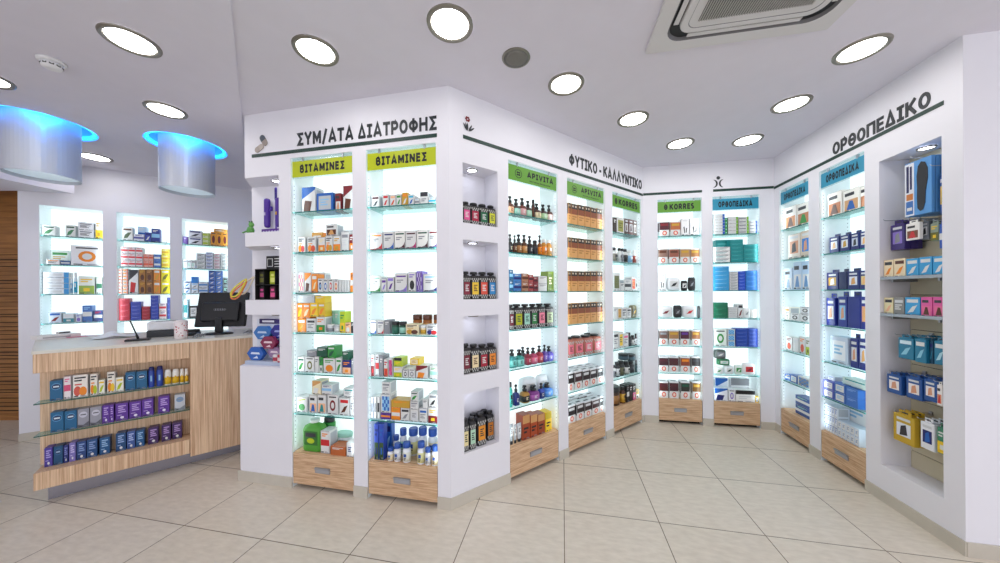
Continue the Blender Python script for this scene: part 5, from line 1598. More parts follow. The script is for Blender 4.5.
  (183,1309,30,11886,88,191,90,'caramel carton with black top band, second from left'),
  (183,1407,30,11886,96,194,90,'caramel carton with black top band, third from left'),
  (183,1502,30,11886,80,194,90,'caramel carton with black top band, fourth from left'),
  (183,1591,30,11886,86,195,90,'caramel carton with black top band, fifth from left'),
  (183,1687,30,11886,92,196,90,'caramel carton with black top band, sixth from left'),
 ]),
 ('M','packs on fifth shelf, second green-signed bay','square_bottle',', fifth shelf, second green-signed bay',[
  (184,1275,40,8756,88,191,70,'rose bottle with black cap, first from left'),
  (185,1392,40,8756,127,190,99,'rose bottle with black cap, second from left'),
  (186,1532,40,8756,134,187,99,'rose bottle with black cap, third from left'),
  (187,1671,40,8756,126,185,99,'rose bottle with black cap, fourth from left'),
  (188,1674,145,8756,103,186,62,'black-capped rose bottle, first from left at back'),
 ]),
 ('M','packs on lowest shelf, second green-signed bay','hair_colour_carton',', lowest shelf, second green-signed bay',[
  (189,1254,30,5666,73,177,90,'red-ringed white hair colour carton, first from left'),
  (190,1360,30,5666,99,176,90,'red-ringed white hair colour carton, second from left'),
  (191,1474,30,5666,99,171,90,'red-ringed white hair colour carton, third from left'),
  (192,1584,30,5666,98,166,90,'red-ringed white hair colour carton, fourth from left'),
  (193,1689,30,5666,88,166,90,'red-ringed white hair colour carton, fifth from left'),
  (193,1406,130,5666,115,180,77,'red-ringed white hair colour carton, first from left at back'),
  (192,1531,130,5666,108,178,77,'red-ringed white hair colour carton, second from left at back'),
  (191,1656,130,5666,114,174,77,'red-ringed white hair colour carton, third from left at back'),
 ]),
 ('M','packs on drawer top, second green-signed bay','hair_colour_carton',', drawer top, second green-signed bay',[
  (193,1265,30,2726,99,164,90,'red-ringed white hair colour carton, first from left'),
  (192,1385,30,2726,100,164,90,'red-ringed white hair colour carton, second from left'),
  (191,1500,30,2726,100,156,90,'red-ringed white hair colour carton, third from left'),
  (190,1620,30,2726,112,152,90,'red-ringed white hair colour carton, fourth from left'),
  (189,1708,30,2726,50,155,90,'red-ringed white hair colour carton, fifth from left'),
  (189,1409,130,2726,127,175,77,'red-ringed white hair colour carton, first from left at back'),
  (190,1540,130,2726,109,173,77,'red-ringed white hair colour carton, second from left at back'),
  (191,1671,130,2726,124,163,77,'red-ringed white hair colour carton, third from left at back'),
 ]),
 ('M','packs on top shelf, third green-signed bay','cosmetic_carton',', top shelf, third green-signed bay',[
  (194,1989,50,21176,56,167,90,'slim dark carton, first from left'),
  (195,2092,50,21176,134,177,90,'white carton with olive panel, second from left'),
  (196,2206,50,21176,71,181,90,'brown carton with silver label, third from left'),
  (197,2290,50,21176,80,184,90,'maroon and silver carton, fourth from left'),
  (198,2372,50,21176,68,184,90,'brown carton with white label, fifth from left'),
 ]),
 ('M','packs on second shelf, third green-signed bay','lotion_bottle',', second shelf, third green-signed bay',[
  (199,2010,50,18066,105,161,105,'white bottle with dark cap, first from left'),
  (200,2093,50,18066,45,160,45,'white bottle with black cap, second from left'),
  (201,2145,50,18066,42,160,42,'white bottle with black cap, third from left'),
  (202,2212,50,18066,74,158,74,'white bottle with black label, fourth from left'),
  (203,2302,50,18066,91,153,91,'clear pale blue bottle, fifth from left'),
  (204,2383,50,18066,46,160,46,'white bottle with red-brown label, sixth from left'),
 ]),
 ('M','packs on third shelf, third green-signed bay','cosmetic_carton',', third shelf, third green-signed bay',[
  (205,2014,50,14966,118,193,90,'white carton with olive label, first from left'),
  (119,2116,50,14966,65,88,90,'low white carton, second from left'),
  (206,2224,50,14966,126,129,90,'white carton with black label, third from left'),
  (207,2337,50,14966,81,163,90,'white carton with orange label, fourth from left'),
  (206,2396,50,14966,20,137,90,'white carton with black label, fifth from left'),
 ]),
 ('M','packs on fourth shelf, third green-signed bay','cosmetic_carton',', fourth shelf, third green-signed bay',[
  (42,1986,50,11886,69,140,90,'white jar carton, first from left'),
  (208,2064,50,11886,71,134,90,'white carton with gold label, second from left'),
  (209,2150,50,11886,86,127,90,'white carton with grey print, third from left'),
  (26,2243,50,11886,82,120,90,'white carton with grey print, fourth from left'),
  (210,2353,50,11886,106,147,53,'olive printed pouch, fifth from left'),
 ]),
 ('M','packs on fifth shelf, third green-signed bay','cosmetic_carton',', fifth shelf, third green-signed bay',[
  (26,1995,50,8756,91,183,90,'slim white carton, first from left'),
  (211,2089,50,8756,74,176,90,'white and yellow carton, second from left'),
  (212,2181,50,8756,94,149,90,'white carton with pink print, third from left'),
  (213,2276,50,8756,72,151,72,'slim black bottle, fourth from left'),
  (214,2346,50,8756,49,116,49,'slim black bottle, fifth from left'),
  (215,2393,50,8756,27,131,27,'slim plum bottle, sixth from left'),
 ]),
 ('M','packs on lowest shelf, third green-signed bay','mens_care_bottle',', lowest shelf, third green-signed bay',[
  (216,1980,50,5666,68,134,68,'white and black bottle, first from left'),
  (217,2054,50,5666,64,158,64,'black bottle with silver label, second from left'),
  (218,2137,50,5666,86,158,86,'black bottle with olive label, third from left'),
  (219,2236,50,5666,89,137,89,'black bottle with white label, fourth from left'),
  (220,2332,50,5666,84,128,84,'black bottle, fifth from left'),
  (221,2395,50,5666,23,136,23,'black bottle with teal label, sixth from left'),
  (222,2344,50,7035,114,70,114,'dark blue-grey jar, second from left on top'),
  (223,2220,50,7255,116,69,116,'dark blue-grey jar, first from left on top'),
 ]),
 ('M','packs on drawer top, third green-signed bay','mens_care_carton',', drawer top, third green-signed bay',[
  (224,2000,30,2726,159,198,159,'dark brown jar with black lid, first from left'),
  (225,2118,30,2726,62,180,62,'brown bottle with gold label, second from left'),
  (226,2182,30,2726,50,184,90,'slim black carton, third from left'),
  (227,2241,30,2726,51,185,90,'slim black carton, fourth from left'),
  (228,2305,30,2726,59,178,90,'slim black and pink carton, fifth from left'),
  (229,2367,30,2726,49,105,90,'slim gold carton, sixth from left'),
 ]),
 ('B','packs on top shelf, fourth green-signed bay','hair_colour_carton',', top shelf, fourth green-signed bay',[
  (230,244,50,21176,103,178,90,'hair colour carton with maroon top, first from left'),
  (231,361,50,21176,104,172,90,'hair colour carton with copper top, second from left'),
  (232,463,50,21176,85,196,90,'white carton with black strokes, third from left'),
  (232,561,50,21176,97,194,90,'white carton with black strokes, fourth from left'),
 ]),
 ('B','packs on second shelf, fourth green-signed bay','hair_colour_carton',', second shelf, fourth green-signed bay',[
  (233,227,50,18066,99,179,90,'hair colour carton with taupe top, first from left'),
  (234,344,50,18066,102,175,90,'hair colour carton with rust top, second from left'),
  (235,460,50,18066,97,172,90,'hair colour carton with tan top, third from left'),
  (236,564,50,18066,90,168,90,'hair colour carton with copper top, fourth from left'),
 ]),
 ('B','packs on third shelf, fourth green-signed bay','cosmetic_pouch',', third shelf, fourth green-signed bay',[
  (232,217,50,14966,82,199,90,'white carton with black strokes, first from left'),
  (237,344,50,14966,140,152,70,'white pouch with black ribbon, second from left'),
  (238,453,50,14966,67,115,34,'black and white bow pouch, third from left'),
  (239,531,50,14966,76,152,38,'black pouch, fourth from left'),
 ]),
 ('B','packs on fourth shelf, fourth green-signed bay','cosmetic_pouch',', fourth shelf, fourth green-signed bay',[
  (240,253,40,11886,154,135,77,'white pouch with black ends, first from left'),
  (241,380,40,11886,88,142,44,'crumpled black pouch, second from left'),
  (242,503,40,11886,146,142,73,'white pouch with red and black print, third from left'),
  (243,595,40,11886,28,135,14,'black pouch with strap, fourth from left'),
 ]),
 ('B','packs on fifth shelf, fourth green-signed bay','hair_colour_carton',', fifth shelf, fourth green-signed bay',[
  (244,227,50,8756,89,172,90,'hair colour carton with grey-brown top, first from left'),
  (245,338,50,8756,103,173,90,'hair colour carton with sandy top, second from left'),
  (246,453,50,8756,90,175,90,'hair colour carton with plum top, third from left'),
  (247,568,50,8756,83,177,90,'hair colour carton with amber top, fourth from left'),
 ]),
 ('B','packs on lowest shelf, fourth green-signed bay','hair_colour_carton',', lowest shelf, fourth green-signed bay',[
  (248,228,50,5666,99,175,90,'hair colour carton with dark plum top, first from left'),
  (249,335,50,5666,101,178,90,'hair colour carton with mahogany top, second from left'),
  (250,456,50,5666,96,181,90,'hair colour carton with auburn top, third from left'),
  (251,566,50,5666,87,185,90,'hair colour carton with near-black top, fourth from left'),
 ]),
 ('B','packs on drawer top, fourth green-signed bay','hair_colour_carton',', drawer top, fourth green-signed bay',[
  (252,224,40,2726,94,186,90,'hair colour carton with dark red top, first from left'),
  (253,333,40,2726,95,191,90,'hair colour carton with burgundy top, second from left'),
  (254,451,40,2726,92,196,90,'hair colour carton with green-black top, third from left'),
  (255,567,40,2726,84,201,90,'hair colour carton with ochre top, fourth from left'),
 ]),
 ('B','packs on top shelf, first blue-signed bay','bandage_box',', top shelf, first blue-signed bay',[
  (256,808,40,21176,112,32,90,'white box with blue end, bottom of first column'),
  (256,808,40,21501,112,32,90,'white box with blue end, second up in first column'),
  (256,808,40,21825,112,32,90,'white box with blue end, third up in first column'),
  (256,808,40,22150,112,32,90,'white box with blue end, fourth up in first column'),
  (256,808,40,22474,112,32,90,'white box with blue end, fifth up in first column'),
  (256,808,40,22799,112,32,90,'white box with blue end, sixth up in first column'),
  (256,808,40,23123,112,32,90,'white box with blue end, topmost of first column'),
  (257,880,40,21176,23,36,90,'slim green box, bottom of second column'),
  (257,880,40,21548,23,36,90,'slim green box, second up in second column'),
  (257,880,40,21920,23,36,90,'slim green box, third up in second column'),
  (257,880,40,22291,23,36,90,'slim green box, fourth up in second column'),
  (257,880,40,22663,23,36,90,'slim green box, topmost of second column'),
  (258,947,40,21176,98,38,90,'white box with green end, bottom of third column'),
  (258,947,40,21561,98,38,90,'white box with green end, second up in third column'),
  (258,947,40,21945,98,38,90,'white box with green end, third up in third column'),
  (258,947,40,22330,98,38,90,'white box with green end, fourth up in third column'),
  (258,947,40,22714,98,38,90,'white box with green end, topmost of third column'),
  (259,1052,40,21176,96,37,90,'white box with green end, bottom of fourth column'),
  (259,1052,40,21551,96,37,90,'white box with green end, second up in fourth column'),
  (259,1052,40,21925,96,37,90,'white box with green end, third up in fourth column'),
  (259,1052,40,22300,96,37,90,'white box with green end, fourth up in fourth column'),
  (259,1052,40,22675,96,37,90,'white box with green end, topmost of fourth column'),
  (260,1144,40,21176,72,34,90,'white box with blue end, bottom of fifth column'),
  (260,1144,40,21527,72,34,90,'white box with blue end, second up in fifth column'),
  (260,1144,40,21878,72,34,90,'white box with blue end, third up in fifth column'),
  (260,1144,40,22229,72,34,90,'white box with blue end, topmost of fifth column'),
 ]),
 ('B','packs on second shelf, first blue-signed bay','bandage_box',', second shelf, first blue-signed bay',[
  (261,826,25,18066,162,42,99,'white and teal wide box, bottom of first column'),
  (261,826,25,18495,162,42,99,'white and teal wide box, second up in first column'),
  (261,826,25,18924,162,42,99,'white and teal wide box, third up in first column'),
  (261,826,25,19353,162,42,99,'white and teal wide box, topmost of first column'),
  (262,974,25,18066,122,41,90,'teal box, bottom of second column'),
  (262,974,25,18481,122,41,90,'teal box, second up in second column'),
  (262,974,25,18896,122,41,90,'teal box, third up in second column'),
  (262,974,25,19311,122,41,90,'teal box, fourth up in second column'),
  (262,974,25,19725,122,41,90,'teal box, fifth up in second column'),
  (262,974,25,20140,122,41,90,'teal box, topmost of second column'),
  (263,1110,25,18066,140,47,90,'teal box, bottom of third column'),
  (263,1110,25,18547,140,47,90,'teal box, second up in third column'),
  (263,1110,25,19028,140,47,90,'teal box, third up in third column'),
  (263,1110,25,19510,140,47,90,'teal box, topmost of third column'),
  (264,885,130,18066,144,263,77,'teal box lying behind, first from left at back'),
 ]),
 ('B','packs on third shelf, first blue-signed bay','bandage_box',', third shelf, first blue-signed bay',[
  (265,824,40,14966,158,44,90,'light blue box, bottom of first column'),
  (265,824,40,15411,158,44,90,'light blue box, second up in first column'),
  (265,824,40,15856,158,44,90,'light blue box, third up in first column'),
  (265,824,40,16301,158,44,90,'light blue box, fourth up in first column'),
  (265,824,40,16746,158,44,90,'light blue box, fifth up in first column'),
  (265,824,40,17191,158,44,90,'light blue box, topmost of first column'),
  (117,950,40,14966,83,29,90,'white box with grey print, bottom of second column'),
  (117,950,40,15265,83,29,90,'white box with grey print, second up in second column'),
  (117,950,40,15565,83,29,90,'white box with grey print, third up in second column'),
  (117,950,40,15864,83,29,90,'white box with grey print, fourth up in second column'),
  (117,950,40,16164,83,29,90,'white box with grey print, fifth up in second column'),
  (117,950,40,16463,83,29,90,'white box with grey print, sixth up in second column'),
  (117,950,40,16762,83,29,90,'white box with grey print, topmost of second column'),
  (266,1030,40,14966,66,34,90,'royal blue box, bottom of third column'),
  (266,1030,40,15318,66,34,90,'royal blue box, second up in third column'),
  (266,1030,40,15669,66,34,90,'royal blue box, third up in third column'),
  (266,1030,40,16021,66,34,90,'royal blue box, fourth up in third column'),
  (266,1030,40,16372,66,34,90,'royal blue box, fifth up in third column'),
  (266,1030,40,16724,66,34,90,'royal blue box, topmost of third column'),
  (267,1124,40,14966,112,53,90,'blue box, bottom of fourth column'),
  (267,1124,40,15506,112,53,90,'blue box, second up in fourth column'),
  (267,1124,40,16045,112,53,90,'blue box, third up in fourth column'),
  (267,1124,40,16585,112,53,90,'blue box, topmost of fourth column'),
 ]),
 ('B','packs on fourth shelf, first blue-signed bay','bandage_box',', fourth shelf, first blue-signed bay',[
  (268,818,40,11886,144,57,90,'deep green box, bottom of first column'),
  (268,818,40,12469,144,57,90,'deep green box, middle of first column'),
  (268,818,40,13051,144,57,90,'deep green box, top of first column'),
  (269,939,40,11886,87,24,90,'white box with dark dots, bottom of second column'),
  (269,939,40,12137,87,24,90,'white box with dark dots, second up in second column'),
  (269,939,40,12387,87,24,90,'white box with dark dots, third up in second column'),
  (269,939,40,12638,87,24,90,'white box with dark dots, fourth up in second column'),
  (269,939,40,12889,87,24,90,'white box with dark dots, topmost of second column'),
  (270,1014,40,11886,52,160,90,'white carton with dark red label, third from left'),
  (271,1078,40,11886,66,115,33,'white bag with grey label, fourth from left'),
  (272,1149,40,11886,63,98,31,'small white bag, fifth from left'),
 ]),
 ('B','packs on fifth shelf, first blue-signed bay','bandage_box',', fifth shelf, first blue-signed bay',[
  (273,813,40,8756,126,192,90,'white and green carton, first from left'),
  (274,922,40,8756,73,63,90,'blue and white box, bottom of second column'),
  (274,922,40,9396,73,63,90,'blue and white box, middle of second column'),
  (274,922,40,10035,73,63,90,'blue and white box, top of second column'),
  (275,1025,40,8756,116,40,90,'navy box, bottom of third column'),
  (275,1025,40,9159,116,40,90,'navy box, second up in third column'),
  (275,1025,40,9562,116,40,90,'navy box, third up in third column'),
  (275,1025,40,9965,116,40,90,'navy box, fourth up in third column'),
  (275,1025,40,10368,116,40,90,'navy box, topmost of third column'),
  (276,1135,40,8756,91,40,90,'navy box, bottom of fourth column'),
  (276,1135,40,9162,91,40,90,'navy box, second up in fourth column'),
  (276,1135,40,9569,91,40,90,'navy box, third up in fourth column'),
  (276,1135,40,9975,91,40,90,'navy box, fourth up in fourth column'),
  (276,1135,40,10381,91,40,90,'navy box, topmost of fourth column'),
 ]),
 ('B','packs on lowest shelf, first blue-signed bay','dressing_pouch',', lowest shelf, first blue-signed bay',[
  (277,793,30,5666,97,79,48,'flat white and green pouch, first from left'),
  (278,896,30,5666,97,98,49,'white pouch with green label, second from left'),
  (279,990,30,5666,78,108,39,'green and white pouch, third from left'),
  (280,1095,30,5666,121,130,61,'white pouch with red label, fourth from left'),
  (281,846,30,6655,126,71,63,'green pouch, second from left on top'),
  (282,812,30,7376,115,100,58,'dark grey pouch, first from left on top'),
 ]),
 ('B','packs on drawer top, first blue-signed bay','first_aid_box',', drawer top, first blue-signed bay',[
  (283,813,30,2726,132,141,89,'white and blue slanted box, first from left'),
  (284,919,30,2726,66,133,89,'white box with purple mark, second from left'),
  (285,1052,30,2726,189,128,89,'long white open box, third from left'),
  (286,1166,30,2726,28,64,50,'yellow and navy small carton, fourth from left'),
  (287,861,125,2726,130,230,60,'blue and white box, first from left at back'),
  (288,1048,125,2726,184,235,60,'tall grey-white box, second from left at back'),
 ]),
 ('R','packs on top shelf, second blue-signed bay','support_carton',', top shelf, second blue-signed bay',[
  (289,166,50,21176,159,226,90,'white support pack with orange picture, first from left'),
  (290,344,50,21176,172,213,90,'white support pack with brown picture, second from left'),
 ]),
 ('R','packs on second shelf, second blue-signed bay','support_carton',', second shelf, second blue-signed bay',[
  (291,212,50,18066,170,248,90,'support pack with bare shoulder photo, first from left'),
  (292,367,50,18066,122,253,90,'support pack with blue brace photo, second from left'),
 ]),
 ('R','packs on third shelf, second blue-signed bay','support_carton',', third shelf, second blue-signed bay',[
  (293,144,40,14966,115,221,90,'pale blue pack with white figure, first from left'),
  (294,275,40,14966,114,275,90,'tall pale blue pack with white figure, second from left'),
  (295,390,40,14966,103,271,90,'tall pale blue pack, third from left'),
 ]),
 ('R','packs on fourth shelf, second blue-signed bay','support_carton',', fourth shelf, second blue-signed bay',[
  (296,124,40,11886,75,134,90,'small cream carton, first from left'),
  (297,236,40,11886,130,74,90,'white box with black arcs, second from left'),
  (298,373,40,11886,129,79,90,'white box with black arcs, third from left'),
  (299,374,40,12688,129,66,90,'flat white box with black arcs, first from left on top'),
 ]),
 ('R','packs on fifth shelf, second blue-signed bay','support_carton',', fifth shelf, second blue-signed bay',[
  (300,133,50,8756,92,142,90,'white carton with red figure, first from left'),
  (22,230,50,8756,81,145,90,'plain white carton, second from left'),
  (301,318,50,8756,76,166,90,'white carton with orange figure, third from left'),
  (302,391,50,8756,58,165,90,'lime and white carton, fourth from left'),
 ]),
 ('R','packs on lowest shelf, second blue-signed bay','first_aid_carton',', lowest shelf, second blue-signed bay',[
  (303,123,40,5666,72,61,90,'blue and white carton, first from left'),
  (304,214,40,5666,96,77,90,'blue carton with white label, second from left'),
  (305,352,40,5666,162,90,90,'white carton with blue pattern, third from left'),
 ]),
 ('R','packs on drawer top, second blue-signed bay','first_aid_box',', drawer top, second blue-signed bay',[
  (306,318,50,2726,195,91,90,'blue and white flat box, lower of first column'),
  (306,318,50,3647,195,91,90,'blue and white flat box, upper of first column'),
 ]),
 ('R','packs on top shelf, third blue-signed bay','support_carton',', top shelf, third blue-signed bay',[
  (307,704,50,21176,146,203,90,'white support pack with brown picture, first from left'),
  (308,863,50,21176,147,181,90,'white support pack with arm picture, second from left'),
  (309,974,50,21176,63,167,90,'white support pack edge, third from left'),
 ]),
 ('R','packs on second shelf, third blue-signed bay','support_pack',', second shelf, third blue-signed bay',[
  (310,696,50,18066,95,161,90,'navy pack with round picture, first from left'),
  (311,801,50,18066,89,158,90,'navy pack with round picture, second from left'),
  (312,894,50,18066,74,156,90,'navy pack with round picture, third from left'),
  (313,972,50,18066,65,156,90,'navy pack at shelf end, fourth from left'),
 ]),
 ('R','packs on third shelf, third blue-signed bay','support_pack',', third shelf, third blue-signed bay',[
  (314,676,50,14966,115,170,90,'navy pack with yellow picture, first from left'),
  (315,780,50,14966,74,169,90,'dark navy pack turned sideways, second from left'),
  (316,878,50,14966,105,168,90,'navy pack with pale picture, third from left'),
  (317,970,50,14966,65,167,90,'navy pack with yellow edge, fourth from left'),
 ]),
 ('R','packs on fourth shelf, third blue-signed bay','support_pack',', fourth shelf, third blue-signed bay',[
  (318,671,40,11886,89,274,90,'tall navy pack with hand photo, first from left'),
  (319,790,40,11886,83,290,90,'tall navy pack with hand photo, second from left'),
  (320,895,40,11886,109,291,90,'plain tall navy pack, third from left'),
  (321,985,40,11886,58,291,90,'tall navy pack with tan photo, fourth from left'),
 ]),
 ('R','packs on fifth shelf, third blue-signed bay','support_pack',', fifth shelf, third blue-signed bay',[
  (322,752,40,8756,170,226,90,'clear and white pack, first from left'),
  (323,895,40,8756,68,270,90,'tall navy pack with figure, second from left'),
  (324,974,40,8756,75,278,90,'tall navy pack with figure, third from left'),
 ]),
 ('R','packs on lowest shelf, third blue-signed bay','dressing_carton',', lowest shelf, third blue-signed bay',[
  (325,673,20,5666,108,72,90,'blue and violet display carton, lower of first column'),
  (325,673,20,6397,108,72,90,'blue and violet display carton, upper of first column'),
  (326,788,20,5666,107,76,90,'blue and violet display carton, lower of second column'),
  (326,788,20,6436,107,76,90,'blue and violet display carton, upper of second column'),
  (327,900,20,5666,105,74,90,'blue display carton, lower of third column'),
  (327,900,20,6412,105,74,90,'blue display carton, upper of third column'),
  (328,651,50,7127,65,39,90,'small white and blue carton, first from left on top'),
  (329,885,50,7206,224,57,90,'flat pale green box, second from left on top'),
 ]),
 ('R','packs on drawer top, third blue-signed bay','dressing_carton',', drawer top, third blue-signed bay',[
  (330,631,30,2726,24,76,89,'slim white and blue carton, bottom of first column'),
  (330,631,30,3492,24,76,89,'slim white and blue carton, middle of first column'),
  (330,631,30,4257,24,76,89,'slim white and blue carton, top of first column'),
  (330,657,30,2726,24,76,89,'slim white and blue carton, bottom of second column'),
  (330,657,30,3492,24,76,89,'slim white and blue carton, middle of second column'),
  (330,657,30,4257,24,76,89,'slim white and blue carton, top of second column'),
  (330,682,30,2726,24,76,89,'slim white and blue carton, bottom of third column'),
  (330,682,30,3492,24,76,89,'slim white and blue carton, middle of third column'),
  (330,682,30,4257,24,76,89,'slim white and blue carton, top of third column'),
  (330,708,30,2726,24,76,89,'slim white and blue carton, bottom of fourth column'),
  (330,708,30,3492,24,76,89,'slim white and blue carton, middle of fourth column'),
  (330,708,30,4257,24,76,89,'slim white and blue carton, top of fourth column'),
  (330,734,30,2726,24,76,89,'slim white and blue carton, bottom of fifth column'),
  (330,734,30,3492,24,76,89,'slim white and blue carton, middle of fifth column'),
  (330,734,30,4257,24,76,89,'slim white and blue carton, top of fifth column'),
  (331,771,30,2726,38,69,89,'slim pale blue carton, lower of sixth column'),
  (331,771,30,3422,38,69,89,'slim pale blue carton, upper of sixth column'),
  (331,811,30,2726,38,69,89,'slim pale blue carton, lower of seventh column'),
  (331,811,30,3422,38,69,89,'slim pale blue carton, upper of seventh column'),
  (331,850,30,2726,38,69,89,'slim pale blue carton, lower of eighth column'),
  (331,850,30,3422,38,69,89,'slim pale blue carton, upper of eighth column'),
  (331,889,30,2726,38,69,89,'slim pale blue carton, lower of ninth column'),
  (331,889,30,3422,38,69,89,'slim pale blue carton, upper of ninth column'),
  (331,929,30,2726,38,69,89,'slim pale blue carton, lower of tenth column'),
  (331,929,30,3422,38,69,89,'slim pale blue carton, upper of tenth column'),
  (332,777,125,2726,223,261,82,'large white carton, first from left at back'),
 ]),
 ('K','packs on top shelf, left bay behind counter','medicine_carton',', top shelf, left bay behind counter',[
  (333,177,40,21186,87,112,90,'white and green carton, first from left'),
  (334,320,40,21186,68,130,90,'white and green carton, second from left'),
  (335,425,40,21186,108,86,90,'white carton with grey print, lower of third column'),
  (335,425,40,22050,108,86,90,'white carton with grey print, upper of third column'),
  (336,519,40,21186,54,203,90,'yellow and white carton, fourth from left'),
 ]),
 ('K','packs on second shelf, left bay behind counter','medicine_carton',', second shelf, left bay behind counter',[
  (337,208,25,18126,88,55,90,'low white carton with orange print, first from left'),
  (338,288,25,18126,62,47,90,'low blue carton, second from left'),
  (339,437,25,18126,225,217,90,'large white carton with orange arch, third from left'),
  (340,220,125,18126,126,163,82,'white and green carton, first from left at back'),
 ]),
 ('K','packs on third shelf, left bay behind counter','medicine_carton',', third shelf, left bay behind counter',[
  (341,223,40,14976,170,59,90,'white box with blue end, bottom of first column'),
  (341,223,40,15570,170,59,90,'white box with blue end, second up in first column'),
  (341,223,40,16165,170,59,90,'white box with blue end, third up in first column'),
  (341,223,40,16759,170,59,90,'white box with blue end, topmost of first column'),
  (342,322,40,14976,19,206,19,'slim pale blue bottle, second from left'),
  (343,349,40,14976,25,238,25,'slim pale blue bottle, third from left'),
  (344,428,40,14976,113,197,90,'white, yellow and green carton, fourth from left'),
  (345,516,40,14976,43,189,90,'green and white carton, fifth from left'),
 ]),
 ('K','packs on fourth shelf, left bay behind counter','medicine_carton',', fourth shelf, left bay behind counter',[
  (346,213,40,11886,85,119,90,'white and red carton, first from left'),
  (347,303,40,11886,75,100,90,'teal and white carton, second from left'),
  (348,371,40,11886,43,92,90,'lilac and blue carton, third from left'),
  (349,431,40,11886,68,184,90,'tall blue carton, fourth from left'),
  (350,508,40,11886,64,126,90,'navy carton, fifth from left'),
 ]),
 ('K','packs on top shelf, middle bay behind counter','medicine_carton',', top shelf, middle bay behind counter',[
  (351,731,40,21186,82,157,74,'white carton with dark leaf, first from left'),
  (352,820,40,21186,85,83,74,'white and purple flat carton, second from left'),
  (353,892,40,21186,48,112,74,'navy and white carton, third from left'),
  (354,956,40,21186,69,162,74,'tall navy carton, fourth from left'),
  (355,1062,40,21186,35,100,74,'small white carton, fifth from left'),
  (356,828,120,21186,71,186,87,'light blue carton, first from left at back'),
 ]),
 ('K','packs on second shelf, middle bay behind counter','medicine_carton',', second shelf, middle bay behind counter',[
  (357,706,40,18126,56,77,90,'red and white carton, bottom of first column'),
  (357,706,40,18902,56,77,90,'red and white carton, middle of first column'),
  (357,706,40,19678,56,77,90,'red and white carton, top of first column'),
  (357,763,40,18126,56,77,90,'red and white carton, bottom of second column'),
  (357,763,40,18902,56,77,90,'red and white carton, middle of second column'),
  (357,763,40,19678,56,77,90,'red and white carton, top of second column'),
  (357,821,40,18126,56,77,90,'red and white carton, bottom of third column'),
  (357,821,40,18902,56,77,90,'red and white carton, middle of third column'),
  (357,821,40,19678,56,77,90,'red and white carton, top of third column'),
  (358,874,40,18126,40,79,90,'coral carton, lower of fourth column'),
  (358,874,40,18919,40,79,90,'coral carton, upper of fourth column'),
  (358,915,40,18126,40,79,90,'coral carton, lower of fifth column'),
  (358,915,40,18919,40,79,90,'coral carton, upper of fifth column'),
  (359,968,40,18126,55,80,90,'blue carton, lower of sixth column'),
  (359,968,40,18933,55,80,90,'blue carton, upper of sixth column'),
  (360,1038,40,18126,69,76,90,'yellow carton, bottom of seventh column'),
  (360,1038,40,18896,69,76,90,'yellow carton, middle of seventh column'),
  (360,1038,40,19666,69,76,90,'yellow carton, top of seventh column'),
 ]),
 ('K','packs on third shelf, middle bay behind counter','medicine_carton',', third shelf, middle bay behind counter',[
  (361,674,40,14976,27,36,90,'orange and white box, bottom of first column'),
  (361,674,40,15342,27,36,90,'orange and white box, second up in first column'),
  (361,674,40,15708,27,36,90,'orange and white box, third up in first column'),
  (361,674,40,16075,27,36,90,'orange and white box, fourth up in first column'),
  (361,674,40,16441,27,36,90,'orange and white box, fifth up in first column'),
  (361,674,40,16807,27,36,90,'orange and white box, sixth up in first column'),
  (361,674,40,17173,27,36,90,'orange and white box, seventh up in first column'),
  (361,674,40,17540,27,36,90,'orange and white box, topmost of first column'),
  (362,712,40,14976,39,36,90,'orange and white box, bottom of second column'),
  (362,712,40,15344,39,36,90,'orange and white box, second up in second column'),
  (362,712,40,15713,39,36,90,'orange and white box, third up in second column'),
  (362,712,40,16081,39,36,90,'orange and white box, fourth up in second column'),
  (362,712,40,16449,39,36,90,'orange and white box, fifth up in second column'),
  (362,712,40,16818,39,36,90,'orange and white box, sixth up in second column'),
  (362,712,40,17186,39,36,90,'orange and white box, seventh up in second column'),
  (362,712,40,17555,39,36,90,'orange and white box, topmost of second column'),
  (363,776,40,14976,75,284,90,'white carton with dark print, third from left'),
  (364,845,40,14976,51,145,90,'brown carton, lower of fourth column'),
  (364,845,40,16434,51,145,90,'brown carton, upper of fourth column'),
  (365,903,40,14976,53,146,90,'dark brown carton, lower of fifth column'),
  (365,903,40,16445,53,146,90,'dark brown carton, upper of fifth column'),
  (366,964,40,14976,55,147,90,'orange carton, lower of sixth column'),
  (366,964,40,16457,55,147,90,'orange carton, upper of sixth column'),
  (367,1036,40,14976,72,147,90,'yellow carton, lower of seventh column'),
  (367,1036,40,16449,72,147,90,'yellow carton, upper of seventh column'),
 ]),
 ('K','packs on fourth shelf, middle bay behind counter','medicine_carton',', fourth shelf, middle bay behind counter',[
  (368,703,40,11886,84,64,90,'red box, bottom of first column'),
  (368,703,40,12532,84,64,90,'red box, second up in first column'),
  (368,703,40,13178,84,64,90,'red box, third up in first column'),
  (368,703,40,13824,84,64,90,'red box, topmost of first column'),
  (369,793,40,11886,82,43,90,'blue box, bottom of second column'),
  (369,793,40,12325,82,43,90,'blue box, second up in second column'),
  (369,793,40,12764,82,43,90,'blue box, third up in second column'),
  (369,793,40,13203,82,43,90,'blue box, fourth up in second column'),
  (369,793,40,13641,82,43,90,'blue box, topmost of second column'),
  (370,872,40,11886,64,39,90,'red box, bottom of third column'),
  (370,872,40,12288,64,39,90,'red box, second up in third column'),
  (370,872,40,12690,64,39,90,'red box, third up in third column'),
  (370,872,40,13091,64,39,90,'red box, topmost of third column'),
  (371,943,40,11886,64,41,90,'blue box, bottom of fourth column'),
  (371,943,40,12305,64,41,90,'blue box, second up in fourth column'),
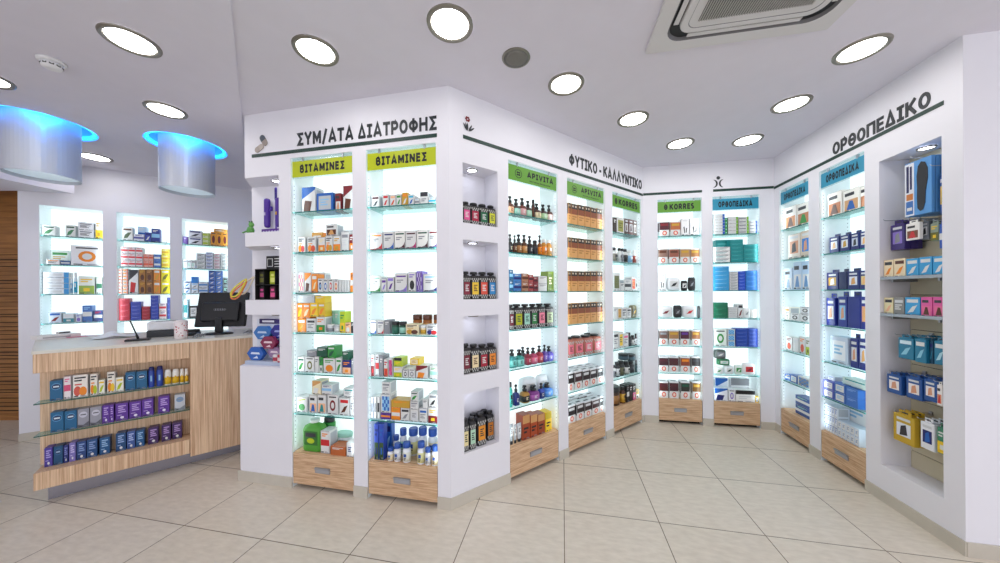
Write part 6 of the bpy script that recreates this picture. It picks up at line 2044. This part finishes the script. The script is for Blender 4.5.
  (371,943,40,12724,64,41,90,'blue box, third up in fourth column'),
  (371,943,40,13143,64,41,90,'blue box, fourth up in fourth column'),
  (371,943,40,13561,64,41,90,'blue box, fifth up in fourth column'),
  (371,943,40,13980,64,41,90,'blue box, sixth up in fourth column'),
  (371,943,40,14399,64,41,90,'blue box, topmost of fourth column'),
  (372,1012,40,11886,61,96,90,'red and white box, lower of fifth column'),
  (372,1012,40,12852,61,96,90,'red and white box, upper of fifth column'),
  (373,1062,40,11886,27,65,90,'navy box, bottom of sixth column'),
  (373,1062,40,12545,27,65,90,'navy box, second up in sixth column'),
  (373,1062,40,13204,27,65,90,'navy box, third up in sixth column'),
  (373,1062,40,13863,27,65,90,'navy box, topmost of sixth column'),
 ]),
 ('K','packs on top shelf, right bay behind counter','medicine_carton',', top shelf, right bay behind counter',[
  (374,1212,40,21186,42,95,90,'low purple carton, first from left'),
  (375,1302,40,21186,124,89,90,'white carton with dark wave, lower of second column'),
  (375,1302,40,22084,124,89,90,'white carton with dark wave, upper of second column'),
  (376,1405,40,21186,69,53,90,'lime and white carton, bottom of third column'),
  (376,1405,40,21724,69,53,90,'lime and white carton, middle of third column'),
  (376,1405,40,22262,69,53,90,'lime and white carton, top of third column'),
  (377,1474,40,21186,54,181,90,'orange carton, fourth from left'),
  (377,1530,40,21186,54,181,90,'orange carton, fifth from left'),
  (377,1586,40,21186,54,181,90,'orange carton, sixth from left'),
  (378,1544,40,23001,132,44,90,'flat orange carton, first from left on top'),
 ]),
 ('K','packs on second shelf, right bay behind counter','medicine_carton',', second shelf, right bay behind counter',[
  (379,1209,40,18126,36,112,90,'small white carton, first from left'),
  (379,1247,40,18126,36,112,90,'small white carton, second from left'),
  (379,1285,40,18126,36,112,90,'small white carton, third from left'),
  (380,1351,40,18126,81,49,90,'white carton, bottom of fourth column'),
  (380,1351,40,18627,81,49,90,'white carton, second up in fourth column'),
  (380,1351,40,19128,81,49,90,'white carton, third up in fourth column'),
  (380,1351,40,19629,81,49,90,'white carton, topmost of fourth column'),
  (381,1433,40,18126,70,43,90,'white and blue carton, bottom of fifth column'),
  (381,1433,40,18566,70,43,90,'white and blue carton, second up in fifth column'),
  (381,1433,40,19005,70,43,90,'white and blue carton, third up in fifth column'),
  (381,1433,40,19445,70,43,90,'white and blue carton, fourth up in fifth column'),
  (381,1433,40,19885,70,43,90,'white and blue carton, topmost of fifth column'),
  (382,1506,40,18126,59,40,90,'white and pink carton, bottom of sixth column'),
  (382,1506,40,18539,59,40,90,'white and pink carton, second up in sixth column'),
  (382,1506,40,18952,59,40,90,'white and pink carton, third up in sixth column'),
  (382,1506,40,19364,59,40,90,'white and pink carton, fourth up in sixth column'),
  (382,1506,40,19777,59,40,90,'white and pink carton, topmost of sixth column'),
  (383,1578,40,18126,72,42,90,'white and grey carton, bottom of seventh column'),
  (383,1578,40,18558,72,42,90,'white and grey carton, second up in seventh column'),
  (383,1578,40,18991,72,42,90,'white and grey carton, third up in seventh column'),
  (383,1578,40,19423,72,42,90,'white and grey carton, fourth up in seventh column'),
  (383,1578,40,19855,72,42,90,'white and grey carton, topmost of seventh column'),
 ]),
 ('K','packs on third shelf, right bay behind counter','medicine_carton',', third shelf, right bay behind counter',[
  (384,1224,40,14976,66,79,90,'white and blue carton, lower of first column'),
  (384,1224,40,15771,66,79,90,'white and blue carton, upper of first column'),
  (385,1295,40,14976,64,66,90,'white carton with grey wave, lower of second column'),
  (385,1295,40,15642,64,66,90,'white carton with grey wave, upper of second column'),
  (386,1375,40,14976,84,75,90,'white and blue carton, lower of third column'),
  (386,1375,40,15739,84,75,90,'white and blue carton, upper of third column'),
  (387,1456,40,14976,63,59,90,'blue and white carton, bottom of fourth column'),
  (387,1456,40,15574,63,59,90,'blue and white carton, second up in fourth column'),
  (387,1456,40,16173,63,59,90,'blue and white carton, third up in fourth column'),
  (387,1456,40,16771,63,59,90,'blue and white carton, fourth up in fourth column'),
  (387,1456,40,17370,63,59,90,'blue and white carton, topmost of fourth column'),
  (388,1525,40,14976,65,59,90,'blue and white carton, bottom of fifth column'),
  (388,1525,40,15574,65,59,90,'blue and white carton, second up in fifth column'),
  (388,1525,40,16173,65,59,90,'blue and white carton, third up in fifth column'),
  (388,1525,40,16771,65,59,90,'blue and white carton, fourth up in fifth column'),
  (388,1525,40,17370,65,59,90,'blue and white carton, topmost of fifth column'),
  (389,1589,40,14976,50,105,90,'grey and dark carton, lower of sixth column'),
  (389,1589,40,16037,50,105,90,'grey and dark carton, upper of sixth column'),
  (390,1294,40,16309,62,80,90,'bright blue carton, first from left on top'),
 ]),
 ('K','packs on fourth shelf, right bay behind counter','medicine_carton',', fourth shelf, right bay behind counter',[
  (391,1215,40,11886,48,236,90,'teal and white tall carton, first from left'),
  (392,1282,40,11886,75,154,90,'white carton with black frame, second from left'),
 ]),
 ('M','packs on topmost square niche','square_bottle',', topmost square niche',[
  (393,152,20,19856,65,160,52,'black patterned bottle with pink label, first from left'),
  (394,223,20,19856,74,162,59,'black patterned bottle with crimson label, second from left'),
  (395,300,20,19856,77,165,62,'black patterned bottle with dark green label, third from left'),
  (396,373,20,19856,67,167,54,'black patterned bottle with yellow-green label, fourth from left'),
 ]),
 ('M','packs on second square niche','square_bottle',', second square niche',[
  (397,149,20,14406,65,201,52,'black patterned bottle with maroon label, first from left'),
  (398,220,20,14406,74,200,59,'black patterned bottle with yellow label, second from left'),
  (399,296,20,14406,77,202,62,'black patterned bottle with coral red label, third from left'),
  (400,371,20,14406,71,201,57,'black patterned bottle with sky blue label, fourth from left'),
 ]),
 ('M','packs on third square niche','square_bottle',', third square niche',[
  (401,145,20,9056,65,214,52,'black patterned bottle with dark maroon label, first from left'),
  (402,216,20,9056,74,203,59,'black patterned bottle with cream label, second from left'),
  (403,292,20,9056,77,195,62,'black patterned bottle with crimson label, third from left'),
  (404,369,20,9056,75,195,60,'black patterned bottle with orange label, fourth from left'),
 ]),
 ('M','packs on lowest square niche','square_bottle',', lowest square niche',[
  (405,135,20,3506,47,232,38,'black patterned bottle with cream label, first from left'),
  (406,192,20,3506,56,230,44,'black patterned bottle with mint label, second from left'),
  (407,275,30,3506,79,238,63,'black patterned bottle with amber label, third from left'),
  (408,375,60,3506,64,222,39,'black patterned bottle with dark orange label, fourth from left'),
  (409,266,105,3506,82,209,60,'black patterned bottle, first from left at back'),
  (409,362,115,3506,79,213,50,'black patterned bottle, second from left at back'),
 ]),
 ('C','packs on the upper counter shelf','health_carton',', upper shelf of counter front',[
  (410,45,-30,7206,56,145,75,'petrol blue carton with white oval, first from left'),
  (411,94,-30,7206,34,167,75,'white and pink carton, second from left'),
  (412,153,-30,7206,71,169,75,'white carton with orange and rose print, third from left'),
  (413,216,-30,7206,37,165,75,'white and orange carton, fourth from left'),
  (414,254,-30,7206,32,112,75,'low white and lime carton, fifth from left'),
  (415,301,-30,7206,41,166,75,'white and orange carton, sixth from left'),
  (414,344,-30,7206,42,115,75,'low white and lime carton, seventh from left'),
  (410,400,-30,7206,53,145,75,'petrol blue carton with white oval, eighth from left'),
  (410,460,-30,7206,58,142,75,'petrol blue carton with white oval, ninth from left'),
  (416,512,-30,7206,35,168,35,'navy spray can, tenth from left'),
  (416,559,-30,7206,39,167,39,'navy spray can, eleventh from left'),
  (417,606,-30,7206,40,132,40,'white and yellow bottle, twelfth from left'),
  (417,652,-30,7206,41,127,41,'white and yellow bottle, thirteenth from left'),
  (417,691,-30,7206,25,124,25,'white and yellow bottle, fourteenth from left'),
  (417,719,-30,7206,24,122,24,'white and yellow bottle, fifteenth from left'),
 ]),
 ('C','packs on the lower counter shelf','health_carton',', lower shelf of counter front',[
  (410,48,-30,4906,58,144,75,'petrol blue carton with white oval, first from left'),
  (410,108,-30,4906,55,138,75,'petrol blue carton with white oval, second from left'),
  (418,166,-30,4906,54,139,75,'silver-grey carton with white oval, third from left'),
  (418,225,-30,4906,55,138,75,'silver-grey carton with white oval, fourth from left'),
  (419,274,-30,4906,36,139,75,'purple carton, fifth from left'),
  (419,303,-30,4906,20,137,75,'purple carton, sixth from left'),
  (419,354,-30,4906,65,136,75,'purple carton, seventh from left'),
  (419,425,-30,4906,64,133,75,'purple carton, eighth from left'),
  (419,492,-30,4906,62,138,75,'purple carton, ninth from left'),
  (419,583,-30,4906,65,141,75,'purple carton, tenth from left'),
  (420,678,-30,4906,64,135,75,'pale silver carton with oval, eleventh from left'),
 ]),
 ('C','packs on the counter ledge','health_carton',', bottom ledge of counter front',[
  (421,10,-30,2506,35,135,75,'slim violet carton, first from left'),
  (422,52,-30,2506,40,134,75,'petrol blue carton with white oval, second from left'),
  (423,86,-30,2506,21,129,75,'slim navy carton, third from left'),
  (424,115,-30,2506,29,139,75,'slim lilac carton, fourth from left'),
  (425,156,-30,2506,44,135,75,'dark blue carton, fifth from left'),
  (426,206,-30,2506,49,135,75,'dark blue carton, sixth from left'),
  (427,267,-30,2506,50,130,75,'petrol blue carton, seventh from left'),
  (428,348,-30,2506,51,141,75,'dark petrol carton, eighth from left'),
  (429,401,-30,2506,43,139,75,'slate blue carton, ninth from left'),
  (427,450,-30,2506,45,133,75,'petrol blue carton, tenth from left'),
  (430,522,-30,2506,57,136,75,'dark purple carton, eleventh from left'),
  (430,596,-30,2506,53,138,75,'dark purple carton, twelfth from left'),
  (430,660,-30,2506,58,136,75,'dark purple carton, thirteenth from left'),
 ]),
 ('R','insole packs in the tall niche','insole_pack','',[
  (431,1404,5,19639,154,348,19,'clear insole pack with dark foot shape on tall niche top peg, front of its peg'),
  (431,1404,28,19639,154,348,19,'clear insole pack with dark foot shape on tall niche top peg, second of its peg'),
  (431,1404,51,19639,154,348,19,'clear insole pack with dark foot shape on tall niche top peg, third of its peg'),
  (431,1404,74,19639,154,348,19,'clear insole pack with dark foot shape on tall niche top peg, fourth of its peg'),
  (431,1404,97,19639,154,348,19,'clear insole pack with dark foot shape on tall niche top peg, fifth of its peg'),
  (431,1404,120,19639,154,348,19,'clear insole pack with dark foot shape on tall niche top peg, sixth of its peg'),
  (431,1404,143,19639,154,348,19,'clear insole pack with dark foot shape on tall niche top peg, seventh of its peg'),
  (432,1512,30,19466,36,268,20,'blue insole pack at the right edge of the tall niche, front of its peg'),
  (432,1512,54,19466,36,268,20,'blue insole pack at the right edge of the tall niche, second of its peg'),
  (432,1512,78,19466,36,268,20,'blue insole pack at the right edge of the tall niche, third of its peg'),
 ]),
 ('R','hanging packs in the second row of the tall niche','brace_pack','',[
  (433,1222,50,17650,93,203,30,'purple brace pack on the tall niche second row, front of its peg'),
  (433,1222,84,17650,93,203,30,'purple brace pack on the tall niche second row, second of its peg'),
  (433,1222,118,17650,93,203,30,'purple brace pack on the tall niche second row, third of its peg'),
  (434,1377,0,18100,81,126,20,'white pack with brown photo, tall niche second row'),
  (435,1402,40,18074,44,131,20,'grey pack beside the white pack, tall niche second row, front of its peg'),
  (435,1402,64,18074,44,131,20,'grey pack beside the white pack, tall niche second row, second of its peg'),
  (435,1402,88,18074,44,131,20,'grey pack beside the white pack, tall niche second row, third of its peg'),
  (436,1467,30,17875,45,127,20,'green and grey pack, tall niche second row, front of its peg'),
  (436,1467,54,17875,45,127,20,'green and grey pack, tall niche second row, second of its peg'),
  (436,1467,78,17875,45,127,20,'green and grey pack, tall niche second row, third of its peg'),
  (437,1524,10,17349,19,170,20,'blue and white pack at right edge, tall niche second row, front of its peg'),
  (437,1524,34,17349,19,170,20,'blue and white pack at right edge, tall niche second row, second of its peg'),
 ]),
 ('R','teal blister packs in the tall niche','blister_pack','',[
  (438,1295,30,10300,96,162,22,'teal blister pack on the tall niche lower peg, front of its peg'),
  (438,1295,56,10300,96,162,22,'teal blister pack on the tall niche lower peg, second of its peg'),
  (438,1295,82,10300,96,162,22,'teal blister pack on the tall niche lower peg, third of its peg'),
  (438,1295,108,10300,96,162,22,'teal blister pack on the tall niche lower peg, fourth of its peg'),
  (439,1384,30,10248,65,174,22,'teal blister pack, second across the lower peg row, front of its peg'),
  (439,1384,56,10248,65,174,22,'teal blister pack, second across the lower peg row, second of its peg'),
  (439,1384,82,10248,65,174,22,'teal blister pack, second across the lower peg row, third of its peg'),
  (439,1384,108,10248,65,174,22,'teal blister pack, second across the lower peg row, fourth of its peg'),
  (440,1429,45,10283,22,167,22,'dark teal blister pack, third across the lower peg row, front of its peg'),
  (440,1429,71,10283,22,167,22,'dark teal blister pack, third across the lower peg row, second of its peg'),
  (440,1429,97,10283,22,167,22,'dark teal blister pack, third across the lower peg row, third of its peg'),
  (441,1491,30,10337,59,167,22,'teal blister pack at right edge of the lower peg row, front of its peg'),
  (441,1491,56,10337,59,167,22,'teal blister pack at right edge of the lower peg row, second of its peg'),
  (441,1491,82,10337,59,167,22,'teal blister pack at right edge of the lower peg row, third of its peg'),
  (441,1491,108,10337,59,167,22,'teal blister pack at right edge of the lower peg row, fourth of its peg'),
 ]),
 ('R','blue pouches in the tall niche','support_pouch','',[
  (442,1254,0,7845,97,147,24,'blue rounded pouch with white photo label, left of its row, front of its peg'),
  (442,1254,28,7845,97,147,24,'blue rounded pouch with white photo label, left of its row, second of its peg'),
  (442,1254,56,7845,97,147,24,'blue rounded pouch with white photo label, left of its row, third of its peg'),
  (442,1254,84,7845,97,147,24,'blue rounded pouch with white photo label, left of its row, fourth of its peg'),
  (442,1379,0,7890,93,158,24,'blue rounded pouch with white photo label, middle of its row, front of its peg'),
  (442,1379,28,7890,93,158,24,'blue rounded pouch with white photo label, middle of its row, second of its peg'),
  (442,1379,56,7890,93,158,24,'blue rounded pouch with white photo label, middle of its row, third of its peg'),
  (442,1379,84,7890,93,158,24,'blue rounded pouch with white photo label, middle of its row, fourth of its peg'),
  (442,1472,0,8058,69,150,24,'blue rounded pouch with white photo label, right of its row, front of its peg'),
  (442,1472,28,8058,69,150,24,'blue rounded pouch with white photo label, right of its row, second of its peg'),
  (442,1472,56,8058,69,150,24,'blue rounded pouch with white photo label, right of its row, third of its peg'),
  (442,1472,84,8058,69,150,24,'blue rounded pouch with white photo label, right of its row, fourth of its peg'),
  (443,1521,0,7966,26,143,20,'white and skin-toned pack at right edge beside blue pouches, front of its peg'),
  (443,1521,24,7966,26,143,20,'white and skin-toned pack at right edge beside blue pouches, second of its peg'),
 ]),
 ('R','hanging packs in the bottom row of the tall niche','brace_pack','',[
  (444,1290,20,4664,133,216,30,'yellow pack with white photo in the bottom peg row, front of its peg'),
  (444,1290,54,4664,133,216,30,'yellow pack with white photo in the bottom peg row, second of its peg'),
  (444,1290,88,4664,133,216,30,'yellow pack with white photo in the bottom peg row, third of its peg'),
  (445,1432,20,4926,76,195,30,'white and navy pack in the bottom peg row, front of its peg'),
  (445,1432,54,4926,76,195,30,'white and navy pack in the bottom peg row, second of its peg'),
  (445,1432,88,4926,76,195,30,'white and navy pack in the bottom peg row, third of its peg'),
  (446,1510,20,5022,48,183,30,'green and yellow pack at right edge of bottom peg row, front of its peg'),
  (446,1510,54,5022,48,183,30,'green and yellow pack at right edge of bottom peg row, second of its peg'),
 ]),
 ('R','cartons on the upper steel shelf of the tall niche','foot_care_carton','',[
  (447,1196,20,15746,64,123,40,'cream carton, left on the upper steel shelf of tall niche, front one'),
  (447,1196,65,15746,64,123,40,'cream carton, left on the upper steel shelf of tall niche, one behind'),
  (447,1196,110,15746,64,123,40,'cream carton, left on the upper steel shelf of tall niche, rear one'),
  (448,1271,20,15746,74,126,40,'cream carton, second on the upper steel shelf of tall niche, front one'),
  (448,1271,65,15746,74,126,40,'cream carton, second on the upper steel shelf of tall niche, one behind'),
  (448,1271,110,15746,74,126,40,'cream carton, second on the upper steel shelf of tall niche, rear one'),
  (449,1351,20,15746,75,118,40,'sky blue carton with white stroke, third on upper steel shelf, front one'),
  (449,1351,65,15746,75,118,40,'sky blue carton with white stroke, third on upper steel shelf, one behind'),
  (449,1351,110,15746,75,118,40,'sky blue carton with white stroke, third on upper steel shelf, rear one'),
  (449,1428,20,15746,71,120,40,'sky blue carton with white stroke, fourth on upper steel shelf, front one'),
  (449,1428,65,15746,71,120,40,'sky blue carton with white stroke, fourth on upper steel shelf, one behind'),
  (449,1428,110,15746,71,120,40,'sky blue carton with white stroke, fourth on upper steel shelf, rear one'),
  (449,1501,20,15746,64,117,40,'sky blue carton with white stroke, fifth on upper steel shelf, front one'),
  (449,1501,65,15746,64,117,40,'sky blue carton with white stroke, fifth on upper steel shelf, one behind'),
  (449,1501,110,15746,64,117,40,'sky blue carton with white stroke, fifth on upper steel shelf, rear one'),
 ]),
 ('R','cartons on the lower steel shelf of the tall niche','foot_care_carton','',[
  (450,1195,20,13206,62,115,40,'cream carton, left on the lower steel shelf of tall niche, front one'),
  (450,1195,65,13206,62,115,40,'cream carton, left on the lower steel shelf of tall niche, one behind'),
  (450,1195,110,13206,62,115,40,'cream carton, left on the lower steel shelf of tall niche, rear one'),
  (451,1265,20,13206,67,118,40,'grey carton on the lower steel shelf of tall niche, front one'),
  (451,1265,65,13206,67,118,40,'grey carton on the lower steel shelf of tall niche, one behind'),
  (451,1265,110,13206,67,118,40,'grey carton on the lower steel shelf of tall niche, rear one'),
  (449,1350,20,13206,89,120,40,'sky blue carton with white stroke on lower steel shelf, front one'),
  (449,1350,65,13206,89,120,40,'sky blue carton with white stroke on lower steel shelf, one behind'),
  (449,1350,110,13206,89,120,40,'sky blue carton with white stroke on lower steel shelf, rear one'),
  (452,1432,20,13206,62,123,40,'pink carton with brown picture, left of two on lower steel shelf, front one'),
  (452,1432,65,13206,62,123,40,'pink carton with brown picture, left of two on lower steel shelf, one behind'),
  (452,1432,110,13206,62,123,40,'pink carton with brown picture, left of two on lower steel shelf, rear one'),
  (452,1500,20,13206,64,124,40,'pink carton with brown picture, right of two on lower steel shelf, front one'),
  (452,1500,65,13206,64,124,40,'pink carton with brown picture, right of two on lower steel shelf, one behind'),
  (452,1500,110,13206,64,124,40,'pink carton with brown picture, right of two on lower steel shelf, rear one'),
 ]),
]
for fr, group, name, tail, items in DATA:
    for (k, s, dp, z, w, h, d, label) in items:
        kind, cols = KINDS[k]
        product(fr, s/1000, dp/1000, z/10000, 0, kind, w/1000, h/1000, d/1000, tuple(cols.split()), label+tail, group, name)

# ---------------------------------------------------------------- tall niche: slat panel, steel shelves, pegs
M_slat=mat('beige_slat_panel','cfc6aa',rough=.45,noise=.03)
t = thing('slat_panel','beige slotted panel lining the back of the tall niche','panel',WR.at(1.349,.178,.2545),WR.a)
mb = MB(); zz = 0.0
while zz < 2.12:
    mb.box(-.188,-.008,zz+.002,.188,0,min(zz+.118,2.14),M_slat); mb.box(-.188,-.002,zz+.118,.188,0,zz+.122,M_dark); zz += .12
mb.obj('slats',t)
for z, lab in ((1.5735,'upper steel shelf holding cream and sky blue cartons in the tall niche'),(1.320,'lower steel shelf holding cream and pink cartons in the tall niche')):
    t = thing('steel_shelf',lab,'shelf',WR.at(1.349,0,z),WR.a)
    mb = MB(); mb.box(-.188,.004,-.006,.188,.168,0,M_alu); mb.box(-.188,.0,-.012,.188,.0038,.008,M_alu); mb.obj('tray',t)
    for x in (-.14,.14):
        mb = MB(); mb.box(x-.004,.03,-.03,x+.004,.168,-.0065,M_alu); mb.obj('bracket',t)
RODS = [(1.40,2.318,'top peg carrying the insole packs'),(1.511,2.226,'top peg at right edge carrying the blue insole pack'),(1.222,1.960,'peg carrying the purple brace pack'),(1.377,1.929,'peg carrying the white pack with brown photo'),(1.412,1.930,'peg carrying the grey pack'),
 (1.467,1.908,'peg carrying the green and grey pack'),(1.525,1.893,'peg carrying the blue and white pack'),(1.295,1.182,'peg carrying the first teal blister packs'),(1.383,1.187,'peg carrying the second teal blister packs'),(1.43,1.184,'peg carrying the dark teal blister packs'),(1.49,1.189,'peg carrying the last teal blister packs'),
 (1.254,.924,'peg carrying the left blue pouches'),(1.379,.937,'peg carrying the middle blue pouches'),(1.471,.947,'peg carrying the right blue pouches'),(1.521,.931,'peg carrying the white and skin-toned pack'),(1.29,.666,'peg carrying the yellow packs'),(1.432,.674,'peg carrying the white and navy packs'),(1.51,.672,'peg carrying the green and yellow packs')]
for s, z, lab in RODS:
    t = thing('hanging_peg','thin steel '+lab+', tall niche','peg',WR.at(s,0,z),WR.a,'steel pegs in the tall niche')
    mb = MB(); mb.tube([(0,.166,.008),(0,.0,.008),(0,-.02,.010),(0,-.028,.018)],.0022,M_chrome,6); mb.obj('rod',t)
    mb = MB(); mb.box(-.01,.162,-.004,.01,.1695,.022,M_chrome); mb.obj('bracket',t)
# ---------------------------------------------------------------- lights
w = bpy.data.worlds.new('world'); SC.world = w; w.use_nodes = True
bg = w.node_tree.nodes['Background']; bg.inputs[0].default_value = (.87,.90,1.0,1); bg.inputs[1].default_value = WORLD
def strip(F, s, d, z, hgt, power, tx, ty, col=(.80,.95,1.0)):
    L = bpy.data.lights.new('bay_light_strip','AREA'); L.shape = 'RECTANGLE'; L.size = .014; L.size_y = hgt; L.energy = power; L.color = col; L.spread = math.radians(170)
    o = bpy.data.objects.new('bay_light_strip', L); COL.objects.link(o)
    o.location = F.at(s, d, z)
    dirv = (F.u*tx - F.n*ty).normalized(); dv = Vector((dirv.x, dirv.y, 0))
    zax = -dv; yax = Vector((0,0,1)); xax = yax.cross(zax)
    o.rotation_euler = Matrix((xax,yax,zax)).transposed().to_euler()
for k, (F, a, b) in BAYS.items():
    z0 = .3 if k[0] == 'b' else .85; z1 = 2.37 if k[0] == 'b' else 2.40
    for s, tx in ((a+.012,.75),(b-.012,-.75)):
        strip(F, s, .006, (z0+z1)/2, z1-z0, STRIP*(z1-z0)/2, tx, 1)
for x, y in ((-3.77,2.60),(-2.97,3.0)):
    P = bpy.data.lights.new('drum_blue_lamp','POINT'); P.energy = DRUM; P.color = (0,.36,1); P.shadow_soft_size = .012
    o = bpy.data.objects.new('drum_blue_lamp',P); COL.objects.link(o); q = Vector((x,y)); q = q - q.normalized()*.25; o.location = (q.x,q.y,HC-.012+.035)
# ---------------------------------------------------------------- camera
cam = bpy.data.cameras.new('camera'); co = bpy.data.objects.new('camera', cam); COL.objects.link(co)
cam.sensor_width = 36; cam.lens = 314.52/1000*36; cam.shift_y = (292.57-281.5)/1000; cam.clip_start = 0.02
co.matrix_world = Matrix.Translation((0,0,1.4877)) @ Matrix.Rotation(PI/2,4,'X') @ Matrix.Rotation(-0.006,4,'Z')
SC.camera = co
vs = SC.view_settings; vs.view_transform = 'Standard'; vs.look = 'None'; vs.gamma = 1; vs.use_curve_mapping = False; vs.exposure = EXPO
SC.display_settings.display_device = 'sRGB'
SC.cycles.max_bounces = 8; SC.cycles.diffuse_bounces = 4; SC.cycles.glossy_bounces = 3; SC.cycles.transparent_max_bounces = 16; SC.cycles.transmission_bounces = 4
SC.cycles.caustics_reflective = False; SC.cycles.caustics_refractive = False; SC.cycles.sample_clamp_indirect = 6
